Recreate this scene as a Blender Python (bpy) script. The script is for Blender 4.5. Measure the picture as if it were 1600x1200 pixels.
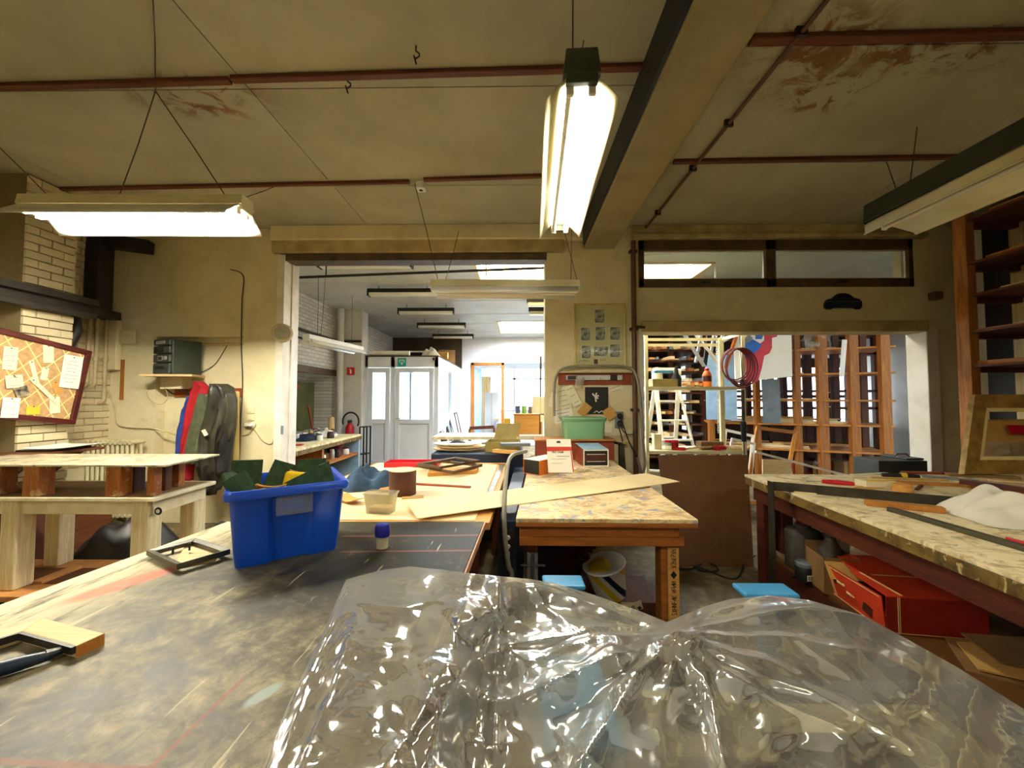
import bpy, bmesh, math, random
from mathutils import Vector, Matrix, Euler, noise
from math import sin, cos, pi, radians as R

S = bpy.context.scene
for o in list(bpy.data.objects): bpy.data.objects.remove(o)
COL = S.collection
random.seed(7)

# ---------------------------------------------------------------- camera, world, exposure
CAM = Vector((0.0, 0.0, 1.5))
YAW, PITCH, FPX = R(0.70), R(2.1), 600.0
cd = bpy.data.cameras.new('camera'); cam = bpy.data.objects.new('camera', cd); COL.objects.link(cam)
cd.sensor_width = 36.0; cd.lens = FPX / 1600 * 36.0; cd.clip_start = 0.02; cd.clip_end = 200
cam.location = CAM; cam.rotation_euler = (pi / 2 + PITCH, 0, YAW)
S.camera = cam
S.view_settings.view_transform = 'Standard'
S.view_settings.look = 'None'
S.view_settings.exposure = 1.65
S.view_settings.gamma = 1.0
S.view_settings.use_curve_mapping = False
S.cycles.use_denoising = True
S.cycles.max_bounces = 10
S.cycles.diffuse_bounces = 6
S.cycles.transparent_max_bounces = 24
S.cycles.sample_clamp_indirect = 6.0
S.cycles.caustics_reflective = False
S.cycles.caustics_refractive = False
W = bpy.data.worlds.new('world'); S.world = W; W.use_nodes = True
W.node_tree.nodes['Background'].inputs[0].default_value = (0.75, 0.87, 1.0, 1)
W.node_tree.nodes['Background'].inputs[1].default_value = 1.0
TUBE_POWER = 70.0       # emission of a lit fluorescent tube
SKY_POWER = 17.0         # emission of skylight panes and daylit windows

# ---------------------------------------------------------------- the camera's ray helpers
_M = Euler((pi / 2 + PITCH, 0, YAW)).to_matrix()
def ray(px, py): return _M @ Vector(((px - 800) / FPX, -(py - 600) / FPX, -1.0))
def onY(px, py, y): d = ray(px, py); return CAM + d * ((y - CAM.y) / d.y)
def onZ(px, py, z): d = ray(px, py); return CAM + d * ((z - CAM.z) / d.z)
def onX(px, py, x): d = ray(px, py); return CAM + d * ((x - CAM.x) / d.x)
def V(*a): return Vector(a)

# ---------------------------------------------------------------- mesh builder
def rotz(a): return Matrix.Rotation(a, 3, 'Z')
class MB:
    def __init__(s): s.v = []; s.f = []; s.mi = []; s.cur = 0
    def add(s, vs, fs):
        b = len(s.v); s.v += [Vector(p) for p in vs]
        for f in fs: s.f.append([i + b for i in f]); s.mi.append(s.cur)
        return s
    def box(s, c, d, rot=None):
        c = Vector(c); h = [x / 2 for x in d]
        vs = [Vector((sx * h[0], sy * h[1], sz * h[2])) for sx in (-1, 1) for sy in (-1, 1) for sz in (-1, 1)]
        if rot is not None: vs = [rot @ p for p in vs]
        return s.add([p + c for p in vs], [(0, 1, 3, 2), (4, 6, 7, 5), (0, 4, 5, 1), (2, 3, 7, 6), (0, 2, 6, 4), (1, 5, 7, 3)])
    def b2(s, lo, hi): return s.box([(a + b) / 2 for a, b in zip(lo, hi)], [abs(b - a) for a, b in zip(lo, hi)])
    def bar(s, p, q, w, h, up=(0, 0, 1)):
        p = Vector(p); q = Vector(q); d = (q - p).normalized(); up = Vector(up)
        if abs(d.dot(up)) > .98: up = Vector((0, 1, 0))
        a = d.cross(up).normalized(); b = a.cross(d)
        vs = [e + a * (sx * w / 2) + b * (sz * h / 2) for e in (p, q) for sx, sz in ((-1, -1), (1, -1), (1, 1), (-1, 1))]
        return s.add(vs, [(3, 2, 1, 0), (4, 5, 6, 7), (0, 1, 5, 4), (1, 2, 6, 5), (2, 3, 7, 6), (3, 0, 4, 7)])
    def tube(s, pts, r, n=8, closed=False):
        pts = [Vector(p) for p in pts]; N = len(pts); vs = []; fs = []
        rr = r if isinstance(r, (list, tuple)) else [r] * N
        a = None
        for i, p in enumerate(pts):
            d = (pts[(i + 1) % N] - pts[i - 1]) if closed else (pts[min(i + 1, N - 1)] - pts[max(i - 1, 0)])
            d = d.normalized() if d.length > 1e-9 else Vector((0, 0, 1))
            if a is None:
                a = d.cross(Vector((0, 0, 1)));
                if a.length < .05: a = d.cross(Vector((1, 0, 0)))
            a = (a - d * a.dot(d)).normalized(); b = d.cross(a)
            vs += [p + (a * cos(2 * pi * k / n) + b * sin(2 * pi * k / n)) * rr[i] for k in range(n)]
        for i in range(N if closed else N - 1):
            j = (i + 1) % N
            for k in range(n): fs.append((i * n + k, i * n + (k + 1) % n, j * n + (k + 1) % n, j * n + k))
        if not closed: fs.append(list(range(n))[::-1]); fs.append([(N - 1) * n + k for k in range(n)])
        return s.add(vs, fs)
    def lathe(s, c, prof, n=24, axis=(0, 0, 1), sx=1, sy=1):
        c = Vector(c); q = Vector((0, 0, 1)).rotation_difference(Vector(axis)); vs = []; fs = []
        for r, z in prof:
            for k in range(n): vs.append(c + q @ Vector((r * sx * cos(2 * pi * k / n), r * sy * sin(2 * pi * k / n), z)))
        for i in range(len(prof) - 1):
            for k in range(n): fs.append((i * n + k, i * n + (k + 1) % n, (i + 1) * n + (k + 1) % n, (i + 1) * n + k))
        if prof[0][0] > 1e-6: fs.append(list(range(n))[::-1])
        if prof[-1][0] > 1e-6: fs.append([(len(prof) - 1) * n + k for k in range(n)])
        return s.add(vs, fs)
    def prism(s, pts, t):
        pts = [Vector(p) for p in pts]; t = Vector(t); n = len(pts)
        nrm = Vector((0, 0, 0))
        for i in range(n): nrm += pts[i].cross(pts[(i + 1) % n])
        if nrm.dot(t) < 0: pts = pts[::-1]
        fs = [list(range(n))[::-1], [n + i for i in range(n)]]
        for i in range(n): j = (i + 1) % n; fs.append((i, j, n + j, n + i))
        return s.add(pts + [p + t for p in pts], fs)
    def grid(s, fn, nu, nv):
        vs = [fn(i / nu, j / nv) for i in range(nu + 1) for j in range(nv + 1)]
        fs = [(i * (nv + 1) + j, (i + 1) * (nv + 1) + j, (i + 1) * (nv + 1) + j + 1, i * (nv + 1) + j + 1) for i in range(nu) for j in range(nv)]
        return s.add(vs, fs)
    def build(s, name, mat, parent=None, smooth=None, bevel=0, solid=0, label=None, local=False, seg=2):
        base = ROOT.get(parent.name) if parent is not None else None
        inv = base.inverted() if (base is not None and not local) else None
        vs = [inv @ p for p in s.v] if inv is not None else s.v
        lo = [min(p[i] for p in vs) for i in range(3)]; hi = [max(p[i] for p in vs) for i in range(3)]
        org = Vector(((lo[0] + hi[0]) / 2, (lo[1] + hi[1]) / 2, lo[2]))
        me = bpy.data.meshes.new(name); me.from_pydata([p - org for p in vs], [], s.f); me.validate()
        for m in (mat if isinstance(mat, (list, tuple)) else [mat]): me.materials.append(M(m) if isinstance(m, str) else m)
        if isinstance(mat, (list, tuple)) and len(me.polygons) == len(s.mi):
            for p, i in zip(me.polygons, s.mi): p.material_index = i
        o = bpy.data.objects.new(name, me); COL.objects.link(o); o.location = org
        if parent is not None: o.parent = parent
        frame = Matrix.Translation(org)
        ROOT[o.name] = (base @ frame) if base is not None else frame
        if smooth is not None:
            for p in me.polygons: p.use_smooth = True
            if smooth < 179: me.set_sharp_from_angle(angle=R(smooth))
        if solid:
            m = o.modifiers.new('solid', 'SOLIDIFY'); m.thickness = solid; m.offset = 0
        if bevel:
            m = o.modifiers.new('bevel', 'BEVEL'); m.width = bevel; m.segments = seg; m.limit_method = 'ANGLE'; m.angle_limit = R(40)
        if label: o['label'] = label
        return o
ROOT = {}
def thing(name, label, cat, loc=(0, 0, 0), rz=0, group=None):
    o = bpy.data.objects.new(name, None); COL.objects.link(o); o.empty_display_size = .1
    o.location = loc; o.rotation_euler = (0, 0, rz); tag(o, label, cat, group)
    ROOT[o.name] = Matrix.Translation(Vector(loc)) @ Matrix.Rotation(rz, 4, 'Z')
    return o
def tag(o, label, cat, group=None, kind=None):
    o['label'] = label; o['category'] = cat
    if group: o['group'] = group
    if kind: o['kind'] = kind
    return o
def rename(o, n): ROOT[n] = ROOT[o.name]; o.name = n; return o
def struct(o): o['kind'] = 'structure'; return o
def dup(root, loc, rz=None, label=None, group=None):
    r = root.copy(); COL.objects.link(r); r.location = loc
    if rz is not None: r.rotation_euler = (0, 0, rz)
    if label: r['label'] = label
    if group: r['group'] = group
    for ch in list(root.children):
        k = ch.copy(); COL.objects.link(k); k.parent = r
        for g in list(ch.children):
            d = g.copy(); COL.objects.link(d); d.parent = k
    return r
_ORD = ['first', 'second', 'third', 'fourth', 'fifth', 'sixth', 'seventh', 'eighth', 'ninth', 'tenth', 'eleventh', 'twelfth', 'thirteenth', 'fourteenth', 'fifteenth', 'sixteenth', 'seventeenth', 'eighteenth', 'nineteenth']
def nth(i): return _ORD[i] if i < 19 else ('twenty-' + _ORD[i - 20] if i > 19 else 'twentieth')
COLOUR = {'paper_white': 'white', 'aluminium': 'silver', 'grey_board': 'grey', 'dark_steel': 'dark brown', 'lamp_white': 'off-white', 'rope_red': 'dark red', 'card': 'tan', 'stereo': 'grey-green', 'pale_wood': 'pale', 'pale_wood_y': 'pale', 'pine_y': 'orange', 'paper': 'cream', 'pine': 'orange', 'mdf_red': 'reddish'}
def share(o, loc, rot=None, parent=None):          # another piece with the same mesh
    k = o.copy(); COL.objects.link(k); k.location = loc
    if rot is not None: k.rotation_euler = rot
    if parent is not None: k.parent = parent
    return k

# ---------------------------------------------------------------- materials
MATS = {}
def lin(c):
    f = lambda x: x / 12.92 if x <= .04045 else ((x + .055) / 1.055) ** 2.4
    return tuple(f(x / 255) for x in c) + (1.0,)
def M(n): return MATS[n]
class NT:
    def __init__(s, name):
        s.m = bpy.data.materials.new(name); s.m.use_nodes = True; s.t = s.m.node_tree; s.n = s.t.nodes; s.l = s.t.links
        s.b = s.n['Principled BSDF']; s.out = s.n['Material Output']; MATS[name] = s.m
        s.tc = s.n.new('ShaderNodeTexCoord')
    def co(s, scale=(1, 1, 1), rot=(0, 0, 0), loc=(0, 0, 0), kind='Object'):
        mp = s.n.new('ShaderNodeMapping'); mp.inputs['Scale'].default_value = scale; mp.inputs['Rotation'].default_value = rot
        mp.inputs['Location'].default_value = loc; s.l.new(s.tc.outputs[kind], mp.inputs['Vector']); return mp.outputs[0]
    def noise(s, vec, scale=5, detail=4, rough=.55, dist=0):
        x = s.n.new('ShaderNodeTexNoise'); x.inputs['Scale'].default_value = scale; x.inputs['Detail'].default_value = detail
        x.inputs['Roughness'].default_value = rough; x.inputs['Distortion'].default_value = dist; s.l.new(vec, x.inputs['Vector']); return x.outputs['Fac']
    def ramp(s, fac, stops):
        x = s.n.new('ShaderNodeValToRGB'); e = x.color_ramp.elements
        while len(e) < len(stops): e.new(.5)
        for k, (p, c) in enumerate(stops):
            e[k].position = p; e[k].color = c if len(c) == 4 else lin(c)
        s.l.new(fac, x.inputs['Fac']); return x.outputs['Color']
    def mix(s, fac, a, b, mode='MIX'):
        x = s.n.new('ShaderNodeMix'); x.data_type = 'RGBA'; x.blend_type = mode
        for k, v in ((0, fac), (6, a), (7, b)):
            if hasattr(v, 'is_linked') or hasattr(v, 'links'): s.l.new(v, x.inputs[k])
            elif k == 0: x.inputs[0].default_value = v
            else: x.inputs[k].default_value = v if len(v) == 4 else lin(v)
        return x.outputs[2]
    def math(s, op, a, b=0.0, c=None):
        x = s.n.new('ShaderNodeMath'); x.operation = op
        for k, v in ((0, a), (1, b), (2, c)):
            if v is None: continue
            if isinstance(v, (int, float)): x.inputs[k].default_value = v
            else: s.l.new(v, x.inputs[k])
        return x.outputs[0]
    def sep(s, vec):
        x = s.n.new('ShaderNodeSeparateXYZ'); s.l.new(vec, x.inputs[0]); return x.outputs
    def rng(s, v, a, b):   # smooth 0..1 between a and b
        x = s.n.new('ShaderNodeMapRange'); x.interpolation_type = 'SMOOTHSTEP'
        x.inputs[1].default_value = a; x.inputs[2].default_value = b; s.l.new(v, x.inputs[0]); return x.outputs[0]
    def bump(s, h, strength=.3, dist=.01):
        x = s.n.new('ShaderNodeBump'); x.inputs['Strength'].default_value = strength; x.inputs['Distance'].default_value = dist
        s.l.new(h, x.inputs['Height']); s.l.new(x.outputs[0], s.b.inputs['Normal']); return x.outputs[0]
    def col(s, c):
        if hasattr(c, 'links'): s.l.new(c, s.b.inputs['Base Color'])
        else: s.b.inputs['Base Color'].default_value = lin(c)
    def set(s, rough=None, metal=None, spec=None, trans=None, alpha=None, ior=None, sheen=None):
        for k, v in (('Roughness', rough), ('Metallic', metal), ('Specular IOR Level', spec), ('Transmission Weight', trans), ('Alpha', alpha), ('IOR', ior), ('Sheen Weight', sheen)):
            if v is None: continue
            if hasattr(v, 'links'): s.l.new(v, s.b.inputs[k])
            else: s.b.inputs[k].default_value = v
    def orand(s):
        x = s.n.new('ShaderNodeObjectInfo'); return x.outputs['Random']
def plain(name, c, c2=None, scale=6, rough=.6, metal=0, bump=0, bscale=None, spec=.5, stretch=(1, 1, 1), rand=0, **kw):
    t = NT(name); vec = t.co(stretch); f = t.noise(vec, scale)
    c2 = c2 or tuple(x * .82 for x in c)
    colr = t.ramp(f, [(.34, c2), (.66, c)])
    if rand:
        h = t.n.new('ShaderNodeHueSaturation'); t.l.new(colr, h.inputs['Color'])
        v = t.math('MULTIPLY_ADD', t.orand(), 2 * rand, 1 - rand); t.l.new(v, h.inputs['Value']); colr = h.outputs[0]
    t.col(colr); t.set(rough=rough, metal=metal, spec=spec, **kw)
    if bump: t.bump(t.noise(vec, bscale or scale * 6, 5), bump, .004)
    return t
def wood(name, c, c2, axis=0, scale=1.0, rough=.6, spec=.3, rand=.12, worn=None):
    t = NT(name); st = [14 * scale] * 3; st[axis] = .9 * scale
    vec = t.co(st); f = t.noise(vec, 2.2, 5, .6, 1.2); g = t.noise(t.co([x * 4 for x in st]), 3, 3)
    colr = t.ramp(t.math('MULTIPLY_ADD', g, .35, t.math('MULTIPLY', f, .75)), [(.36, c2), (.68, c)])
    if worn:
        w = t.ramp(t.noise(t.co((3, 3, 3)), 4, 6, .7), [(.55, (0, 0, 0, 1)), (.66, (1, 1, 1, 1))])
        colr = t.mix(w, colr, worn)
    if rand:
        h = t.n.new('ShaderNodeHueSaturation'); t.l.new(colr, h.inputs['Color'])
        v = t.math('MULTIPLY_ADD', t.orand(), 2 * rand, 1 - rand); t.l.new(v, h.inputs['Value']); colr = h.outputs[0]
    t.col(colr); t.set(rough=rough, spec=spec); t.bump(f, .15, .003)
    return t
def emit(name, c, strength):
    t = NT(name); t.b.inputs['Base Color'].default_value = lin((240, 240, 235))
    t.b.inputs['Emission Color'].default_value = lin(c); t.b.inputs['Emission Strength'].default_value = strength; return t
def glass(name, c=(255, 255, 255), alpha=.18, rough=.05):
    t = NT(name); t.n.remove(t.b)
    tr = t.n.new('ShaderNodeBsdfTransparent'); tr.inputs[0].default_value = lin(c)
    gl = t.n.new('ShaderNodeBsdfGlossy'); gl.inputs['Roughness'].default_value = rough
    lw = t.n.new('ShaderNodeLayerWeight'); lw.inputs[0].default_value = .25; a = t.math('MULTIPLY_ADD', lw.outputs['Facing'], .22, .04)
    df = t.n.new('ShaderNodeBsdfDiffuse'); df.inputs[0].default_value = lin(c)
    m1 = t.n.new('ShaderNodeMixShader'); m1.inputs[0].default_value = alpha; t.l.new(tr.outputs[0], m1.inputs[1]); t.l.new(df.outputs[0], m1.inputs[2])
    m2 = t.n.new('ShaderNodeMixShader'); t.l.new(a, m2.inputs[0]); t.l.new(m1.outputs[0], m2.inputs[1]); t.l.new(gl.outputs[0], m2.inputs[2])
    t.l.new(m2.outputs[0], t.out.inputs[0]); return t

# plaster and masonry
def plaster(name, c, c2, dirt, amt=.5, bump=.25):
    t = NT(name); v = t.co(); f = t.noise(v, 1.3, 6, .62, .4)
    colr = t.ramp(f, [(.3, c2), (.62, c)])
    d = t.ramp(t.noise(t.co((1.2, 1.2, 1.2), loc=(3, 1, 5)), 2.4, 8, .7), [(.52, (0, 0, 0, 1)), (.8, (amt, amt, amt, 1))])
    colr = t.mix(d, colr, dirt); t.col(colr); t.set(rough=.85, spec=.2)
    t.bump(t.noise(v, 40, 6), bump, .004); return t
plaster('plaster_cream', (226, 214, 174), (208, 194, 150), (156, 140, 102))
plaster('plaster_white', (232, 226, 208), (212, 204, 182), (150, 140, 118), .4)
plaster('plaster_back', (218, 214, 206), (200, 196, 188), (140, 136, 130), .35)
plaster('plaster_dark', (88, 76, 60), (66, 57, 46), (40, 34, 28))
t = plaster('brick_white', (226, 212, 172), (204, 188, 146), (128, 108, 72), .7, .6)
hs = t.n.new('ShaderNodeHueSaturation'); t.l.new(t.b.inputs['Base Color'].links[0].from_socket, hs.inputs['Color']); t.l.new(t.math('MULTIPLY_ADD', t.orand(), .24, .80), hs.inputs['Value']); t.l.new(hs.outputs[0], t.b.inputs['Base Color'])
plaster('brick_brown', (150, 128, 88), (126, 104, 68), (80, 62, 40), .7, .6)
plaster('mortar', (136, 120, 86), (112, 98, 68), (76, 64, 42), .6)
t = NT('far_brick'); v = t.co((1, 1, 1))
s_ = t.sep(v); cb = t.n.new('ShaderNodeCombineXYZ'); t.l.new(s_[1], cb.inputs[0]); t.l.new(s_[2], cb.inputs[1])
br = t.n.new('ShaderNodeTexBrick'); t.l.new(cb.outputs[0], br.inputs['Vector']); br.inputs['Scale'].default_value = 1
br.inputs['Brick Width'].default_value = .22; br.inputs['Row Height'].default_value = .072; br.inputs['Mortar Size'].default_value = .008
br.inputs['Color1'].default_value = lin((226, 222, 214)); br.inputs['Color2'].default_value = lin((206, 200, 192)); br.inputs['Mortar'].default_value = lin((182, 176, 166))
t.col(br.outputs['Color']); t.set(rough=.85, spec=.2); t.bump(t.math('SUBTRACT', 1.0, br.outputs['Fac']), .8, .006)
# ceiling boards: stained cream fibre board
t = NT('ceiling_board'); v = t.co(); wv = t.n.new('ShaderNodeNewGeometry')
f = t.noise(v, 1.1, 5, .6, .3); colr = t.ramp(f, [(.3, (158, 152, 128)), (.65, (178, 171, 147))])
sp = t.sep(wv.outputs['Position'])
nz = t.noise(wv.outputs['Position'], 5.5, 7, .7, .8)
def stain(cx, cy, rx, ry, lo, hi):
    a = t.math('DIVIDE', t.math('SUBTRACT', sp[0], cx), rx); b = t.math('DIVIDE', t.math('SUBTRACT', sp[1], cy), ry)
    d = t.math('SQRT', t.math('ADD', t.math('MULTIPLY', a, a), t.math('MULTIPLY', b, b)))
    return t.math('MULTIPLY', t.math('SUBTRACT', 1.0, t.rng(d, .3, 1.0)), t.rng(nz, lo, hi))
st = stain(-2.15, 2.5, .62, .28, .46, .6)
for q in ((1.75, 2.2, .5, .42, .44, .56), (2.4, 2.2, .8, .24, .48, .58), (2.0, 2.5, .5, .3, .52, .6)): st = t.math('MAXIMUM', st, stain(*q))
colr = t.mix(t.math('MULTIPLY', st, .85), colr, (112, 66, 24)); t.col(colr); t.set(rough=.9, spec=.15)
t.bump(t.noise(v, 60, 4), .25, .003)
plain('back_ceiling', (206, 206, 200), (190, 190, 184), 2, .55)
wood('batten', (112, 62, 34), (74, 38, 20), 0, 1, .6)
# floor: worn mottled concrete
t = NT('concrete_floor'); v = t.co(); f = t.noise(v, 3.2, 8, .7, .6); g = t.noise(v, 14, 5, .6)
colr = t.ramp(f, [(.3, (52, 43, 28)), (.5, (104, 90, 62)), (.7, (152, 138, 102))])
colr = t.mix(t.ramp(g, [(.5, (0, 0, 0, 1)), (.62, (.6, .6, .6, 1))]), colr, (90, 78, 52)); t.col(colr); t.set(rough=.6, spec=.3)
t.bump(g, .2, .003)
# paints, metals, plastics, cloth
plain('white_paint', (236, 230, 214), (214, 206, 186), 5, .45)
plain('pvc_white', (226, 229, 236), (216, 220, 228), 2, .35)
plain('trim_brown', (96, 74, 46), (64, 48, 30), 8, .6, bump=.2)
plain('trim_cream', (198, 180, 128), (160, 140, 94), 4, .6, bump=.2)
plain('black', (22, 21, 20), (14, 14, 14), 6, .5)
plain('rubber', (26, 26, 25), (18, 18, 18), 6, .7)
plain('dark_green', (58, 66, 52), (44, 50, 40), 5, .4)
plain('lamp_cream', (232, 222, 180), (214, 202, 156), 4, .35)
plain('lamp_white', (238, 236, 226), (226, 222, 208), 4, .35)
plain('tube_off', (228, 224, 206), (220, 214, 196), 2, .2)
plain('steel', (150, 150, 146), (112, 112, 108), 12, .35, metal=.9)
plain('dark_steel', (74, 68, 56), (50, 46, 38), 10, .5, metal=.6)
plain('wire', (70, 62, 48), (52, 46, 36), 5, .6)
plain('pipe_brown', (104, 64, 38), (72, 42, 26), 6, .5)
plain('pipe_dark', (46, 40, 32), (28, 24, 20), 6, .55)
plain('pipe_cream', (208, 192, 146), (176, 158, 112), 6, .5)
plain('paper', (240, 232, 200), (228, 218, 182), 3, .8, rand=.06)
plain('paper_white', (246, 242, 228), (238, 232, 214), 3, .8)
plain('paper_yellow', (236, 200, 62), (222, 184, 48), 3, .8)
plain('card', (206, 160, 86), (186, 140, 70), 4, .8, rand=.06)
plain('card_dark', (150, 112, 62), (120, 88, 46), 4, .8, rand=.1)
plain('board_tan', (244, 222, 172), (236, 210, 156), 3, .7)
plain('hardboard', (104, 66, 24), (92, 56, 20), 9, .6)
plain('blue_bin', (10, 74, 196), (8, 62, 172), 3, .3)
plain('navy', (22, 44, 70), (14, 30, 52), 4, .45)
plain('sky_blue', (66, 148, 196), (48, 126, 176), 5, .4)
plain('red_plastic', (206, 22, 36), (180, 14, 28), 4, .4)
plain('box_red', (178, 34, 14), (150, 22, 10), 5, .5)
plain('edge_pink', (196, 150, 118), (160, 112, 84), 9, .6)
plain('red_orange', (208, 62, 24), (186, 46, 18), 5, .55)
plain('orange', (226, 120, 34), (206, 100, 24), 4, .5)
plain('pad_green', (46, 74, 40), (30, 52, 27), 40, .95, bump=.6, bscale=200)
plain('sponge_yellow', (250, 214, 30), (238, 196, 20), 14, .9, bump=.4)
plain('denim', (48, 76, 104), (28, 48, 72), 9, .9, bump=.4, bscale=80)
plain('cloth_white', (236, 230, 214), (220, 212, 192), 6, .9)
plain('leather', (56, 54, 38), (24, 22, 16), 7, .45, bump=.6, bscale=20)
plain('olive_cloth', (84, 90, 62), (60, 64, 44), 12, .9, bump=.3)
plain('blue_cloth', (34, 60, 140), (24, 42, 104), 7, .85, bump=.3)
plain('red_cloth', (176, 12, 24), (140, 6, 18), 7, .85, bump=.3)
plain('gold', (188, 152, 78), (142, 108, 50), 12, .4, metal=.25)
plain('olive_frame', (76, 72, 50), (54, 50, 34), 10, .45)
plain('brass_tin', (166, 148, 84), (140, 122, 62), 8, .5)
plain('brown_tin', (84, 38, 26), (70, 30, 20), 5, .5)
plain('green_board', (96, 98, 54), (80, 82, 44), 4, .7)
plain('stereo', (60, 66, 62), (46, 52, 48), 5, .4)
plain('mdf_red', (150, 66, 30), (128, 52, 24), 6, .6)
plain('cork', (198, 160, 110), (174, 136, 88), 30, .9)
plain('ribbon', (240, 220, 150), (228, 206, 134), 6, .7)
plain('mahogany', (84, 28, 20), (56, 16, 12), 8, .35)
plain('photo_grey', (206, 190, 156), (30, 26, 22), 20, .5)
plain('photo_dark', (24, 24, 22), (10, 10, 10), 10, .4)
plain('mount_cream', (230, 206, 148), (220, 194, 134), 3, .7)
plain('brass', (222, 196, 120), (196, 166, 92), 6, .3, metal=.4)
plain('teal_sign', (20, 168, 168), (16, 156, 156), 3, .5)
plain('aluminium', (206, 208, 206), (184, 186, 184), 10, .3, metal=.7)
plain('pale_blue_board', (168, 200, 226), (140, 176, 206), 6, .7)
plain('grey_board', (120, 130, 134), (98, 108, 112), 6, .6)
plain('rope_red', (120, 22, 24), (92, 14, 18), 6, .6)
plain('hose_grey', (150, 146, 130), (126, 122, 106), 6, .5)
plain('radiator_paint', (226, 214, 172), (204, 190, 146), 5, .45)
plain('plinth_wood', (188, 132, 72), (158, 104, 52), 6, .7)
wood('pine', (200, 136, 62), (158, 94, 36), 0, 1)
wood('pine_z', (184, 118, 48), (130, 74, 26), 2, 1, rand=.18)
wood('pine_y', (190, 124, 62), (150, 86, 38), 1, 1)
wood('pale_wood', (232, 204, 152), (206, 172, 116), 0, 1, rand=.1)
wood('pale_wood_y', (232, 204, 152), (206, 172, 116), 1, 1, rand=.1)
wood('rack_dark', (96, 52, 26), (58, 30, 16), 2, 1, rand=.15)
wood('rack_dark_y', (110, 62, 32), (66, 34, 18), 1, 1, rand=.15)
wood('block_wood', (178, 108, 44), (116, 60, 20), 2, 1.2, rand=.15, worn=(210, 180, 130))
wood('dark_red_wood', (92, 40, 20), (56, 22, 12), 1, 1, rand=.05)
wood('bench_wood', (176, 104, 38), (130, 70, 22), 0, 1, rand=.05)
wood('beech', (222, 164, 88), (198, 138, 64), 0, 1)
emit('tube_on', (255, 250, 234), TUBE_POWER)
emit('tube_on_fill', (255, 250, 234), TUBE_POWER * .35)  # dimmer tubes for the added lamps behind the viewer
emit('tube_on_new', (255, 250, 234), TUBE_POWER * 2.0)
emit('daylight', (236, 246, 255), SKY_POWER)
emit('daylight_window', (226, 243, 255), SKY_POWER * .8)
emit('daylight_far', (226, 243, 255), SKY_POWER * .22)
glass('pane', (240, 250, 252), .05)
glass('pane_dull', (226, 228, 220), .12)
glass('clear_plastic', (238, 236, 222), .24, .1)
glass('tape_film', (240, 244, 248), .07)
glass('green_plastic', (150, 206, 158), .72, .2)
glass('beaker', (240, 246, 246), .1)

# ================================================================ THE SETTING
ZC, YB, YB2, XL, XR, YN = 3.53, 4.5, 4.72, -4.85, 5.3, -2.6
ZC2, XL2, XR2, YF = 3.45, -4.0, 8.2, 12.3
fl = struct(MB().b2((-6, YN - .2, -.12), (XR2 + .3, 17, 0)).build('floor', 'concrete_floor'))

# front ceiling: slab, fibre boards with open joints, brown battens, downstand beam
ce = struct(MB().b2((XL - .2, YN - .2, ZC + .03), (XR + .2, YB2, ZC + .2)).build('ceiling', 'plaster_dark'))
def panels(xs, ys):
    for a, b in zip(xs, xs[1:]):
        for c, d in zip(ys, ys[1:]):
            MB().b2((a + .004, c + .004, ZC), (b - .004, d - .004, ZC + .028)).build('ceiling_panel', 'ceiling_board', ce)
panels([XL, -4.195, -1.755, .79], [YN, -1.17, .03, 1.23, 2.43, 3.59, YB])
panels([1.15, 3.55, XR], [YN, -1.4, -.2, .96, 2.16, 3.27, YB])
def batten(p, q, w=.045, h=.03):
    p = onZ(*p, ZC - h / 2); q = onZ(*q, ZC - h / 2)
    MB().bar(p, q, w, h).build('batten', 'batten', ce, bevel=.006)
batten((-180, 141), (360, 126)); batten((362, 124), (1003, 105)); batten((-60, 299), (640, 284), .04); batten((662, 281), (848, 275), .04)
batten((1172, 63), (1900, 46), .06); batten((1052, 253), (1620, 243), .045)
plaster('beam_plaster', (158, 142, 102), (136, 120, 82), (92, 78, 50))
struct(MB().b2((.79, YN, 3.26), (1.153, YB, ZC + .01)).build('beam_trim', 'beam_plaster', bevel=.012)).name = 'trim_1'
struct(MB().b2((.765, YN, 3.275), (.789, YB - .11, ZC - .001)).build('beam_side', 'black')).name = 'trim_11'  # thin black strip along the beam's left face
# thin conduit pipe along the right side of the beam with saddle clips
cp = thing('conduit_pipe', 'thin brown conduit running along the ceiling beside the concrete beam', 'pipe', (1.56, 2, ZC - .06))
MB().tube([(1.6, YN + .1, ZC - .03), (1.56, 2, ZC - .03), (1.52, YB - .02, ZC - .03)], .014, 8).build('pipe', 'pipe_brown', cp, smooth=50)
for y in (1.3, 2.05, 2.75, 3.3, 4.1): MB().box((1.56 - (y - 2) * .016, y, ZC - .026), (.06, .02, .05)).build('saddle_clip', 'pipe_dark', cp)

# back wall of the front room with a recess, two openings and a transom strip
x0, x1, x2, x3 = -2.78, .335, 1.46, 4.77        # opening, pier, opening
zt = 3.165
wb = MB()
wb.b2((XL - .2, YB, 0), (-4.28, YB2, ZC)); wb.b2((-4.28, YB, 2.23), (-3.25, YB2, ZC)); wb.b2((-3.25, YB, 0), (x0, YB2, ZC))
wb.b2((-4.28, YB + .13, 0), (-3.25, YB2, 2.23))
wb.b2((x0, YB, zt), (x1, YB2, ZC)); wb.b2((x1, YB, 0), (x2 - .02, YB2, ZC))
wb.b2((x2 - .02, YB, 2.30), (x3, YB2, 2.80)); wb.b2((x2 - .02, YB, 3.36), (x3, YB2, ZC)); wb.b2((x3, YB, 0), (XR + .2, YB2, ZC))
wb.b2((4.62, YB, 2.79), (x3, YB2, 3.37))
struct(wb.build('wall_back', 'plaster_cream'))
struct(MB().b2((XL - .2, YN - .2, 0), (XL, YB2, ZC)).build('wall_left', 'plaster_cream'))
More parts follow.
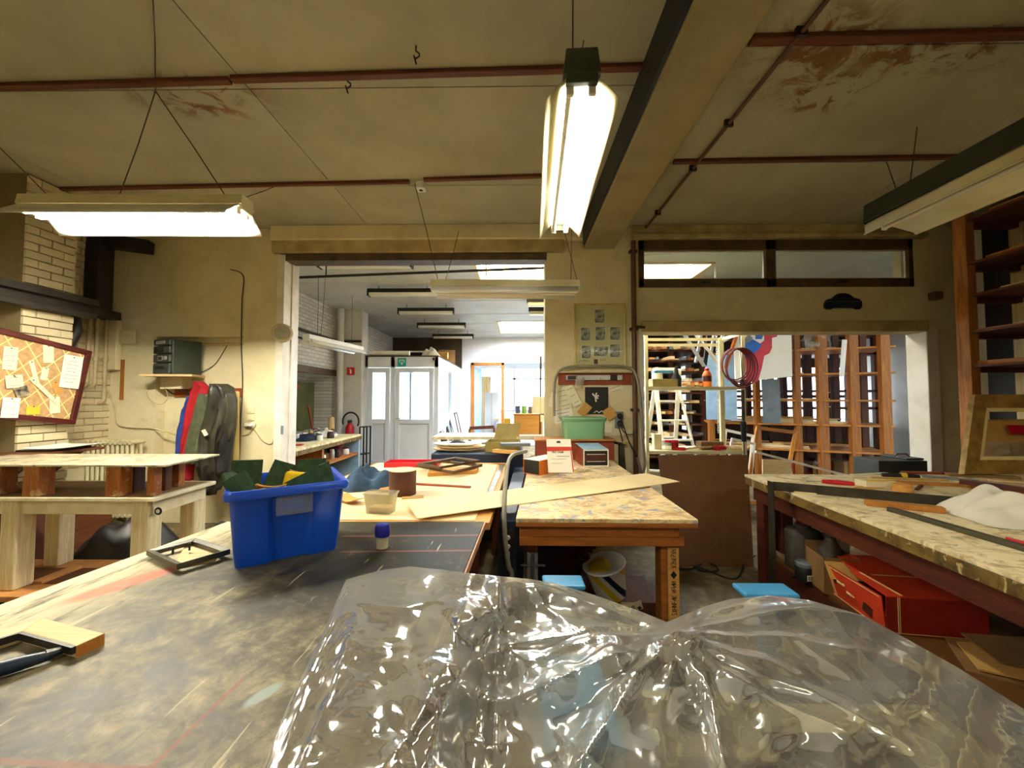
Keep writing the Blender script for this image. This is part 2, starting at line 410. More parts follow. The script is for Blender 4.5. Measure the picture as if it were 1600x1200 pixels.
wr = struct(MB().b2((XR, YN - .2, 0), (XR + .2, YB2, ZC)).build('wall_right', 'plaster_white'))
struct(MB().b2((XL - .2, YN - .2, 0), (XR + .2, YN, ZC)).build('wall_front', 'plaster_cream'))
# fascia and dark head frame above the wide opening, white jamb boards
struct(MB().b2((-2.9, YB - .1, 3.36), (.9, YB, ZC)).build('fascia', 'plaster_cream', bevel=.01)).name = 'trim_2'
struct(MB().b2((-2.9, YB - .06, 3.22), (.55, YB + .01, 3.37)).build('head', 'trim_cream', bevel=.01)).name = 'trim_3'
struct(MB().b2((x0 - .02, YB - .03, 3.13), (x1 + .02, YB + .16, 3.215)).build('head', 'trim_brown', bevel=.006)).name = 'trim_4'
struct(MB().b2((x0 - .055, YB - .045, 0), (x0 + .035, YB + .1, 3.2)).b2((x0 + .02, YB + .1, 0), (x0 + .05, YB2 + .02, 3.2)).build('jamb', 'white_paint', bevel=.006)).name = 'trim_5'
# right opening: pale jambs and head
struct(MB().b2((x2 - .03, YB - .02, 0), (x2 + .02, YB2 + .01, 2.31)).build('jamb', 'white_paint', bevel=.005)).name = 'trim_6'
struct(MB().b2((x3 - .02, YB - .015, 0), (x3 + .12, YB2 + .01, 2.33)).build('jamb', 'plaster_white', bevel=.01)).name = 'trim_7'
struct(MB().b2((x2, YB - .03, 2.27), (x3, YB2, 2.40)).build('head', 'trim_cream', bevel=.008)).name = 'trim_8'
struct(MB().b2((1.36, YB - .05, 3.40), (4.75, YB, 3.53)).b2((1.36, YB - .09, 3.36), (4.75, YB, 3.41)).build('cornice', 'trim_cream', bevel=.008)).name = 'trim_9'
# transom windows
def transom(n, a, b):
    w = thing('window_%d' % n, 'x', 'x', ((a + b) / 2, YB + .05, 2.80)); del w['label'], w['category']; struct(w)
    fr = MB(); y0, y1, z0, z1 = YB - .02, YB + .07, 2.80, 3.36
    fr.b2((a, y0, z0), (b, y1, z0 + .1)); fr.b2((a, y0, z1 - .12), (b, y1, z1)); fr.b2((a, y0, z0), (a + .06, y1, z1)); fr.b2((b - .06, y0, z0), (b, y1, z1))
    fr.build('window_frame', 'trim_brown', w, bevel=.006)
    g = .012
    MB().b2((a + .06, YB + .01, z0 + .1), (b - .06, YB + .025, z0 + .1 + g)).b2((a + .06, YB + .01, z1 - .12 - g), (b - .06, YB + .025, z1 - .12)).b2((a + .06, YB + .01, z0 + .1), (a + .06 + g, YB + .025, z1 - .12)).b2((b - .06 - g, YB + .01, z0 + .1), (b - .06, YB + .025, z1 - .12)).build('glazing_bead', 'white_paint', w)
    MB().b2((a + .05, YB + .03, z0 + .09), (b - .05, YB + .035, z1 - .11)).build('pane', 'pane_dull', w)
    MB().box(((a + b) / 2, YB - .03, z0 + .05), (.1, .02, .025)).build('handle', 'dark_steel', w)
transom(1, 1.44, 2.98); transom(2, 2.98, 4.63)

# left brick pier and the brick strip beside the corner: every brick a piece
pc = struct(MB().b2((XL, 3.34, 0), (-4.415, 3.72, ZC)).build('brick_pier', 'mortar')); rename(pc, 'wall_pier')
def bricks(parent, fn, n0, n1, z0, z1, h=.065, j=.0105, mat='brick_white', depth=.022, L=.195):
    protos = []
    k = 0; z = z0
    rng = random.Random(5)
    while z < z1:
        u = n0 - (L / 2 if k % 2 else 0)
        while u < n1 - .01:
            a = max(u, n0); b = min(u + L - j, n1)
            if b - a > .02:
                lo, hi = fn(a, z, 0), fn(b, z + h, depth + rng.uniform(-.004, .005))
                MB().b2(lo, hi).build('brick', mat, parent)
            u += L
        z += h + j; k += 1
bricks(pc, lambda u, z, d: V(-4.415 + d, u, z), 3.34, 3.73, .35, ZC - .03)
wl = bpy.data.objects['wall_left']
bricks(wl, lambda u, z, d: V(XL + d, u, z), 4.05, 4.5, .75, 3.3)
# steel beam, flue box and pipes high on the left wall
du = thing('flue_duct', 'dark grey steel flue box rising beside the brick pier in the corner', 'duct', (-4.7, 4.25, 2.4))
MB().b2((-4.84, 4.18, 2.45), (-4.68, 4.36, 3.32)).build('riser', 'pipe_dark', du, bevel=.008)
MB().bar((-4.74, 4.28, 3.3), (-4.3, 4.4, 3.27), .14, .14).build('elbow', 'pipe_dark', du, bevel=.01)
MB().b2((-4.84, 4.12, 2.41), (-4.64, 4.42, 2.5)).build('flange', 'dark_steel', du, bevel=.005)
sb = thing('steel_ledge', 'long blackened steel ledge crossing the brick pier above the notice board', 'beam', (-4.36, 3.6, 2.4))
MB().b2((-4.39, 2.9, 2.44), (-4.28, 3.86, 2.50)).build('upper_flange', 'pipe_dark', sb, bevel=.004)
MB().b2((-4.39, 2.9, 2.36), (-4.34, 3.86, 2.44)).build('web', 'pipe_dark', sb)
MB().b2((-4.39, 2.9, 2.31), (-4.30, 3.86, 2.36)).build('lower_flange', 'pipe_dark', sb, bevel=.004)
MB().b2((-4.84, 3.84, 2.38), (-4.38, 3.9, 2.48)).build('return', 'pipe_dark', sb)
dp = thing('drain_pipe', 'bent black drain pipe dropping behind the notice board', 'pipe', (-4.6, 3.98, 0))
MB().tube([(-4.6, 3.9, 2.42), (-4.6, 3.94, 2.2), (-4.62, 3.9, 2.06), (-4.66, 3.84, 1.98), (-4.66, 3.82, 1.8), (-4.66, 3.82, 0.02)], .045, 10).build('pipe', 'pipe_dark', dp, smooth=60)
MB().tube([(-4.66, 3.82, 1.75), (-4.66, 3.82, 1.83)], .058, 10).build('collar', 'pipe_dark', dp, smooth=60)
for k, (yy, zz, lab) in enumerate(((4.22, 1.63, 'leftmost'), (4.30, 1.63, 'middle'), (4.40, 1.45, 'rightmost'))):
    hp = thing('heating_pipe', '%s of three thin cream pipes running down the corner brickwork' % lab, 'pipe', (-4.8, yy, 1.5), group='corner heating pipes')
    MB().tube([(-4.79, yy, 2.45), (-4.79, yy, zz + .03), (-4.80, yy - .02, zz), (-4.83, yy - .02, zz - .01)], .017, 8).build('pipe', 'pipe_cream', hp, smooth=60)
    MB().tube([(-4.79, yy, 1.93), (-4.79, yy, 1.97)], .026, 8).build('collar', 'pipe_cream', hp, smooth=60)
tag(MB().b2((-4.835, 4.43, 1.83), (-4.70, 4.495, 2.42)).b2((-4.70, 4.46, 2.14), (-4.52, 4.495, 2.3)).build('pipe_boxing', 'plaster_cream', bevel=.01), 'cream boxed-in pipe casing with dark top in the corner', 'casing')

# ---------------------------------------------------------------- back workshop: shell
sky = [(-.62, 1.0, 5.42, 6.25), (-.5, 1.6, 9.7, 11.4), (1.75, 2.85, 5.5, 6.7)]  # third skylight is added to light the store
xs = sorted({XL2 - .6, XR2} | {v for s in sky for v in s[:2]}); ys = sorted({YB2, 17} | {v for s in sky for v in s[2:]})
cb = MB()
for a, b in zip(xs, xs[1:]):
    for c, d in zip(ys, ys[1:]):
        m = ((a + b) / 2, (c + d) / 2)
        if any(s[0] < m[0] < s[1] and s[2] < m[1] < s[3] for s in sky): continue
        cb.b2((a, c, ZC2), (b, d, ZC2 + .12))
c2 = rename(struct(cb.build('ceiling_rear', 'back_ceiling')), 'ceiling_workshop')
# seams of the white ceiling boards of the workshop
for y in (5.2, 6.4, 7.6, 8.8, 10.0, 11.2): MB().b2((-4, y - .006, ZC2 - .006), (2.1, y + .006, ZC2)).build('board_seam', 'plaster_back', c2)
for x in (-3.1, -1.9, -.7, 1.7): MB().b2((x - .006, YB2, ZC2 - .005), (x + .006, 12.3, ZC2)).build('board_seam', 'plaster_back', c2)
for n, s in enumerate(sky):
    w = thing('window_%d' % (3 + n), 'x', 'x', ((s[0] + s[1]) / 2, (s[2] + s[3]) / 2, ZC2)); del w['label'], w['category']; struct(w)
    f = MB(); z0, z1 = ZC2 - .015, ZC2 + .3
    f.b2((s[0], s[2] - .02, z0), (s[1], s[2] + .03, z1)); f.b2((s[0], s[3] - .03, z0), (s[1], s[3] + .02, z1)); f.b2((s[0] - .02, s[2], z0), (s[0] + .03, s[3], z1)); f.b2((s[1] - .03, s[2], z0), (s[1] + .02, s[3], z1))
    f.build('skylight_kerb', 'pale_wood', w)
    MB().b2((s[0], s[2], ZC2 + .2), (s[1], s[3], ZC2 + .22)).build('pane', 'daylight', w)
wlr = MB()
ry0, ry1, rz0, rz1 = 5.6, 8.28, .85, 2.02
wlr.b2((XL2 - .25, YB2, 0), (XL2, ry0, ZC2)); wlr.b2((XL2 - .25, ry1, 0), (XL2, YF, ZC2)); wlr.b2((XL2 - .25, ry0, 0), (XL2, ry1, rz0)); wlr.b2((XL2 - .25, ry0, rz1), (XL2, ry1, ZC2))
wlr.b2((XL2 - .6, ry0 - .2, 0), (XL2 - .5, ry1 + .3, ZC2)); wlr.b2((XL2 - .5, ry1, rz0), (XL2 - .24, ry1 + .1, rz1))
o = struct(wlr.build('wall_workshop_left', 'far_brick'))
struct(MB().b2((XL2 - .05, ry0, rz1 - .04), (XL2 + .05, ry1 + .15, rz1 + .09)).build('lintel', 'trim_brown', bevel=.005)).name = 'trim_10'
struct(MB().b2((XL2, 8.42, 0), (-3.42, 8.75, ZC2)).build('wall_workshop_pier', 'plaster_back', bevel=.01))
struct(MB().b2((XR2, YB2, 0), (XR2 + .2, 17, ZC2)).build('wall_workshop_right', 'plaster_back'))
struct(MB().b2((XL2 - .4, YF, 0), (-1.76, YF + .15, ZC2)).build('wall_workshop_shaded', 'plaster_dark'))  # poor light of the recess above the office painted in as dark colour
# white end wall with door and long glazed band into the bright office beyond
ew = MB(); dz = 2.64
ew.b2((-1.76, YF, dz), (4.2, YF + .12, ZC2)); ew.b2((-1.76, YF, 0), (-1.45, YF + .12, dz)); ew.b2((-.40, YF, 0), (4.2, YF + .12, 1.05)); ew.b2((4.2, 9.6, 0), (4.32, YF + .12, ZC2))
struct(ew.build('wall_workshop_end', 'pvc_white'))
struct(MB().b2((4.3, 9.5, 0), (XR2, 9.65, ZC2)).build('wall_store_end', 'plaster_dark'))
ow = MB().b2((-6, 16.4, 0), (4.4, 16.5, 1.0)).b2((-6, 16.4, 2.75), (4.4, 16.5, ZC2)).b2((-6, YF + .1, 0), (-5.9, 16.5, ZC2)).b2((4.3, YF + .1, 0), (4.4, 16.5, ZC2))
struct(ow.build('wall_office', 'pvc_white'))
wn = thing('window_8', 'x', 'x', (0, 16.42, 1.0)); del wn['label'], wn['category']; struct(wn)
MB().b2((-6, 16.44, 1.0), (4.4, 16.46, 2.75)).build('pane', 'daylight_far', wn)
fr = MB(); fr.b2((-6, 16.36, 2.28), (4.4, 16.43, 2.36))
for x in (-3.2, -1.6, -.1, 1.4, 2.9): fr.b2((x - .04, 16.36, 1.0), (x + .04, 16.43, 2.75))
fr.build('window_frame', 'pvc_white', wn)
# door frame in the end wall, door standing open
dr = thing('door_1', 'x', 'x', (-.93, YF, 0)); del dr['label'], dr['category']; struct(dr)
MB().b2((-1.46, YF - .04, 0), (-1.37, YF + .14, dz)).b2((-.49, YF - .04, 0), (-.40, YF + .14, dz)).b2((-1.46, YF - .04, dz - .09), (-.40, YF + .14, dz)).build('door_frame', 'pine_z', dr, bevel=.005)
MB().box((-1.3, YF + .5, 1.27), (.04, .85, 2.5), rotz(R(-10))).build('door_leaf', 'pale_blue_board', dr)
for z in (.4, 1.3, 2.2): MB().box((-1.36, YF + .13, z), (.03, .03, .12)).build('hinge', 'dark_steel', dr)

# white glazed office partition with a double door
pt = thing('wall_partition', 'x', 'x', (-2.6, 8.6, 0)); del pt['label'], pt['category']; struct(pt)
PY, pz = 8.6, 2.43
def pw(px): return onY(px, 600, PY).x
def ph(py): return onY(640, py, PY).z
def rectframe(mb, a, b, z0, z1, y0, y1, w):
    mb.b2((a, y0, z0), (a + w, y1, z1)); mb.b2((b - w, y0, z0), (b, y1, z1)); mb.b2((a + w, y0, z0), (b - w, y1, z0 + w)); mb.b2((a + w, y0, z1 - w), (b - w, y1, z1))
pl, pr = -3.42, -1.76
m = MB(); m.b2((pl, PY, 0), (pw(575), PY + .1, pz)); m.b2((pw(678), PY, 0), (pr, PY + .1, pz)); m.b2((pl, PY, ph(574)), (pr, PY + .1, pz)); m.b2((pw(610), PY, 0), (pw(617), PY + .1, pz))
m.build('outer_frame', 'pvc_white', pt, bevel=.008)
for a, b, nm in ((575, 610, 'side_panel'), (617, 678, 'door')):
    a, b = pw(a) + .01, pw(b) - .01
    d = MB(); rectframe(d, a, b, .02, ph(575), PY - .02, PY + .06, .1); d.b2((a + .1, PY - .02, ph(662)), (b - .1, PY + .06, ph(655)))
    d = d.build(nm, 'pvc_white', pt, bevel=.006)
    MB().b2((a + .09, PY + .01, .1), (b - .09, PY + .03, ph(661))).build('lower_panel', 'pvc_white', d)
    MB().b2((a + .09, PY + .015, ph(657)), (b - .09, PY + .022, ph(575) - .09)).build('pane', 'pane', d)
    if nm == 'door': MB().bar((a + .05, PY - .06, 1.05), (a + .22, PY - .06, 1.05), .02, .02).bar((a + .05, PY - .06, 1.05), (a + .05, PY - .02, 1.05), .02, .02).build('handle', 'aluminium', d)
# partition return towards the end wall, two panes
m = MB(); m.b2((pr - .1, PY + .1, 0), (pr, YF, 1.12)); m.b2((pr - .1, PY + .1, 2.2), (pr, YF, pz))
for y in (PY + .1, 10.35, YF - .1): m.b2((pr - .1, y, 1.1), (pr, y + .12, 2.22))
m.build('side_frame', 'pvc_white', pt, bevel=.006)
MB().b2((pr - .06, PY + .2, 1.1), (pr - .05, 10.36, 2.22)).build('pane', 'pane', pt); MB().b2((pr - .06, 10.46, 1.1), (pr - .05, YF - .08, 2.22)).build('pane', 'pane', pt)
MB().b2((pl, PY, pz), (pr, YF, pz + .03)).build('roof_board', 'plaster_dark', pt)
# the office behind the partition is daylit by a bright window on its far side
wn = thing('window_9', 'x', 'x', (-2.6, YF - .05, 0.9)); del wn['label'], wn['category']; struct(wn)
MB().b2((pl + .1, YF - .03, .8), (pr - .15, YF - .02, 2.36)).build('pane', 'daylight_window', wn)
f = MB(); rectframe(f, pl + .05, pr - .1, .75, 2.4, YF - .08, YF - .01, .07); f.build('window_frame', 'pvc_white', wn)
struct(MB().b2((pl - .04, PY + .1, 0), (pl, YF, pz)).build('wall_office_side', 'pvc_white'))

# ================================================================ LAMPS
def lamp(name, label, loc, rz, L, lit, wires, housing='lamp_cream', wing='lamp_white', w=.27, group=None, tubes=(-1, 1), drop=.075, box=(.11, .07), on='tube_on', wings=None):
    t = thing(name, label, 'lamp', loc, rz, group); h = L / 2; on_mat = on
    bw, bh = box
    MB().prism([(-h, -bw / 2 - .012, 0), (-h, bw / 2 + .012, 0), (-h, bw / 2, bh), (-h, -bw / 2, bh)], (L, 0, 0)).build('housing', housing, t, bevel=.004, local=True)
    for s in (-1, 1):
        hw = wings[0 if s < 0 else 1] if wings else w / 2
        prof = [(s * .05, -.004), (s * .06, -.002), (s * .068, -.014), (s * .08, -.02), (s * (hw - .012), -drop * .8), (s * hw, -drop)]
        mb = MB(); mb.grid(lambda u, v: V(-h + .02 + u * (L - .04), *(prof[min(int(round(v * 5)), 5)])), 2, 5)
        mb.build('reflector_wing', wing, t, solid=.003, smooth=25, local=True)
    for e in (-1, 1): MB().box((e * (h - .012), 0, -.015), (.024, bw, .04)).build('end_plate', housing, t, bevel=.003, local=True)
    for k, s in enumerate(tubes):
        MB().tube([(-h + .045, s * .042, -.045), (h - .045, s * .042, -.045)], .014, 10).build('tube', on_mat if lit[k] else 'tube_off', t, smooth=60, local=True)
        for e in (-1, 1): MB().box((e * (h - .035), s * .042, -.035), (.02, .03, .05)).build('lamp_holder', 'lamp_white', t, bevel=.004, local=True)
    for a, b in wires:
        a = Vector(a); a.z = min(a.z, (ZC if a.y < YB else ZC2) - .002)
        MB().tube([a, (Vector(a) + Vector(b)) / 2 + V(.004, .003, 0), b], .0035, 5).build('wire', 'wire', t)
    return t
lz = 2.72
a = onY(45, 330, 2.55); b = onY(385, 332, 2.55)
L1 = (b - a).length
hook = onZ(243, 142, ZC)
lamp('fluorescent_lamp', 'lit fluorescent strip lamp hanging level over the left side of the room', ((a.x + b.x) / 2, 2.55, 2.80), R(1), L1, (1, 1),
     [(hook, (a.x + .62, 2.55, 2.87)), (hook, (b.x - .14, 2.55, 2.87)), (onZ(-20, 212, ZC), (a.x + .15, 2.55, 2.87)), (onZ(428, 292, ZC), (b.x - .03, 2.56, 2.87)), (onZ(236, -60, ZC - .02), hook)], drop=.12, w=.36, on='tube_on_new')
lamp('fluorescent_lamp', 'lit fluorescent lamp pointing away from the viewer beside the concrete beam', (.275, 2.05, 2.72), R(87.5) + pi, 1.3, (0, 1),
     [(onZ(912, 63, ZC), (.24, 1.5, 2.79)), (onZ(893, -90, ZC), (.22, 1.46, 2.79)), ((.34, 2.6, ZC), (.31, 2.6, 2.79))], housing='dark_green', wing='lamp_cream', w=.28, drop=.09, box=(.12, .1))
a = onY(675, 447, 3.7); b = onY(905, 442, 3.7)
lamp('fluorescent_lamp', 'unlit cream strip lamp hanging in front of the wide opening', ((a.x + b.x) / 2, 3.7, 2.57), R(1.5), (b - a).length, (0, 0),
     [(onZ(648, 287, ZC), (a.x + .06, 3.7, 2.64)), (onZ(718, 356, ZC - .02), (a.x + .13, 3.7, 2.64)), (onZ(893, 320, ZC), (b.x - .08, 3.7, 2.64)), ((b.x - .2, 3.9, ZC), (b.x - .02, 3.7, 2.64))], drop=.07)
lamp('fluorescent_lamp', 'unlit green-backed strip lamp above the right-hand workbench', (2.52, 1.75, 2.73), R(90), 1.9, (0, 0),
     [(onZ(1385, 252, ZC), (2.5, 2.5, 2.83)), (onZ(1433, 198, ZC), (2.52, 2.45, 2.83)), ((2.52, 1.1, ZC), (2.52, 1.1, 2.83))], housing='dark_green', wing='lamp_cream', wings=(.27, .09), drop=.09, box=(.13, .13))
# added lamps, unseen behind the viewer, to light the foreground
lamp('fluorescent_lamp', 'added fill strip lamp behind the viewer over the left of the room', (-1.9, -.9, 2.75), R(0), 1.45, (1, 1), [((-2.4, -.9, ZC), (-2.4, -.9, 2.82)), ((-1.4, -.9, ZC), (-1.4, -.9, 2.82))], on='tube_on_fill')
lamp('fluorescent_lamp', 'added fill strip lamp behind the viewer over the right of the room', (2.0, -.7, 2.75), R(0), 1.45, (1, 1), [((1.5, -.7, ZC), (1.5, -.7, 2.82)), ((2.5, -.7, ZC), (2.5, -.7, 2.82))], on='tube_on_fill')
# unlit lamps under the workshop ceiling
for k, (pa, pb, y, pos) in enumerate((((498, 413), (645, 413), 5.3, 'nearest of the dark unlit strip lamps fixed in a row under the workshop ceiling'),
        ((575, 458), (684, 458), 6.6, 'second of the dark unlit strip lamps in the row under the workshop ceiling'),
        ((622, 487), (710, 487), 7.9, 'third of the dark unlit strip lamps in the row under the workshop ceiling'),
        ((652, 509), (728, 509), 9.3, 'fourth of the dark unlit strip lamps in the row under the workshop ceiling'),
        ((676, 526), (740, 526), 11.0, 'farthest of the dark unlit strip lamps in the row under the workshop ceiling'))):
    a = onY(*pa, y); b = onY(*pb, y); Lk = (b - a).length
    t = thing('ceiling_lamp', pos, 'lamp', ((a.x + b.x) / 2, y, a.z), group='unlit workshop ceiling lamps')
    MB().b2((-Lk / 2, -.05, 0), (Lk / 2, .05, .07)).build('housing', 'black', t, bevel=.004, local=True)
    MB().prism([(-Lk / 2 + .03, -.06, 0), (-Lk / 2 + .03, .06, 0), (-Lk / 2 + .03, .045, -.055), (-Lk / 2 + .03, -.045, -.055)], (Lk - .06, 0, 0)).build('diffuser', 'lamp_white', t, bevel=.01, local=True)
    for e in (-1, 1): MB().b2((e * (Lk / 2 - .015) - .012, -.062, -.058), (e * (Lk / 2 - .015) + .012, .062, .04)).build('end_cap', 'black', t, local=True)
    for e in (-1, 1): MB().tube([(e * Lk * .35, 0, .07), (e * Lk * .35, 0, ZC2 - a.z)], .006, 5).build('stem', 'black', t, local=True)
for k, (y0_, y, lab) in enumerate(((473, 7.0, 'nearer of two short pale lamps beside the stone pier under the workshop ceiling'), (487, 8.2, 'farther of two short pale lamps beside the stone pier under the workshop ceiling'))):
    a = onY(823 + 3 * k, y0_, y); Lk = 1.2
    t = thing('ceiling_lamp', lab, 'lamp', (a.x + Lk / 2, y, a.z), group='pale workshop ceiling lamps')
    MB().b2((-Lk / 2, -.05, 0), (Lk / 2, .05, .09)).build('housing', 'black', t, local=True)
    MB().b2((-Lk / 2 + .02, -.06, -.07), (Lk / 2 - .02, .06, 0)).build('diffuser', 'lamp_cream', t, bevel=.015, local=True)
    for e in (-1, 1): MB().tube([(e * .4, 0, .09), (e * .4, 0, ZC2 - a.z)], .006, 5).build('stem', 'black', t, local=True)
# white reflector lamp hanging by the workshop's brick wall, and the black bar under the lintel
a = onY(478, 528, 5.9); b = onY(564, 548, 7.4)
lamp('strip_lamp', 'white reflector lamp hanging low beside the workshop brick wall', (a + b) / 2, math.atan2(b.y - a.y, b.x - a.x), (b - a).length, (0, 0),
     [((a.x + .1, a.y + .15, ZC2), a + V(.1, .15, .07)), ((a.x + .16, a.y + .25, ZC2), a + V(.13, .2, .07)), ((b.x - .1, b.y - .2, ZC2), b + V(-.1, -.2, .07))], housing='lamp_white')
bp = thing('lintel_pipe', 'thin black pipe spanning just behind the head of the wide opening', 'pipe', (-1.2, 4.95, 3.1))
MB().tube([(-2.9, 4.95, 3.08), (.5, 4.95, 3.2)], .018, 8).build('pipe', 'black', bp, smooth=60)
for x in (-2.5, -.4): MB().tube([(x, 4.95, 3.1), (x, 4.95, ZC2)], .008, 6).build('bracket', 'black', bp)
# ceiling details of the front room
jb = thing('junction_box', 'small white junction box on the ceiling batten near the opening', 'junction box', onZ(658, 286, ZC) - V(0, 0, .06))
p = onZ(658, 286, ZC)
MB().b2((p.x - .04, p.y - .045, ZC - .07), (p.x + .04, p.y + .045, ZC)).build('box', 'lamp_white', jb, bevel=.008)
MB().lathe((p.x, p.y, ZC - .073), [(.018, 0), (.018, .006)], 16).build('knockout', 'black', jb)
for px, py, lab in ((543, 128, 'small iron hook with chain links hanging from the ceiling batten'), (650, 80, 'bent nail stuck in the ceiling board above the junction box')):
    p = onZ(px, py - 8, ZC)
    tag(MB().tube([p, p + V(0, 0, -.03), p + V(.02, 0, -.045), p + V(.02, 0, -.06), p + V(0, 0, -.075), p + V(-.012, 0, -.055), p + V(0, .01, -.1)], .005, 6).build('ceiling_hook', 'dark_steel', smooth=60), lab, 'hook')

# ================================================================ TABLES AND BENCHES
ZT = .85
def lerp(a, b, t): return a + (b - a) * t
# ---- worn black lino table top material: scratches, rubbed-through edge, paint marks, painted glare on the near side
t = NT('black_lino'); g = t.n.new('ShaderNodeNewGeometry').outputs['Position']; sp = t.sep(g)
f = t.noise(g, 7, 8, .7, .5); f2 = t.noise(g, 2.1, 5, .6, .3)
base = t.ramp(f, [(.36, (14, 14, 12)), (.56, (40, 38, 31)), (.74, (92, 86, 66))])
rub = t.rng(t.math('MULTIPLY_ADD', f2, .45, t.math('MULTIPLY', f, .5)), .34, .56)
near = t.math('SUBTRACT', 1.0, t.rng(sp[1], .85, 1.45)); leftm = t.math('SUBTRACT', 1.0, t.rng(sp[0], -1.3, -.6))  # near side lightened: real wear with lamp glare painted in
wear_glare = t.math('MULTIPLY', rub, t.math('MINIMUM', 1.0, t.math('ADD', t.math('MULTIPLY', near, .95), t.math('MULTIPLY', leftm, .8))))
base = t.mix(wear_glare, base, t.ramp(t.noise(g, 16, 7, .7, .4), [(.38, (84, 77, 58)), (.5, (132, 121, 92)), (.62, (172, 158, 122))]))
mp = t.n.new('ShaderNodeMapping'); mp.inputs['Scale'].default_value = (24, 1.6, 1); mp.inputs['Rotation'].default_value = (0, 0, R(-38)); t.l.new(g, mp.inputs[0])
scr = t.rng(t.noise(mp.outputs[0], 2.0, 3, .5), .68, .72); base = t.mix(t.math('MULTIPLY', scr, .6), base, (208, 196, 156))
vo = t.n.new('ShaderNodeTexVoronoi'); vo.feature = 'DISTANCE_TO_EDGE'; vo.inputs['Scale'].default_value = 17; mpv = t.n.new('ShaderNodeMapping'); mpv.inputs['Scale'].default_value = (1.0, .45, 1); mpv.inputs['Rotation'].default_value = (0, 0, R(-30)); vd = t.n.new('ShaderNodeVectorMath'); vd.operation = 'ADD'; nzc = t.n.new('ShaderNodeTexNoise'); nzc.inputs['Scale'].default_value = 9; t.l.new(g, nzc.inputs['Vector']); t.l.new(g, vd.inputs[0]); t.l.new(nzc.outputs['Color'], vd.inputs[1]); t.l.new(vd.outputs[0], mpv.inputs[0]); t.l.new(mpv.outputs[0], vo.inputs['Vector'])
crk = t.math('MULTIPLY', t.math('SUBTRACT', 1.0, t.rng(vo.outputs['Distance'], .0, .03)), t.rng(f2, .42, .6)); base = t.mix(t.math('MULTIPLY', crk, .55), base, (60, 54, 40))
mp5 = t.n.new('ShaderNodeMapping'); mp5.inputs['Scale'].default_value = (30, 2.2, 1); mp5.inputs['Rotation'].default_value = (0, 0, R(-52)); t.l.new(g, mp5.inputs[0])
base = t.mix(t.math('MULTIPLY', t.rng(t.noise(mp5.outputs[0], 2.6, 3, .5), .66, .7), .5), base, (46, 42, 32))
mp2 = t.n.new('ShaderNodeMapping'); mp2.inputs['Scale'].default_value = (5, .8, 1); t.l.new(g, mp2.inputs[0])
edge = t.math('MULTIPLY', t.math('SUBTRACT', 1.0, t.rng(sp[0], -1.62, -1.12)), t.rng(t.noise(mp2.outputs[0], 3.5, 6, .65), .36, .52))
base = t.mix(edge, base, (214, 200, 160))
def spot(cx, cy, rx, ry, rot, lo=.38, hi=.55):
    c, s = cos(rot), sin(rot)
    dx = t.math('SUBTRACT', sp[0], cx); dy = t.math('SUBTRACT', sp[1], cy)
    a = t.math('DIVIDE', t.math('ADD', t.math('MULTIPLY', dx, c), t.math('MULTIPLY', dy, s)), rx)
    b = t.math('DIVIDE', t.math('SUBTRACT', t.math('MULTIPLY', dy, c), t.math('MULTIPLY', dx, s)), ry)
    d = t.math('SQRT', t.math('ADD', t.math('MULTIPLY', a, a), t.math('MULTIPLY', b, b)))
    return t.math('MULTIPLY', t.math('SUBTRACT', 1.0, t.rng(d, .55, 1.0)), t.rng(f, lo, hi))
p = onZ(195, 912, ZT); base = t.mix(t.math('MULTIPLY', spot(p.x, p.y, .2, .06, R(62), .3, .5), .8), base, (206, 104, 72))
p = onZ(412, 1085, ZT); base = t.mix(spot(p.x, p.y, .05, .022, R(60), .2, .4), base, (148, 158, 150))
p = onZ(78, 1090, ZT); base = t.mix(spot(p.x, p.y, .06, .018, R(30), .2, .4), base, (72, 66, 48))
def stripe(a, b, w, col, k):
    global base
    a = onZ(*a, ZT); b = onZ(*b, ZT); d = (b - a); L = d.length; d /= L
    dx = t.math('SUBTRACT', sp[0], a.x); dy = t.math('SUBTRACT', sp[1], a.y)
    u = t.math('ADD', t.math('MULTIPLY', dx, d.x), t.math('MULTIPLY', dy, d.y)); v = t.math('ABSOLUTE', t.math('SUBTRACT', t.math('MULTIPLY', dy, d.x), t.math('MULTIPLY', dx, d.y)))
    m = t.math('MULTIPLY', t.math('SUBTRACT', 1.0, t.rng(v, w * .6, w)), t.math('MULTIPLY', t.rng(u, -.01, 0), t.math('SUBTRACT', 1.0, t.rng(u, L, L + .01))))
    base = t.mix(t.math('MULTIPLY', m, k), base, col)
stripe((235, 1200), (378, 1062), .008, (128, 76, 58), .65); stripe((0, 1189), (235, 1203), .008, (128, 76, 58), .65)
stripe((60, 1180), (260, 1035), .003, (60, 54, 40), .7); stripe((535, 838), (750, 836), .012, (150, 88, 70), .55); stripe((535, 862), (745, 860), .010, (150, 88, 70), .55)
t.col(base); t.set(rough=t.math('MULTIPLY_ADD', f, .3, .36), spec=.28); t.bump(f, .25, .003)
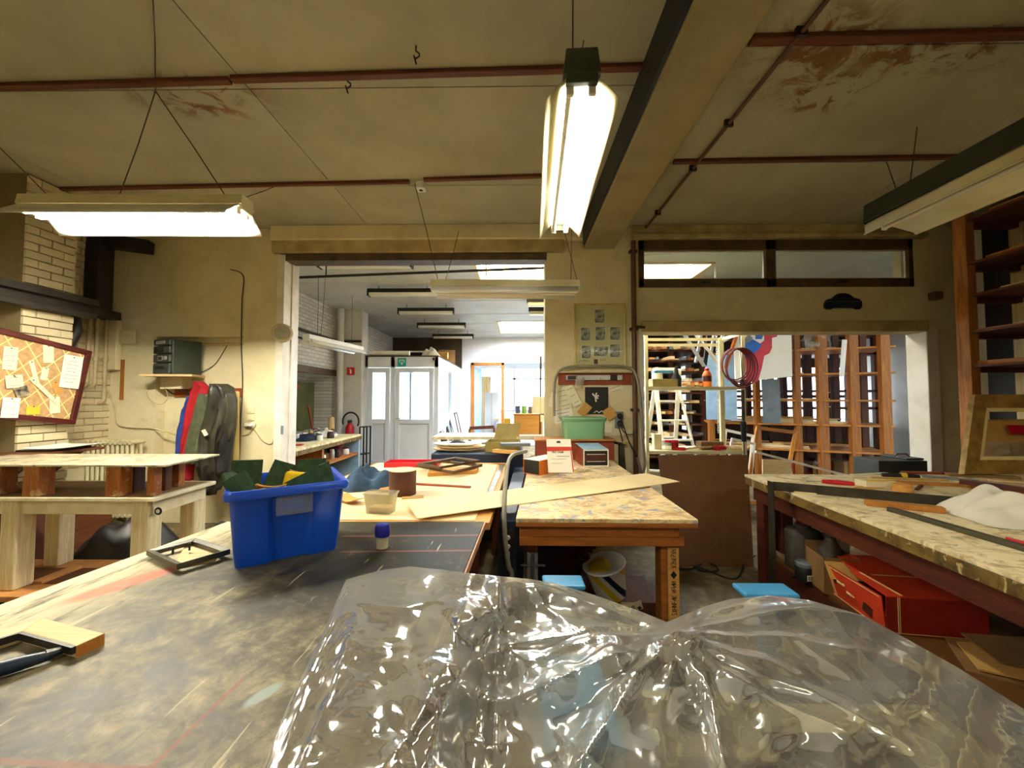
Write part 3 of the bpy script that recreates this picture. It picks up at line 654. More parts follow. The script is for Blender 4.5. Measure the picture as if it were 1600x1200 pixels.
# painted bench top: dabs of many colours over cream
def dabs(name, base, cols, sc=5, worn=(120, 96, 62)):
    t = NT(name); g = t.n.new('ShaderNodeNewGeometry').outputs['Position']
    c = t.ramp(t.noise(g, 6, 8, .7, .5), [(.34, worn), (.5, base), (.7, tuple(min(255, x + 14) for x in base))])
    for k, col in enumerate(cols):
        mp = t.n.new('ShaderNodeMapping'); mp.inputs['Location'].default_value = (k * 3.7, k * 1.3, 0); mp.inputs['Scale'].default_value = (1, 1.7, 1); t.l.new(g, mp.inputs[0])
        c = t.mix(t.math('MULTIPLY', t.rng(t.noise(mp.outputs[0], sc + k, 6, .65, .8), .57, .62), .8), c, col)
    t.col(c); t.set(rough=.6, spec=.3); t.bump(t.noise(g, 30, 6, .7), .4, .004); return t
dabs('paint_bench', (232, 206, 152), [(196, 158, 112), (164, 156, 146), (238, 218, 170), (120, 148, 186), (206, 150, 112), (242, 228, 186)], 6, (176, 140, 92))
dabs('work_bench', (238, 222, 176), [(218, 196, 144), (196, 172, 124), (244, 232, 196), (170, 148, 104)], 5, (186, 158, 108))
dabs('bench_edge', (120, 94, 42), [(70, 52, 26), (196, 176, 120), (90, 84, 44)], 8, (56, 40, 20))

def leg(p, z0, z1, w, name, mat, parent, bevel=.006): return MB().b2((p[0] - w / 2, p[1] - w / 2, z0), (p[0] + w / 2, p[1] + w / 2, z1)).build(name, mat, parent, bevel=bevel)
# ---- foreground table
A = onZ(0, 945, ZT); B = onZ(356, 815, ZT); C = onZ(756, 815, ZT); D = onZ(600, 1200, ZT)
nl = A + (A - B) * ((A.y - .12) / (B.y - A.y)); nr = D + (D - C) * ((D.y - .12) / (C.y - D.y))
ft = thing('lino_table', 'large low table with scratched black lino top filling the left foreground', 'table', (-.9, 1, 0))
MB().prism([nl + V(0, 0, -.004), nr + V(0, 0, -.004), C + V(0, 0, -.004), B + V(0, 0, -.004)], (0, 0, -.03)).build('table_board', 'pale_wood', ft)
MB().prism([nl, nr, C, B], (0, 0, -.004)).build('lino_top', 'black_lino', ft)
e = (nr - C).normalized(); sd = V(-e.y, e.x, 0) * .006
MB().bar(C + sd + V(0, 0, -.018), nr + sd + V(0, 0, -.018), .007, .032).build('edge_strip', 'edge_pink', ft)
for p in ((-1.35, .3), (-.4, .3), (-1.35, 1.85), (-.33, 1.85)): leg(p, 0, ZT - .034, .08, 'leg', 'dark_red_wood', ft)
MB().b2((-1.38, 1.8, ZT - .16), (-.3, 1.84, ZT - .034)).b2((-1.38, .28, ZT - .16), (-.36, .32, ZT - .034)).b2((-1.4, .3, ZT - .16), (-1.36, 1.84, ZT - .034)).b2((-.36, .3, ZT - .16), (-.32, 1.84, ZT - .034)).build('apron', 'dark_red_wood', ft)
# ---- cream board table behind it
z2 = ZT - .006
E = onZ(790, 722, z2); C2 = C + V(.03, .005, 0); c0 = V(C2.x, C2.y, z2); c1 = V(E.x + .03, 3.92, z2); c2_ = V(-1.42, 3.92, z2); c3 = V(-1.5, C2.y, z2)
ct = thing('packing_table', 'long wooden table covered with cream card behind the black table', 'table', (-.8, 3, 0))
MB().prism([c0, c1, c2_, c3], (0, 0, -.04)).build('table_top', 'beech', ct, bevel=.003)
for p in ((-.25, 2.2), (-1.4, 2.2), (-.2, 3.75), (-1.35, 3.75)): leg(p, 0, z2 - .04, .07, 'leg', 'dark_red_wood', ct)
MB().b2((-1.42, 2.17, z2 - .15), (-.2, 2.2, z2 - .04)).b2((-1.4, 3.74, z2 - .15), (-.18, 3.77, z2 - .04)).build('apron', 'dark_red_wood', ct)
q0 = onZ(742, 814, z2); q1 = onZ(778, 726, z2); q2 = onZ(592, 724, z2); q3 = V(-1.47, q0.y + .002, z2)
tag(MB().prism([q0, q1, q2, q3], (0, 0, .004)).build('card_sheet', 'board_tan'), 'large cream card sheet spread over the packing table', 'card')
q = [onZ(762, 790, z2), onZ(788, 727, z2), onZ(781, 727, z2), onZ(752, 790, z2)]
tag(MB().prism([v_ + V(0, 0, .0045) for v_ in q], (0, 0, .002)).build('steel_rule', 'steel'), 'bright steel cutting edge along the right side of the packing table', 'rule')
# ---- navy machine in the gap and under the clutter
nm = thing('navy_machine', 'dark navy steel machine wedged between the packing table and the paint-spattered bench', 'machine', (-.1, 3.6, 0))
a, b = onZ(676, 707, .92), onZ(816, 709, .92)
MB().b2((a.x, 4.03, .02), (.07, 5.0, .92)).build('cabinet', 'navy', nm, bevel=.012)
MB().prism([(-.11, 2.25, .02), (-.01, 2.25, .02), (.1, 4.02, .02), (-.02, 4.02, .02)], (0, 0, .77)).build('side_cabinet', 'navy', nm, bevel=.006)
MB().b2((-.085, 2.235, .55), (-.02, 2.25, .74)).build('switch_plate', 'black', nm)
for z in (.7, .65): MB().lathe((-.05, 2.235, z), [(.013, 0), (.011, .012)], 12, (0, -1, 0)).build('button', 'lamp_white', nm)
MB().b2((-.062, 2.222, .56), (-.04, 2.236, .62)).build('switch_lever', 'lamp_white', nm)
hp = [onY(822, 705, 3.0), onY(800, 712, 2.75), onY(792, 735, 2.5), onY(788, 790, 2.25), onY(789, 840, 2.2), onY(795, 885, 2.2), onY(800, 905, 2.2)]
def smoothpath(pts, n=6):
    out = []
    P = [pts[0]] + list(pts) + [pts[-1]]
    for i in range(1, len(P) - 2):
        for k in range(n):
            u = k / n; a, b, c, d = P[i - 1], P[i], P[i + 1], P[i + 2]
            out.append(.5 * ((2 * b) + (c - a) * u + (2 * a - 5 * b + 4 * c - d) * u * u + (3 * b - a - 3 * c + d) * u ** 3))
    return out + [pts[-1]]
hp += [V(hp[-1].x - .01, 2.12, .12), V(hp[-1].x - .03, 2.08, .03)]
tag(MB().tube(smoothpath(hp), .014, 8).build('air_hose', 'hose_grey', smooth=60), 'thick grey air hose arching down in front of the navy machine', 'hose')
# ---- paint-spattered bench in the middle
zb = .87
NL = onZ(806, 810, zb); NR = onZ(1091, 812, zb); F1 = onZ(960, 722, zb); F0 = onZ(827, 722, zb)
fr_ = NR + (F1 - NR) * ((4.44 - NR.y) / (F1.y - NR.y)); fl_ = NL + (F0 - NL) * ((4.44 - NL.y) / (F0.y - NL.y)); fl_.x = max(fl_.x, .12)
pb = thing('paint_bench', 'wooden bench with multicoloured paint-spattered top in the middle', 'workbench', (.5, 3, 0))
MB().prism([NL, NR, fr_, fl_], (0, 0, -.022)).build('bench_top', 'paint_bench', pb, bevel=.003)
MB().prism([v_ + V(0, 0, -.022) for v_ in (NL, NR, fr_, fl_)], (0, 0, -.022)).build('under_board', 'bench_wood', pb, bevel=.003)
ya = NL.y + .04
MB().b2((NL.x + .02, ya, zb - .11), (NR.x - .08, ya + .035, zb - .044)).build('front_rail', 'bench_wood', pb, bevel=.003)
MB().b2((NL.x + .02, ya - .02, zb - .15), (NR.x - .06, ya + .02, zb - .105)).build('lower_rail', 'bench_wood', pb, bevel=.004)
for x in (NL.x + .05, NR.x - .12): MB().bar((x, ya + .05, zb - .1), (x + (fr_.x - NR.x if x > .5 else .1), 4.3, zb - .1), .035, .1).build('side_rail', 'bench_wood', pb)
lx = onY(1041, 900, ya + .08).x
lg = leg((lx, ya + .08), 0, zb - .12, .09, 'leg', 'bench_wood', pb)
leg((NL.x + .1, ya + .5), 0, zb - .12, .08, 'leg', 'bench_wood', pb); leg((.25, 4.25), 0, zb - .05, .08, 'leg', 'bench_wood', pb); leg((.62, 4.25), 0, zb - .05, .08, 'leg', 'bench_wood', pb)
# printed batten on the leg: diamonds and stencilled marks
yy = ya + .08 - .045 - .012
MB().b2((lx - .012, yy, .06), (lx + .047, yy + .012, zb - .17)).build('printed_batten', 'beech', pb, label='beech batten with stencilled diamonds and letters')
mk = MB(); mx = lx + .018
for z in (.555, .30, .16): mk.prism([(mx, yy - .001, z - .022), (mx + .017, yy - .001, z), (mx, yy - .001, z + .022), (mx - .017, yy - .001, z)], (0, .001, 0))
mk.build('diamond_mark', 'black', pb)
def stencil(p, u, v, h, n, mat, parent, seed=1, gap=None):
    """a row of worn, unreadable printed characters"""
    rs = random.Random(seed); u = Vector(u).normalized(); v = Vector(v).normalized(); w = u.cross(v); m = MB(); x = 0
    for k in range(n):
        cw = h * .62
        if gap is not None and k == gap: x += cw; 
        c = Vector(p) + u * x
        for (a, b) in rs.sample([((0, 0), (0, 1)), ((1, 0), (1, 1)), ((0, 1), (1, 1)), ((0, .5), (1, .5)), ((0, 0), (1, 0)), ((0, 1), (1, 0)), ((0, 0), (1, 1))], 3):
            m.bar(c + u * (a[0] * cw * .72) + v * (a[1] * h), c + u * (b[0] * cw * .72) + v * (b[1] * h), h * .16, h * .02, w)
        x += cw
    return m.build('lettering', mat, parent)
stencil((mx + .012, yy - .001, .59), (0, 0, 1), (-1, 0, 0), .024, 7, 'trim_brown', pb, 3)
stencil((mx + .012, yy - .001, .345), (0, 0, 1), (-1, 0, 0), .024, 11, 'trim_brown', pb, 5, 7)
# ---- right-hand workbench
zr = .88
P0 = onZ(1163, 741, zr); P1 = onZ(1600, 905, zr); d = (P1 - P0).normalized()
n0 = P0 + d * ((P0.y - .25) / -d.y); xr = 4.3
rb = thing('joiner_bench', 'broad battered joinery bench with worn cream top on the right', 'workbench', (3, 1.8, 0))
MB().prism([P0, n0, (xr, .25, zr), (xr, P0.y + .02, zr)], (0, 0, -.018)).build('bench_top', 'work_bench', rb, bevel=.002)
MB().prism([v_ + V(.002, 0, -.018) for v_ in (P0, n0)] + [V(xr, .25, zr - .018), V(xr, P0.y, zr - .018)], (0, 0, -.06)).build('edge_board', 'bench_edge', rb, bevel=.006)
sd = V(.05, 0, 0)
MB().bar(P0 + sd + V(0, -.06, -.12), n0 + sd + V(0, 0, -.12), .03, .13).build('front_apron', 'dark_red_wood', rb)
MB().bar(P0 + V(.05, -.06, -.12), V(xr, P0.y - .06, zr - .12), .03, .13).build('end_apron', 'dark_red_wood', rb)
for p in ((P0.x + .1, P0.y - .1), (P0.x + .24, P0.y - .1), (n0.x + .1, .35), (xr - .1, .4), (xr - .1, P0.y - .12)): leg(p, 0, zr - .06, .09, 'leg', 'dark_red_wood', rb)
sz = .30
shp = [P0 + V(.1, -.06, 0), n0 + V(.1, 0, 0), V(xr, .3, 0), V(xr, P0.y - .06, 0)]
MB().prism([V(v_.x, v_.y, sz) for v_ in shp], (0, 0, -.025)).build('lower_shelf', 'hardboard', rb)
MB().bar(V(shp[0].x - .01, shp[0].y, sz - .086), V(shp[1].x - .01, shp[1].y, sz - .086), .025, .12).build('shelf_apron', 'dark_red_wood', rb)
# ---- white table on a trolley at the left
zw = .8
wt = thing('white_table', 'chipped white-painted table on a low wooden trolley at the left', 'table', (-3.1, 3, 0))
a = onZ(246, 778, zw); b = onZ(331, 752, zw); y0_, y1_ = a.y, b.y; xr_ = (a.x + b.x) / 2; xl_ = -4.2
plain('chipped_white', (232, 222, 190), (206, 192, 150), 7, .5, bump=.25); wood('chipped_leg', (228, 216, 178), (188, 166, 112), 2, 1, rand=.04)
MB().b2((xl_, y0_, zw - .03), (xr_, y1_ + .02, zw)).build('table_top', 'chipped_white', wt, bevel=.006)
MB().b2((xl_ + .04, y0_ + .02, zw - .025), (xr_ - .04, y1_ - .02, zw + .002)).build('top_inlay', 'card_dark', wt)
MB().b2((xl_ + .08, y0_ + .05, zw - .13), (xr_ - .06, y0_ + .075, zw - .03)).b2((xl_ + .08, y1_ - .06, zw - .13), (xr_ - .06, y1_ - .035, zw - .03)).b2((xr_ - .07, y0_ + .05, zw - .13), (xr_ - .045, y1_ - .04, zw - .03)).build('apron', 'chipped_white', wt)
zl = .14
MB().b2((xl_ + .02, y0_ + .132, .12), (xr_ - .02, y1_ - .142, .139)).build('trolley_deck', 'rack_dark', wt)
for px, y in ((28, y0_ + .08), (228, y0_ + .08), (0, 0), (300, y1_ - .07)):
    x = onY(px, 850, y).x if px else onY(95, 800, y1_ - .07).x
    y = y if px else y1_ - .07
    leg((x, y), zl, zw - .03, .12, 'leg', 'chipped_leg', wt, .012)
mk = MB().lathe((xr_ - .01, y0_ + .045, zw - .105), [(.028, 0), (.02, .003)], 20, (0, -1, 0)); mk.build('bolt_plate', 'black', wt); MB().lathe((xr_ - .01, y0_ + .041, zw - .105), [(.014, 0), (.01, .004)], 16, (0, -1, 0)).build('bolt_cover', 'white_paint', wt)
MB().b2((xl_, y0_ - .05, .1), (xr_ + .02, y0_ + .13, .14)).b2((xl_, y1_ - .14, .1), (xr_ + .02, y1_ + .02, .14)).build('trolley_rail', 'plinth_wood', wt, bevel=.004)
for x in (xl_ + .68, xr_ - .08): MB().b2((x - .04, y0_ + .13, .1), (x + .04, y1_ - .14, .16)).build('trolley_crosspiece', 'plinth_wood', wt, bevel=.004)
for x in (xl_ + .5, xr_ - .1):
    for y in (y0_ + .04, y1_ - .06): MB().lathe((x, y - .012, .05), [(.05, 0), (.05, .03)], 16, (0, 1, 0)).build('castor', 'rubber', wt)
# dark clutter on the floor behind the white table
def dark_heap(c, rx, ry, h, seed, mat, lab):
    m = MB()
    def fn(a, b):
        th = a * 2 * pi; r = b; k = 1 + .3 * noise.noise(V(cos(th) * 1.5, sin(th) * 1.5, seed)); x, y = r * rx * k * cos(th), r * ry * k * sin(th)
        return Vector(c) + V(x, y, max(.004, h * max(0, 1 - r ** 2.2) * (.8 + .5 * noise.noise(V(x * 5 + seed, y * 5, 1)))))
    m.grid(fn, 32, 14); tag(m.build('rubbish_sack', mat, smooth=180), lab, 'sack')
dark_heap((-3.75, 3.72, .003), .5, .28, .42, 3, 'black', 'slumped black sack on the floor behind the white table')
dark_heap((-3.0, 3.85, .003), .3, .22, .3, 7, 'rubber', 'smaller black sack beside the radiator end on the floor')
tag(MB().prism([(-4.30, 3.2, .003), (-4.30, 4.1, .003), (-4.39, 4.1, .62), (-4.39, 3.2, .62)], (.01, 0, 0)).build('dark_sheet', 'rack_dark_y'), 'dark board leaning on the foot of the brick pier', 'board')
# raised board on wooden blocks
zz = 1.03
def blk(px, y, w, dpt, mat='block_wood', lab=None):
    x = onY(px, 760, y).x
    return tag(MB().b2((x - w / 2, y - dpt / 2, zw + .0025), (x + w / 2, y + dpt / 2, zz - .014)).build('wooden_block', mat, bevel=.004), lab, 'block', 'blocks propping the grey board')
blk(8, y0_ + .1, .06, .1, lab='dark narrow wood block at the far left end under the grey board')
blk(61, y0_ + .06, .12, .1, lab='broad paint-flecked wood block under the left half of the grey board')
blk(186, y0_ + .06, .11, .09, lab='knotty orange wood block at the front middle under the grey board')
blk(208, y0_ + .2, .10, .09, 'rack_dark', 'dark wood block just behind the knotty orange block')
blk(241, y0_ + .06, .055, .06, lab='slim wood block with white paint drip near the right front corner')
blk(255, y0_ + .22, .08, .06, 'rack_dark', 'short dark wood block behind the slim paint-dripped one')
blk(277, y0_ + .36, .07, .06, lab='rearmost reddish wood block at the right end of the grey board')
g0 = onZ(272, 724, zz); g1 = onZ(331, 710, zz); g2 = onZ(150, 711, zz)
t = dabs('grey_sheet', (168, 158, 128), [(120, 116, 100), (206, 196, 160), (140, 130, 104)], 4, (104, 98, 80))
tag(MB().prism([V(-4.2, y0_ - .01, zz), V(g0.x, y0_ - .01, zz), V(g1.x + .05, g1.y + .02, zz), V(-4.2, g1.y + .02, zz)], (0, 0, -.012)).build('raised_board', 'grey_sheet'), 'paint-smeared grey board propped on blocks above the white table', 'board')

# ================================================================ FOREGROUND OBJECTS
# ---- blue bin
bl = onZ(367, 890, ZT); br_ = onZ(526, 858, ZT)
u = (br_ - bl); Lu = u.length; u = u.normalized(); v = V(-u.y, u.x, 0)
ang = math.atan2(u.y, u.x); H = .295; Dv = .33
bn = thing('storage_bin', 'bright blue plastic storage bin on the black table', 'bin', bl + u * Lu / 2 + v * Dv / 2, ang)
def outline(hu, hv, ind, r=.025):
    pts = []
    def corner(cx, cy, a0):
        for k in range(4): a = a0 + k * pi / 6; pts.append((cx + r * cos(a), cy + r * sin(a)))
    corner(hu - r, -hv + r, -pi / 2)
    for y in (-hv * .42, -hv * .34): pts.append((hu - (0 if y < -hv * .4 else ind), y))
    for y in (hv * .34, hv * .42): pts.append((hu - (0 if y > hv * .4 else ind), y))
    corner(hu - r, hv - r, 0); corner(-hu + r, hv - r, pi / 2)
    for y in (hv * .42, hv * .34): pts.append((-hu + (0 if y > hv * .4 else ind), y))
    for y in (-hv * .34, -hv * .42): pts.append((-hu + (0 if y < -hv * .4 else ind), y))
    corner(-hu + r, -hv + r, pi)
    for x in (-hu * .40, -hu * .31): pts.append((x, -hv + (0 if x < -hu * .35 else ind)))
    for x in (hu * .34, hu * .43): pts.append((x, -hv + (0 if x > hu * .4 else ind)))
    return pts
def loft(rings, cap=True):
    m = MB(); n = len(rings[0]); vs = [p for r_ in rings for p in r_]; fs = []
    for i in range(len(rings) - 1):
        for k in range(n): fs.append((i * n + k, i * n + (k + 1) % n, (i + 1) * n + (k + 1) % n, (i + 1) * n + k))
    if cap: fs.append(list(range(n))[::-1])
    m.add(vs, fs); return m
hu0, hv0 = Lu / 2, Dv / 2
lev = [(0, 1.0, .018), (.2, 1.035, .018), (.6, 1.09, .016), (.86, 1.125, .012), (.9, 1.13, 0), (1, 1.14, 0)]
loft([[(x, y, H * z) for x, y in outline(hu0 * s, hv0 * s, i_)] for z, s, i_ in lev]).build('tub', 'blue_bin', bn, solid=.005, smooth=35, local=True)
rim = [[(x, y, z) for x, y in outline(hu0 * s, hv0 * s, 0)] for s, z in ((1.13, H - .03), (1.22, H - .03), (1.235, H - .012), (1.2, H), (1.14, H))]
loft(rim, False).build('rim', 'blue_bin', bn, solid=.004, smooth=50, local=True)
MB().box((.01, -hv0 * 1.115 - .001, H * .74), (.075, .006, .06), Matrix.Rotation(R(-4), 3, 'X')).build('handle_recess', 'blue_bin', bn, bevel=.012, local=True)
tp = thing('adhesive_tape', 'patch of clear tape stuck over the handle of the blue bin', 'tape', bn.location + V(0, 0, H * .6), ang)
Mb = ROOT[bn.name]
m = MB().box((.015, -hv0 * 1.115 - .008, H * .76), (.13, .0012, .08), Matrix.Rotation(R(-4), 3, 'X')); m.v = [Mb @ p for p in m.v]; m.build('tape_strip', 'tape_film', tp)
m = MB().box((.015, -hv0 * 1.115 - .009, H * .66), (.09, .0012, .006), Matrix.Rotation(R(-4), 3, 'X')); m.v = [Mb @ p for p in m.v]; m.build('tape_fold', 'tape_film', tp)
# scouring pads, sponge and scraps inside the bin
def sheet(center, w, h, t_, rot, curl=0, n=6):
    m = MB(); rot = Euler(rot).to_matrix()
    def top(i, s): return None
    vs = []; fs = []
    for i in range(n + 1):
        a = (i / n - .5)
        for y in (-.5, .5):
            for z in (-.5, .5):
                p = V(a * w, z * t_ + curl * (a * 2) ** 2 * w, y * h); vs.append(rot @ p + Vector(center))
    for i in range(n):
        b = i * 4; c = b + 4
        fs += [(b, c, c + 1, b + 1), (b + 2, b + 3, c + 3, c + 2), (b, b + 2, c + 2, c), (b + 1, c + 1, c + 3, b + 3)]
    fs += [(0, 1, 3, 2), (n * 4, n * 4 + 2, n * 4 + 3, n * 4 + 1)]
    return m.add(vs, fs)
pads = [((385, 745, 1.62), .11, .14, (R(-8), R(3), ang), 0, 'upright dark green scouring pad behind the curled one in the bin'),
        ((438, 745, 1.70), .10, .13, (R(-15), R(22), ang - .1), 0, 'tilted green scouring pad leaning in the middle of the bin'),
        ((487, 737, 1.80), .12, .12, (R(-12), R(2), ang), 0, 'green scouring pad at the back right of the bin'),
        ((486, 755, 1.66), .17, .105, (R(-22), R(-24), ang), 0, 'largest dark green scouring pad slanting at the front right of the bin'),
        ((512, 745, 1.72), .05, .13, (R(-8), R(-14), ang + .5), 0, 'narrow green scouring pad wedged in the right end of the bin'),
        ((377, 762, 1.50), .085, .11, (R(-24), R(-26), ang + .2), .12, 'curled dark green scouring pad hanging over the left corner of the bin'),
        ((366, 748, 1.54), .06, .07, (R(-50), R(14), ang + .6), .2, 'small mid-green scouring pad folded over the left rim of the bin')]
for (px, py, y), w, h, rot, curl, lab in pads:
    tag(sheet(onY(px, py, y), w, h, .011, rot, curl).build('scouring_pad', 'pad_green', bevel=.002), lab, 'scouring pad', 'scouring pads in the blue bin')
def cushion(c, w, d, h, rot): 
    m = MB(); rot = Euler(rot).to_matrix()
    def fn(a, b):
        x, y = a * 2 - 1, b * 2 - 1
        return rot @ V(x * w / 2, y * d / 2, h * (1 - max(abs(x), abs(y)) ** 6)) + Vector(c)
    return m.grid(fn, 10, 10)
c = onY(458, 748, 1.72)
tag(MB().box(c + V(0, 0, -.03), (.085, .05, .12), Euler((R(-10), R(12), ang)).to_matrix()).build('sponge', 'sponge_yellow', bevel=.012), 'bright yellow sponge in the middle of the blue bin', 'sponge')
for px, py, y, rz, lab in ((420, 764, 1.6, .3, 'orange-tan abrasive scrap lying in the front of the bin'), (392, 768, 1.55, -.4, 'folded tan card scrap at the left front inside the bin'), (470, 742, 1.78, .2, 'peach foam scrap behind the yellow sponge')):
    c = onY(px, py, y)
    tag(sheet(c, .12, .09, .006, (R(70), R(8), ang + rz), .1).build('abrasive_scrap', 'card'), lab, 'scrap')
# filler inside so the bin reads full
tag(MB().grid(lambda a, b: Mb @ V((a - .5) * hu0 * 1.8, (b - .5) * hv0 * 1.8, H * .62 + .02 * noise.noise(V(a * 6, b * 6, 1))), 10, 10).build('rag_heap', 'olive_cloth', solid=.004, smooth=180), 'dark rags heaped in the bottom of the blue bin', 'rags')

# ---- small dark mitred frame on the table
def mitre_frame(name, label, corners, w, h, mat, cat='picture frame', group=None, back=None, inner=None, innermat=None):
    """corners: 4 points of the outer rectangle on its lower plane; every side a part"""
    cs = [Vector(c) for c in corners]; cen = sum(cs, Vector()) / 4
    n = (cs[1] - cs[0]).cross(cs[3] - cs[0]).normalized()
    t = thing(name, label, cat, V(cen.x, cen.y, min(c.z for c in cs)), 0, group)
    ins = []
    for i in range(4):
        a = (cs[(i + 1) % 4] - cs[i]).normalized(); b = (cs[i - 1] - cs[i]).normalized(); ins.append(cs[i] + (a + b) * w)
    for i in range(4):
        j = (i + 1) % 4; o, p, q, r_ = cs[i], cs[j], ins[j], ins[i]
        m = MB(); m.add([o, p, q, r_, o + n * h, p + n * h, q + n * h * .72, r_ + n * h * .72], [(0, 3, 2, 1), (4, 5, 6, 7), (0, 1, 5, 4), (1, 2, 6, 5), (2, 3, 7, 6), (3, 0, 4, 7)])
        m.build('frame_side', mat, t, bevel=.002)
    if inner:
        k = .82
        m = MB()
        ii = [ins[i] + ((cs[(i + 1) % 4] - cs[i]).normalized() + (cs[i - 1] - cs[i]).normalized()) * -.003 for i in range(4)]
        i2 = [ins[i] + ((cs[(i + 1) % 4] - cs[i]).normalized() + (cs[i - 1] - cs[i]).normalized()) * inner for i in range(4)]
        for i in range(4):
            j = (i + 1) % 4; m.add([ii[i] + n * h * .2, ii[j] + n * h * .2, i2[j] + n * h * .2, i2[i] + n * h * .2, ii[i] + n * h * .7, ii[j] + n * h * .7, i2[j] + n * h * .6, i2[i] + n * h * .6], [(0, 3, 2, 1), (4, 5, 6, 7), (0, 1, 5, 4), (1, 2, 6, 5), (2, 3, 7, 6), (3, 0, 4, 7)])
        m.build('slip', innermat or mat, t)
    if back:
        MB().prism([p + n * .002 for p in ins], n * .004).build('backing', back, t)
    return t
k = [onZ(228, 868, ZT + .014), onZ(276, 891, ZT + .014), onZ(360, 866, ZT + .014), onZ(306, 848, ZT + .014)]
tag(MB().prism([onZ(272, 889, ZT), onZ(335, 878, ZT), onZ(345, 858, ZT), onZ(290, 855, ZT)], (0, 0, .012)).build('wood_offcut', 'pale_wood'), 'pale wood offcut lying under the small dark frame', 'offcut')
f = mitre_frame('picture_frame', 'small empty dark olive picture frame beside the blue bin', k, .022, .022, 'olive_frame')
for s in ((270, 866), (296, 860)):
    p = onZ(*s, ZT + .02); MB().tube([p, p + V(0, 0, .03)], .004, 6).build('pin', 'pipe_dark', f)
# ---- cream corner moulding and blue scraper at the lower left
mz = ZT
a0, a1, a2 = onZ(163, 1008, mz), onZ(72, 962, mz), onZ(-90, 1035, mz)
cm = thing('frame_corner', 'cream frame corner sample with dark rebate in the lower left', 'frame corner', a1)
def rail(p, q, w, h, nm, mat, par):
    d = (q - p).normalized(); s = V(-d.y, d.x, 0)
    return p, q, s
p1 = onZ(163, 989, mz + .03); p0 = onZ(67, 965, mz + .03); p2 = onZ(-95, 1012, mz + .03)
dd = (p1 - p0).normalized(); s1 = V(dd.y, -dd.x, 0) * .055
d2 = (p2 - p0).normalized(); s2 = V(-d2.y, d2.x, 0) * .055
mi = p0 + s1 + dd * .0
# mitre corner point = intersection of the inner lines
def isect(p, d, q, e):
    den = d.x * e.y - d.y * e.x; tt = ((q.x - p.x) * e.y - (q.y - p.y) * e.x) / den; return p + d * tt
inn = isect(p0 + s1, dd, p0 + s2, d2)
dn = V(0, 0, -.03)
MB().prism([p0, p1, p1 + s1, inn], dn * .999).build('frame_side', 'pale_wood', cm, bevel=.003)
MB().prism([p0, inn, p2 + s2, p2], dn * .999).build('frame_side', 'pale_wood', cm, bevel=.003)
MB().prism([inn, p1 + s1, p1 + s1 * 1.15, isect(p0 + s1 * 1.15, dd, p0 + s2 * 1.15, d2)], dn * .6).build('rebate', 'photo_dark', cm)
MB().prism([inn, isect(p0 + s1 * 1.15, dd, p0 + s2 * 1.15, d2), p2 + s2 * 1.15, p2 + s2], dn * .6).build('rebate', 'photo_dark', cm)
e1 = p1 + dd * .001
MB().prism([e1, e1 + s1, e1 + s1 + dn, e1 + dn], dd * .0015).build('end_grain', 'pine', cm)
sc = thing('scraper', 'dark blue handled scraper with a thin blade lying at the lower left edge', 'scraper', onZ(60, 1035, mz))
h0, h1, h2 = onZ(-60, 1062, mz + .022), onZ(70, 1026, mz + .018), onZ(98, 1016, mz + .016)
MB().tube([h0, lerp(h0, h1, .35), lerp(h0, h1, .7), h1, h2], [.017, .018, .016, .012, .007], 12).build('handle', 'navy', sc, smooth=70)
MB().tube([h1 + V(0, 0, .006), h2 + V(0, 0, .003)], [.009, .006], 10).build('ferrule', 'steel', sc, smooth=70)
h3 = onZ(124, 1004, mz + .012); w_ = (h3 - h2).normalized(); sn = V(-w_.y, w_.x, 0)
MB().prism([h2 + sn * .005, h2 - sn * .005, h3 - sn * .009, h3 + sn * .009], (0, 0, .0015)).build('blade', 'steel', sc)
# ---- glue bottle, clear tub, brown tin
p = onZ(597, 858, ZT)
gb = thing('glue_bottle', 'small glue bottle with royal blue cap on the black table', 'bottle', p)
MB().lathe((0, 0, 0), [(.018, 0), (.026, .004), (.028, .03), (.028, .058), (.03, .062)], 20, sy=.8).build('body', 'clear_plastic', gb, smooth=50, local=True)
MB().lathe((0, 0, 0), [(.016, .003), (.024, .006), (.025, .05)], 18, sy=.8).build('contents', 'cloth_white', gb, smooth=50, local=True)
plain('royal_blue', (22, 28, 150), (16, 22, 128), 3, .35)
MB().lathe((0, 0, 0), [(.031, .056), (.033, .075), (.031, .1), (.026, .106), (0, .108)], 20, sy=.8).build('cap', 'royal_blue', gb, smooth=40, local=True)
p = onZ(597, 806, z2 + .004); q = onZ(622, 803, z2 + .004)
tb = thing('clear_tub', 'clear empty plastic tub standing on the cream card', 'tub', onZ(595, 800, z2 + .004), R(-8))
ring = lambda s, z, r=.014: [(x, y, z) for x, y in [(sx * (.088 * s - r) + r * cos(a), sy * (.05 * s - r) + r * sin(a)) for sx, sy, a0 in ((1, -1, -pi / 2), (1, 1, 0), (-1, 1, pi / 2), (-1, -1, pi)) for a in [a0 + k * pi / 6 for k in range(4)]]]
loft([ring(.82, 0), ring(.86, .04), ring(.97, .105), ring(1.03, .107), ring(1.03, .114)]).build('tub', 'clear_plastic', tb, solid=.0015, smooth=40, local=True)
MB().box((0, 0, .02), (.12, .07, .035)).build('residue', 'mount_cream', tb, bevel=.01, local=True)
p = onZ(629, 772, z2 + .004)
bt = thing('brown_tin', 'matt brown cylindrical tin with cream rim on the packing table', 'tin', p)
MB().lathe((0, 0, 0), [(.088, 0), (.09, .004), (.09, .166), (.082, .166), (.082, .02), (0, .02)], 32).build('body', 'brown_tin', bt, smooth=40, local=True)
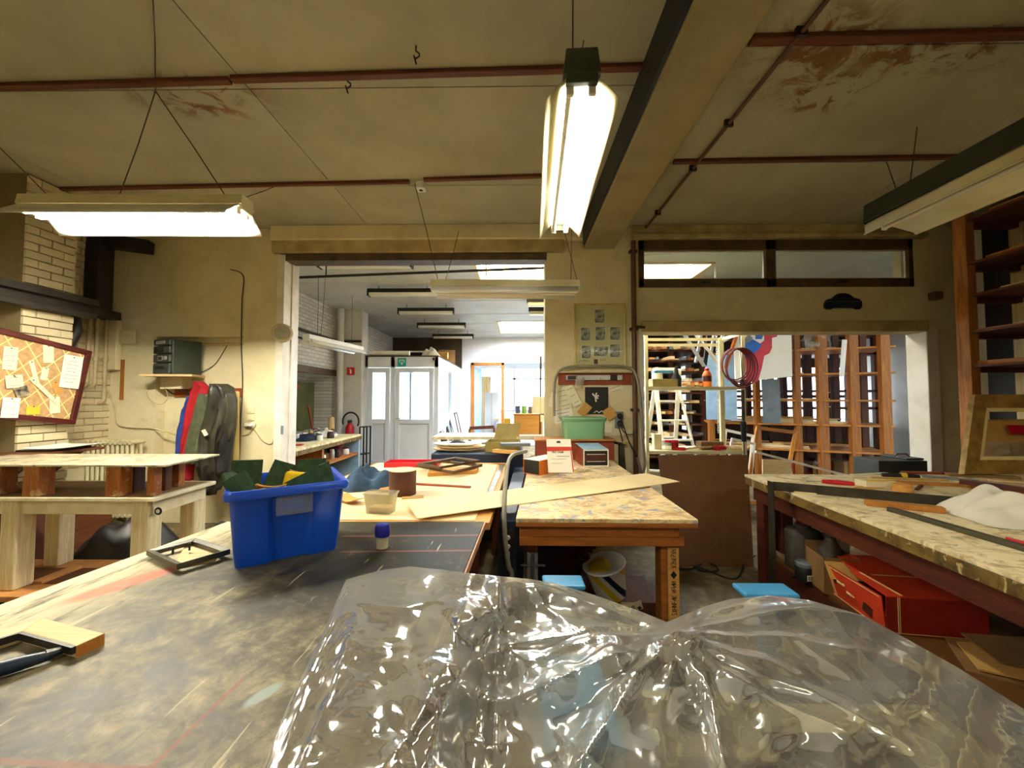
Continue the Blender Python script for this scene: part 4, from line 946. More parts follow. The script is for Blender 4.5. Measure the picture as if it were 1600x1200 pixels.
MB().lathe((0, 0, .166), [(.0905, -.004), (.0905, .002), (.081, .002)], 32).build('rim', 'board_tan', bt, smooth=40, local=True)
MB().lathe((0, 0, .14), [(.08, 0), (0, .004)], 20).build('contents', 'pale_wood', bt, local=True)
# ---- folded jeans / blue cloth
def cloth_heap(name, label, cat, c, rx, ry, h, mat, seed=0, folds=9, rz=0, n=40, amp=.25):
    def fn(a, b):
        th = a * 2 * pi; r = b
        k = 1 + amp * noise.noise(V(cos(th) * 1.5, sin(th) * 1.5, seed))
        x, y = r * rx * k * cos(th), r * ry * k * sin(th)
        hh = h * max(0, 1 - r ** 2.4) * (.75 + .5 * noise.noise(V(x / rx * 1.6 + seed, y / ry * 1.6, 3)))
        hh += h * .16 * (1 - r) * sin(folds * (x / rx * .8 + y / ry * .5 + .5 * noise.noise(V(x / rx * 2, y / ry * 2, seed + 9)))) 
        return rotz(rz) @ V(x, y, max(.002, hh)) + Vector(c)
    return tag(MB().grid(fn, n, n // 2).build(name, mat, smooth=180), label, cat)
c = onZ(558, 768, z2 + .004)
cloth_heap('folded_jeans', 'crumpled dark blue denim cloth beyond the blue bin', 'cloth', c + V(.02, .12, 0), .19, .15, .19, 'denim', 4, 7, .3, 48)
# ---- stack of empty dark frames, wood strips, leaflets and red tray on the packing table
zt_ = z2 + .004
k = [onZ(668, 745, zt_), onZ(745, 740, zt_), onZ(748, 733, zt_), onZ(672, 737, zt_)]
tag(MB().prism(k, (0, 0, .03)).build('wood_board', 'beech'), 'pale beech board under the stack of brown frames', 'board')
mitre_frame('picture_frame', 'lower of two empty brown picture frames on the beech board', [onZ(650, 730, zt_ + .032), onZ(709, 741, zt_ + .032), onZ(754, 729, zt_ + .032), onZ(690, 722, zt_ + .032)], .03, .025, 'trim_brown')
mitre_frame('picture_frame', 'upper of two empty brown picture frames lying on the other', [onZ(652, 727, zt_ + .059), onZ(688, 733, zt_ + .059), onZ(751, 722, zt_ + .059), onZ(712, 717, zt_ + .059)], .028, .022, 'trim_brown')
a, b = onZ(600, 753, zt_ + .006), onZ(735, 761, zt_ + .006)
tag(MB().bar(a, b, .03, .012).build('moulding_strip', 'mdf_red', bevel=.002), 'reddish wood moulding strip lying behind the brown tin', 'moulding')
a, b = onZ(628, 778, zt_ + .003), onZ(662, 776, zt_ + .003)
tag(MB().bar(a, b, .05, .005).build('card_strip', 'card'), 'short tan card offcut right of the clear tub', 'card')
a, b = onZ(530, 778, zt_ + .002), onZ(566, 790, zt_ + .002)
tag(sheet(lerp(a, b, .5) + V(0, 0, .012), .2, .09, .004, (R(90), 0, R(-35)), .1).build('curled_card', 'card'), 'curled card offcut with dark edge right of the blue bin', 'card')
a = onZ(642, 722, zt_); rt = thing('red_tray', 'shallow bright red plastic tray at the back of the packing table', 'tray', V(-1.02, 3.72, zt_), R(2))
MB().b2((-.22, -.09, 0), (.26, .09, .008)).build('base', 'red_plastic', rt, local=True)
MB().b2((-.22, -.1, 0), (.26, -.09, .045)).b2((-.22, .09, 0), (.26, .1, .045)).b2((-.23, -.1, 0), (-.22, .1, .045)).b2((.26, -.1, 0), (.27, .1, .045)).build('wall', 'red_plastic', rt, local=True)
for k, (px, py, w, d, rz, mat, lab) in enumerate(((588, 742, .14, .2, .5, 'paper_white', 'white leaflet lying left of the brown tin'), (582, 736, .13, .1, -.5, 'olive_frame', 'dark olive booklet leaning behind the denim'), (597, 734, .16, .12, .2, 'paper', 'open cream booklet behind the denim cloth'), (612, 764, .16, .1, .1, 'card', 'tan card offcut between tin and tub'))):
    p = onZ(px, py, zt_ + .001 + .003 * k)
    tag(MB().box(p + V(0, 0, .003), (w, d, .006), rotz(rz)).build('leaflet', mat), lab, 'paper')
# ---- long card strip bridging the packing table and the painted bench
zs = .885
k = [onZ(635, 785, zs - .02), onZ(652, 811, zs - .02), onZ(1062, 753, zs), onZ(1010, 740, zs)]
tag(MB().prism(k, (0, 0, .004)).build('card_lath', 'board_tan'), 'long tan card lath bridging from the packing table to the painted bench', 'card')

# ================================================================ THINGS ON THE WALLS OF THE FRONT ROOM
# ---- memo board hanging crooked on the brick pier
XB = -4.34
tr, br2 = onX(140, 549, XB), onX(113, 664, XB); tl = onX(0, 513, XB)
ex = (tl - tr).normalized(); ey = (br2 - tr); hB = ey.length; ey = ey.normalized(); wB = 1.05
cb_ = [tr + ex * wB + ey * hB, br2, tr, tr + ex * wB]      # bl, br, tr, tl
mb_ = thing('memo_board', 'padded memo board with mahogany frame hanging crooked on the brick pier', 'notice board', (XB, 3.5, min(c.z for c in cb_)))
n_ = V(1, 0, 0); bw = .05
ctr = sum(cb_, Vector()) / 4
def bpt(a, b, d=0): return tr + ex * (wB * a) + ey * (hB * b) + n_ * d          # a from right to left, b from top to bottom
for (a, b), (c, d_) in (((0, 0), (1, 0)), ((0, 1), (1, 1)), ((0, 0), (0, 1)), ((1, 0), (1, 1))):
    o0, o1 = bpt(a, b), bpt(c, d_); inw = (ctr - (o0 + o1) / 2).normalized()
    dr_ = (o1 - o0).normalized(); inw = (inw - dr_ * inw.dot(dr_)).normalized()
    MB().prism([o0, o1, o1 + inw * bw - dr_ * bw, o0 + inw * bw + dr_ * bw], n_ * .035).build('frame_side', 'mahogany', mb_, bevel=.008)
MB().prism([bpt(0, 0, .004), bpt(1, 0, .004), bpt(1, 1, .004), bpt(0, 1, .004)], n_ * .012).build('felt', 'cork', mb_)
fx, fy = bw / wB, bw / hB
def clipline(p, d):
    ts = []
    lo, hi = -9, 9
    for k, (m0, m1) in enumerate(((fx, 1 - fx), (fy, 1 - fy))):
        if abs(d[k]) < 1e-6: continue
        a, b = (m0 - p[k]) / d[k], (m1 - p[k]) / d[k]; lo = max(lo, min(a, b)); hi = min(hi, max(a, b))
    return (lo, hi) if hi - lo > .03 else None
asp = wB / hB
for sgn in (1, -1):
    for k in range(-5, 9):
        p = (k * .19 / asp * 1.0, 0.0); d = (1 / asp * .75, sgn * 1.0)
        if sgn < 0: p = (p[0], 1.0)
        c = clipline(p, d)
        if c:
            q0 = bpt(p[0] + d[0] * c[0], p[1] + d[1] * c[0], .0165 + .001 * (sgn > 0)); q1 = bpt(p[0] + d[0] * c[1], p[1] + d[1] * c[1], .0165 + .001 * (sgn > 0))
            MB().bar(q0, q1, .009, .0012, n_).build('ribbon', 'ribbon', mb_)
def note(px, py, wpx, hpx, tilt, mat, lab, d=.022, lines=0, cat='note'):
    c = onX(px, py, XB); sc = abs(c.y) / 600 * 1.0
    w, h = wpx * c.y / 600 * .93, hpx * c.y / 600
    U, Vv = V(0, cos(R(tilt)), -sin(R(tilt)) - .0), V(0, sin(R(tilt)), cos(R(tilt)))
    w *= 1.0 / max(.35, abs(c.x) / c.y) * .86
    c = V(XB + d, c.y, c.z)
    t_ = thing('pinned_note', lab, cat, c, group='papers on the memo board')
    MB().prism([c - U * w / 2 - Vv * h / 2, c + U * w / 2 - Vv * h / 2, c + U * w / 2 + Vv * h / 2, c - U * w / 2 + Vv * h / 2], V(.0015, 0, 0)).build('sheet', mat, t_)
    sh_ = t_.children[0]
    for k in range(lines):
        z = .32 - k * .64 / max(1, lines - 1); L_ = w * (.34 if k % 3 else .25)
        q = c + Vv * h * z + V(.0018, 0, 0); MB().bar(q - U * L_, q + U * L_ * .9, .0025, .0006, n_).build('writing_line', 'wire', sh_)
    p_ = c + Vv * h * .44 + V(.004, 0, 0); MB().lathe(p_, [(.006, 0), (.004, .006), (0, .007)], 10, (1, 0, 0)).build('pin', 'steel', t_)
note(12, 560, 30, 37, 2, 'paper', 'cream note with faint lines pinned at the left of the memo board', lines=4)
note(72, 553, 22, 28, -3, 'paper', 'small cream note near the top middle of the memo board')
note(107, 581, 40, 52, 6, 'paper_white', 'large typed white sheet hanging over the right side of the memo board', .03, 7)
note(18, 596, 36, 20, -8, 'paper', 'wide cream note in the middle left of the memo board', .026, 2)
note(10, 637, 36, 32, 4, 'paper_white', 'white note overlapping the lower left frame of the memo board', .036, 3)
note(82, 633, 21, 26, -4, 'paper', 'blank cream note low on the right half of the memo board')
note(48, 641, 28, 13, 2, 'paper_yellow', 'bright yellow slip along the bottom of the memo board')
note(49, 581, 10, 36, -14, 'paper', 'narrow printed strip slanting in the middle of the memo board', .024, 3)
note(66, 612, 9, 54, -42, 'paper', 'long diagonal printed ticket across the middle of the memo board', .028, 4)
note(66, 584, 14, 20, 8, 'paper', 'crumpled cream slip beside the narrow strip on the memo board')
note(29, 612, 28, 16, -20, 'photo_grey', 'small dark landscape photo on the memo board', .03, 0, 'photo')
note(86, 606, 18, 20, -18, 'card', 'torn tan wrapper scrap below the large sheet on the memo board', .022)
# ---- shelf with papers under it
a, b = onX(12, 715, -4.3), onX(90, 712, -4.1)
sh = thing('corner_shelf', 'small dark wooden shelf on the brick pier below the memo board', 'shelf', (-4.25, 3.5, .95))
MB().b2((-4.40, 3.15, 1.005), (-4.02, 3.72, 1.03)).build('board', 'rack_dark_y', sh, bevel=.004)
for y in (3.3, 3.62): MB().prism([(-4.40, y, 1.005), (-4.12, y, 1.005), (-4.40, y, .80)], (0, .025, 0)).build('bracket', 'rack_dark', sh)
bk = thing('folder', 'dark folder lying on the corner shelf under loose white sheets', 'folder', (-4.2, 3.45, 1.031))
MB().box((-4.22, 3.48, 1.04), (.3, .34, .016), rotz(.12)).build('cover', 'photo_dark', bk, bevel=.004)
tag(sheet((-4.16, 3.52, 1.056), .34, .40, .003, (R(90), 0, R(12)), .03).build('loose_sheet', 'paper_white'), 'loose white paper sheet drooping over the corner shelf edge', 'paper')
# ---- wood strip on plaster, radiator, cables
a, b = onY(193, 562, YB), onY(193, 625, YB)
tag(MB().b2((a.x - .022, YB - .012, b.z), (a.x + .02, YB - .001, a.z)).build('wooden_strip', 'pine_z', bevel=.002), 'plain brown wooden strip fixed upright on the plaster left of the stereo', 'strip')
rd = thing('radiator', 'old cream column radiator against the back wall behind the white table', 'radiator', (-4.5, 4.38, .15))
ra, rb_ = onY(122, 690, 4.32).x, onY(214, 690, 4.32).x; nsec = 10
ztop = onY(170, 688, 4.32).z
for k in range(nsec):
    x = lerp(max(ra, XL + .05), rb_, k / (nsec - 1)); m = MB()
    for y in (4.27, 4.37): m.tube([(x, y, .2), (x, y, .3), (x, y, ztop - .05), (x, y + (.015 if y < 4.3 else -.015), ztop)], [.021, .017, .017, .021], 8)
    m.tube([(x, 4.24, .2), (x, 4.4, .2)], .024, 8); m.tube([(x, 4.24, ztop - .02), (x, 4.4, ztop - .02)], .024, 8)
    m.build('section', 'radiator_paint', rd, smooth=60)
for z in (.2, ztop - .02): MB().tube([(max(ra, XL + .05) - .02, 4.32, z), (rb_ + .02, 4.32, z)], .014, 8).build('connecting_rod', 'radiator_paint', rd, smooth=60)
for x in (-4.6, -4.3): MB().b2((x - .02, 4.25, 0), (x + .02, 4.4, .19)).build('foot', 'radiator_paint', rd)
def cable(name, label, pts, r, mat, n=6, cat='cable'):
    return tag(MB().tube(smoothpath([Vector(p) for p in pts]), r, n).build(name, mat, smooth=60), label, cat)
yw = YB - .012
cable('wall_cable', 'cream cable drooping from the corner pipes across the plaster to the coats', [onY(158, 610, yw), onY(172, 616, yw), onY(180, 640, yw), onY(184, 662, yw), onY(200, 668, yw), onY(240, 670, yw), onY(276, 680, yw)], .008, 'pipe_cream')
cable('wall_cable', 'dark cable running down the plaster to the edge of the recess', [onY(360, 421, yw), onY(380, 431, yw), onY(378, 470, yw), onY(377, 535, yw), onY(379, 600, yw), onY(376, 660, yw), onY(374, 720, yw)], .006, 'wire')
cable('wall_cable', 'thin twin flex rising from the stereo shelf inside the recess', [onY(312, 583, YB + .1), onY(335, 570, YB + .12), onY(350, 548, YB + .12), onY(357, 535, YB + .12)], .004, 'wire')
cable('wall_cable', 'loop of flex hanging below the stereo shelf', [onY(228, 600, YB - .06), onY(232, 622, YB - .06), onY(250, 632, YB - .06), onY(262, 622, YB - .03), onY(256, 600, YB - .03)], .004, 'pipe_cream')
cable('wall_cable', 'flex looping from the wall socket to the opening jamb', [onY(395, 668, yw), onY(400, 675, yw), onY(412, 690, yw), onY(425, 692, yw), onY(430, 670, yw)], .005, 'pipe_cream')
cable('wall_cable', 'short flex from the wall socket towards the coats', [onY(394, 668, yw - .02), onY(388, 678, yw), onY(372, 681, yw), onY(362, 676, yw)], .005, 'pipe_cream')
pr_ = thing('curtain_rod', 'thin pipe across the top of the wall recess', 'pipe', onY(330, 538, YB + .1))
MB().tube([onY(290, 538, YB + .1), V(-3.255, YB + .1, onY(372, 538, YB + .1).z)], .014, 8).build('pipe', 'pipe_cream', pr_, smooth=60)
# ---- stereo shelf and stereo
zsh = onY(260, 586, YB - .05).z
ss = thing('stereo_shelf', 'plain wooden shelf board carrying the stereo', 'shelf', (-4, YB, zsh - .05))
xa, xb = onY(218, 586, YB - .25).x, onY(318, 588, YB + .1).x
MB().prism([(xa, YB - .26, zsh), (onY(300, 588, YB - .2).x, YB - .2, zsh), (xb, YB + .125, zsh), (-4.27, YB + .125, zsh), (-4.27, YB - .005, zsh), (xa, YB - .005, zsh)], (0, 0, -.025)).build('board', 'pale_wood', ss, bevel=.003)
MB().b2((-4.2, YB - .03, zsh - .16), (-3.95, YB + .125, zsh - .026)).build('bracket', 'plaster_cream', ss)
st_ = thing('stereo', 'grey compact hi-fi stack on the shelf in the recess', 'stereo', (xa + .24, YB - .08, zsh + .001), R(-20))
MB().b2((-.145, -.10, .0), (.145, .2, .40)).build('cabinet', 'dark_green', st_, bevel=.012, local=True)
UN = {}
def lsub(mb, root): mb.v = [ROOT[root.name] @ p for p in mb.v]; return mb
for z0, z1, nm in ((.0, .125, 'cd_unit'), (.13, .225, 'tuner_unit'), (.23, .32, 'deck_unit'), (.325, .40, 'top_unit')):
    UN[nm] = MB().b2((-.15, -.135, z0 + .004), (.15, -.1, z1)).build(nm, 'stereo', st_, bevel=.012, local=True)
lsub(MB().b2((-.05, -.139, .155), (.035, -.134, .205)), st_).build('display', 'aluminium', UN['tuner_unit']); lsub(MB().b2((-.04, -.1405, .162), (.025, -.138, .198)), st_).build('screen', 'photo_dark', UN['tuner_unit'])
lsub(MB().lathe((.09, -.134, .178), [(.026, 0), (.022, .014), (0, .015)], 16, (0, -1, 0)), st_).build('dial', 'aluminium', UN['tuner_unit'], smooth=50)
lsub(MB().b2((-.1, -.139, .06), (.06, -.134, .09)), st_).build('cd_slot', 'photo_dark', UN['cd_unit']); lsub(MB().b2((-.1, -.139, .345), (.07, -.134, .38)), st_).build('top_panel', 'aluminium', UN['top_unit'])
lsub(MB().b2((-.12, -.139, .245), (.05, -.134, .30)), st_).build('cassette_window', 'photo_dark', UN['deck_unit'])
# ---- coat rack and coats
yr = YB + .10
cr = thing('coat_rack', 'brown wooden coat rail with black double hooks in the recess', 'coat rack', onY(320, 620, yr))
a, b = onY(272, 621, yr), onY(374, 611, yr)
MB().b2((a.x, yr, b.z - .07), (-3.255, yr + .028, b.z + .035)).build('rail', 'mdf_red', cr, bevel=.004)
for px in (272, 297, 342, 370):
    q = onY(px, 612, yr - .01); MB().tube(smoothpath([q + V(0, 0, -.03), q + V(0, -.03, -.02), q + V(-.03, -.07, .03), q + V(-.045, -.08, .075)], 4), .007, 6).lathe(q + V(-.045, -.08, .078), [(.0, -.01), (.011, -.004), (.011, .004), (0, .01)], 8).build('hook', 'black', cr, smooth=60)
def coat(name, label, prof, mat, y, thick, folds, seed, extra=None, cat='coat'):
    """prof: (py, left px, right px) rows; a closed hanging body with soft folds"""
    rows = len(prof); n = 28; m = MB(); rings = []
    full = []
    for i in range(len(prof) - 1):
        for k in range(4): full.append([lerp(prof[i][j], prof[i + 1][j], k / 4) for j in range(3)])
    full.append(list(prof[-1]))
    zlo, zhi = full[-1][0], full[0][0]
    for (py, l, r_) in full:
        A, B = onY(l, py, y), onY(r_, py, y); c = (A + B) / 2; hw = (B.x - A.x) / 2; ring_ = []
        for k in range(n):
            th = 2 * pi * k / n; front = max(0, -sin(th))
            f = 1 + .12 * noise.noise(V(cos(th) * 2, seed, py * .03))
            dy = thick * sin(th) * (1.0 if sin(th) < 0 else .35) * f + front * .055 * sin(folds * cos(th) * 1.6 + py * .025 + seed + 2 * noise.noise(V(cos(th) * 2, py * .03, seed))) * thick / .12
            ring_.append(V(c.x + hw * cos(th), y + dy, c.z + .012 * noise.noise(V(th, seed + 3, py * .05))))
        rings.append(ring_)
    full_m = loft(rings, True); nn = len(rings)
    full_m.f.append([(nn - 1) * n + k for k in range(n)]); full_m.mi.append(0)
    o = full_m.build(name, mat, smooth=180); return tag(o, label, cat)
yc = yr - .16
coat('work_jacket', 'blue work jacket hanging at the left end of the coat rail', [(618, 296, 312), (640, 286, 306), (680, 279, 303), (720, 278, 300), (742, 280, 300)], 'blue_cloth', yc + .03, .07, 3, 2)
coat('red_coat', 'long red coat hanging between the blue and olive jackets', [(597, 312, 318), (606, 306, 329), (612, 302, 331), (640, 296, 322), (690, 288, 312), (735, 286, 303), (750, 287, 302)], 'red_cloth', yc - .01, .08, 3, 5)
coat('olive_jacket', 'olive green canvas jacket hanging in front of the red coat', [(616, 317, 332), (640, 308, 333), (670, 299, 335), (700, 293, 332), (724, 291, 320)], 'olive_cloth', yc - .10, .08, 6, 8)
lj = thing('leather_jacket', 'scuffed dark leather jacket hanging at the right of the coat rail', 'coat', onY(345, 745, yc - .1))
o = coat('body', 'x', [(600, 338, 355), (606, 334, 366), (625, 330, 371), (650, 322, 371), (672, 316, 369), (690, 316, 366), (715, 318, 362), (745, 326, 356), (765, 330, 344)], 'leather', yc - .12, .12, 5, 11)
del o['label'], o['category']; o.parent = lj; o.location = o.location - lj.location
o = coat('sleeve', 'x', [(612, 355, 366), (640, 352, 371), (670, 346, 368), (690, 340, 362)], 'leather', yc - .20, .07, 3, 13); del o['label'], o['category']; o.parent = lj; o.location = o.location - lj.location
o = coat('lining', 'x', [(664, 340, 366), (690, 337, 365), (715, 337, 361), (742, 342, 357)], 'black', yc - .20, .06, 2, 19); del o['label'], o['category']; o.parent = lj; o.location = o.location - lj.location
o = coat('hem', 'x', [(725, 306, 350), (748, 312, 345), (772, 318, 338)], 'black', yc - .14, .08, 2, 23); del o['label'], o['category']; o.parent = lj; o.location = o.location - lj.location
q = onY(320, 676, yc - .27)
MB().box(q, (.045, .004, .07), Euler((R(8), R(-25), 0)).to_matrix()).build('badge', 'cloth_white', lj)
coat('dust_sheet', 'pale yellow cloth strip hanging at the right edge of the recess', [(612, 369, 374), (650, 367, 374), (690, 363, 374), (722, 360, 374)], 'ribbon', yc + .02, .04, 3, 17, cat='cloth')
# ---- light switch, socket, plug
sw = thing('light_switch', 'pair of cream light switches on the plaster left of the opening', 'switch', onY(393, 655, YB))
for py in (641, 652):
    q = onY(393, py, YB); sp_ = MB().box(q + V(0, -.008, 0), (.085, .016, .078)).build('plate', 'lamp_cream', sw, bevel=.005); MB().box(q + V(0, -.018, 0), (.04, .008, .045)).build('rocker', 'lamp_cream', sp_, bevel=.003)
so = thing('wall_plug', 'white plug pushed into a socket under the light switches', 'plug', onY(395, 664, YB))
q = onY(396, 664, YB); MB().lathe(q, [(.035, 0), (.035, .02), (.03, .024)], 16, (0, -1, 0)).build('socket', 'lamp_cream', so, smooth=40); MB().lathe(q + V(0, -.02, 0), [(.024, 0), (.02, .04), (.01, .05)], 12, (0, -1, 0)).build('plug', 'lamp_white', so, smooth=40)
MB().bar(q + V(0, -.04, 0), q + V(-.07, -.05, .01), .03, .03).build('lead_end', 'lamp_white', so, bevel=.006)
# ---- round wall fixture on the jamb
q = onY(442, 521, YB - .05); ca = (.4, -1, 0)
ck = thing('wall_clock', 'round cream-rimmed clock with domed glass on the opening jamb', 'clock', q)
MB().lathe(q, [(.105, 0), (.112, .02), (.108, .05), (.09, .065), (.082, .06), (.08, .03), (0, .03)], 32, ca).build('case', 'pipe_cream', ck, smooth=40)
MB().lathe(q + Vector(ca).normalized() * .032, [(.082, 0), (0, .002)], 32, ca).build('dial', 'paper_white', ck)
for a_, L_ in ((60, .045), (-30, .06)): cq = q + Vector(ca).normalized() * .037; MB().bar(cq, cq + V(L_ * sin(R(a_)) * .93, L_ * sin(R(a_)) * .37, L_ * cos(R(a_))), .007, .002, ca).build('hand', 'black', ck)
MB().lathe(q + Vector(ca).normalized() * .055, [(.086, 0), (.06, .018), (.03, .026), (0, .028)], 28, ca).build('glass', 'clear_plastic', ck, smooth=60)
q = onY(441, 672, YB - .05); tag(MB().box(q + V(0, -.004, 0), (.03, .008, .1)).box(q + V(0, -.006, .02), (.018, .008, .05)).build('thermometer', 'grey_board', bevel=.002), 'small dark thermometer tag on the opening jamb', 'thermometer')
# ================================================================ THE PIER BETWEEN THE OPENINGS
yp = YB
vp = thing('standpipe', 'dark brown pipe running down the pier beside the right opening', 'pipe', (1.40, yp - .04, 0))
xa = onY(990, 450, yp - .04).x
MB().tube([(xa, yp - .04, 3.34), (xa, yp - .04, .03)], .028, 10).build('pipe', 'pipe_brown', vp, smooth=60)
for py in (395, 515, 640): q = onY(990, py, yp); MB().box((xa, yp - .03, q.z), (.09, .06, .03)).build('clamp', 'dark_steel', vp, bevel=.004)
MB().tube([(xa + .02, yp - .05, onY(990, 512, yp).z), (xa + .12, yp - .06, onY(990, 513, yp).z)], .016, 8).build('valve', 'pipe_dark', vp, smooth=60)
cable('grey_cable', 'thick grey cable draped in an arch over the tool rail on the pier', [onY(866, 650, yp - .05), onY(866, 610, yp - .05), onY(870, 586, yp - .05), onY(886, 574, yp - .05), onY(930, 572, yp - .05), onY(975, 573, yp - .05), onY(992, 582, yp - .08), onY(1000, 620, yp - .08), onY(1004, 680, yp - .08), onY(1008, 725, yp - .1), onY(1002, 738, yp - .1), onY(996, 715, yp - .1)], .014, 'hose_grey', 8)
# photo collage
a, b = onY(897, 475, yp), onY(978, 572, yp)
pf = thing('photo_collage', 'framed collage of small black-and-white photos on the pier', 'picture', ((a.x + b.x) / 2, yp - .02, b.z))
m = MB(); rectframe(m, a.x, b.x, b.z, a.z, yp - .025, yp - .001, .018); m.build('frame', 'brass', pf, bevel=.003)
MB().b2((a.x + .01, yp - .012, b.z + .01), (b.x - .01, yp - .006, a.z - .01)).build('mount', 'mount_cream', pf)
for px, py, w, h in ((937, 494, 15, 21), (915, 522, 14, 20), (938, 521, 15, 21), (961, 521, 15, 20), (916, 550, 14, 20), (939, 549, 22, 15), (961, 548, 15, 20)):
    q = onY(px, py, yp - .013); s_ = yp / 600
    pb_ = MB().box(q, (w * s_ + .012, .001, h * s_ + .012)).build('photo_border', 'paper', pf); MB().box(q + V(0, -.001, 0), (w * s_, .0015, h * s_)).build('photo', 'photo_grey', pb_)
q = onY(931, 565, yp - .0135); MB().box(q, (.045, .001, .055)).build('stamp', 'mahogany', pf); q2 = onY(905, 566, yp - .0135); MB().tube(smoothpath([q2 + V(.012 * k, 0, (.02 if k % 2 else 0) + .008 * ((k * 7) % 3)) for k in range(11)], 3), .0018, 4).build('handwriting', 'black', pf)
q2 = onY(937, 564, yp - .0135); MB().tube(smoothpath([q2 + V(.009 * k, 0, (.012 if k % 2 else 0) + .005 * ((k * 5) % 3)) for k in range(9)], 3), .0014, 4).build('handwriting', 'trim_brown', pf)
ga, gb2 = onY(897, 475, yp), onY(978, 572, yp); MB().add([(ga.x + .012, yp - .018, gb2.z + .012), (gb2.x - .012, yp - .018, gb2.z + .012), (gb2.x - .012, yp - .018, ga.z - .012), (ga.x + .012, yp - .018, ga.z - .012)], [(0, 1, 2, 3)]).build('glass', 'pane', pf)
# tool rail board with power strip
a, b = onY(872, 583, yp), onY(986, 601, yp)
tr_ = thing('tool_rail', 'dark wooden tool rail on the pier under the collage', 'rail', ((a.x + b.x) / 2, yp, b.z))
MB().b2((a.x, yp - .022, b.z), (b.x, yp - .001, a.z)).build('board', 'mdf_red', tr_, bevel=.003)
MB().b2((a.x, yp - .06, a.z), (b.x, yp - .001, a.z + .015)).build('ledge', 'pipe_cream', tr_, bevel=.003)
for px in (895, 912, 938, 955): q = onY(px, 592, yp - .03); MB().tube([q, q + V(0, -.02, -.005), q + V(0, -.02, .012)], .004, 6).build('peg', 'steel', tr_)
a, b = onY(884, 589, yp - .03), onY(972, 594, yp - .03)
ps = thing('level', 'grey spirit level resting on the tool rail', 'level', ((a.x + b.x) / 2, yp - .05, b.z))
MB().b2((a.x, yp - .05, b.z), (b.x, yp - .024, a.z + .02)).build('body', 'aluminium', ps, bevel=.003)
MB().b2((b.x - .14, yp - .053, b.z - .002), (b.x - .06, yp - .023, a.z + .022)).build('grip', 'black', ps); MB().b2((a.x + .02, yp - .0525, b.z + .006), (a.x + .13, yp - .05, a.z + .012)).build('vial', 'pipe_dark', ps)
tag(sheet(onY(906, 598, yp - .07), .1, .13, .002, (0, R(8), 0), .1).build('plastic_bag', 'clear_plastic'), 'crumpled clear bag hanging from the tool rail', 'bag')
# papers and cards taped on the pier
def flat(name, label, cat, px, py, wpx, hpx, tilt, mat, d=.006, y=None, grp=None, ln=0):
    y = y or yp; q = onY(px, py, y); s_ = q.y / 600; w, h = wpx * s_, hpx * s_; rot = Matrix.Rotation(R(tilt), 3, 'Y')
    if not ln: return tag(MB().box(q + V(0, -d, 0), (w, .002, h), rot).build(name, mat), label, cat, grp)
    t_ = thing(name, label, cat, q + V(0, -d, 0), 0, grp)
    sh_ = MB().box(q + V(0, -d, 0), (w, .002, h), rot).build('sheet', mat, t_)
    for k in range(ln):
        z = (.34 - .68 * k / max(1, ln - 1)) * h; MB().box(q + V(0, -d - .0015, 0) + rot @ V(0, 0, z), (w * (.75 - .1 * (k % 3)), .0008, .004), rot).build('writing_line', 'wire', sh_)
    return t_
flat('black_photo', 'black print with a pale flower shape taped to the pier', 'picture', 932, 626, 36, 42, 0, 'photo_dark', .008)
q = onY(930, 620, yp - .0105)
m = MB()
for a_, L_ in ((20, .05), (70, .045), (-40, .05), (120, .04), (170, .06)): m.bar(q, q + V(L_ * sin(R(a_)), 0, L_ * cos(R(a_))), .016, .001, (0, 1, 0))
tag(m.build('flower_print', 'paper_white'), 'pale flower motif printed on the black print', 'print')
for px, py, w, h, tl_, mat, d_, lab, ln in ((881, 622, 18, 34, -14, 'paper', .008, 'tall cream note left of the black print', 4), (895, 618, 14, 34, -28, 'paper', .012, 'slanting cream note touching the black print', 3), (868, 626, 18, 22, 12, 'paper', .005, 'small note clipped behind the grey cable', 0), (880, 648, 30, 24, -10, 'paper_white', .004, 'white handwritten sheet low on the pier', 4), (913, 640, 14, 20, 40, 'card', .016, 'brown card leaning at the left below the black print', 0), (952, 646, 16, 18, -34, 'card', .016, 'brown card leaning at the right below the black print', 0),
        (945, 668, 22, 14, 5, 'paper', .004, 'grey printed leaflet right of the green container', 0), (961, 608, 26, 8, -18, 'paper', .003, 'scribbled paper strip right of the black print', 2)):
    flat('taped_note', lab, 'note', px, py, w, h, tl_, mat, d_, grp='papers taped to the pier', ln=ln)
tag(MB().tube([onY(928, 645, yp - .012), onY(932, 642, yp - .012), onY(936, 645, yp - .012), onY(940, 642, yp - .012), onY(944, 645, yp - .012)], .006, 6).build('zigzag_trim', 'paper_white'), 'white zigzag trim under the black print', 'trim')
sk = thing('double_socket', 'double wall socket with two black plugs on the pier', 'socket', onY(967, 657, yp))
q = onY(967, 656, yp); MB().box(q + V(0, -.008, 0), (.1, .016, .19)).build('plate', 'grey_board', sk, bevel=.006)
for py in (650, 661): q = onY(968, py, yp); MB().lathe(q + V(0, -.015, 0), [(.034, 0), (.03, .03), (.018, .05)], 14, (0, -1, 0)).build('plug', 'black', sk, smooth=40)
cable('power_cable', 'black cord from the upper plug trailing down to the bench end', [onY(969, 651, yp - .06), onY(974, 665, yp - .07), onY(983, 690, yp - .06), onY(996, 715, yp - .08), onY(1003, 738, yp - .1)], .007, 'rubber')
cable('power_cable', 'black cord from the lower plug looping right along the pier', [onY(969, 662, yp - .06), onY(974, 674, yp - .06), onY(983, 679, yp - .05), onY(993, 676, yp - .04), onY(996, 668, yp - .04)], .006, 'rubber')
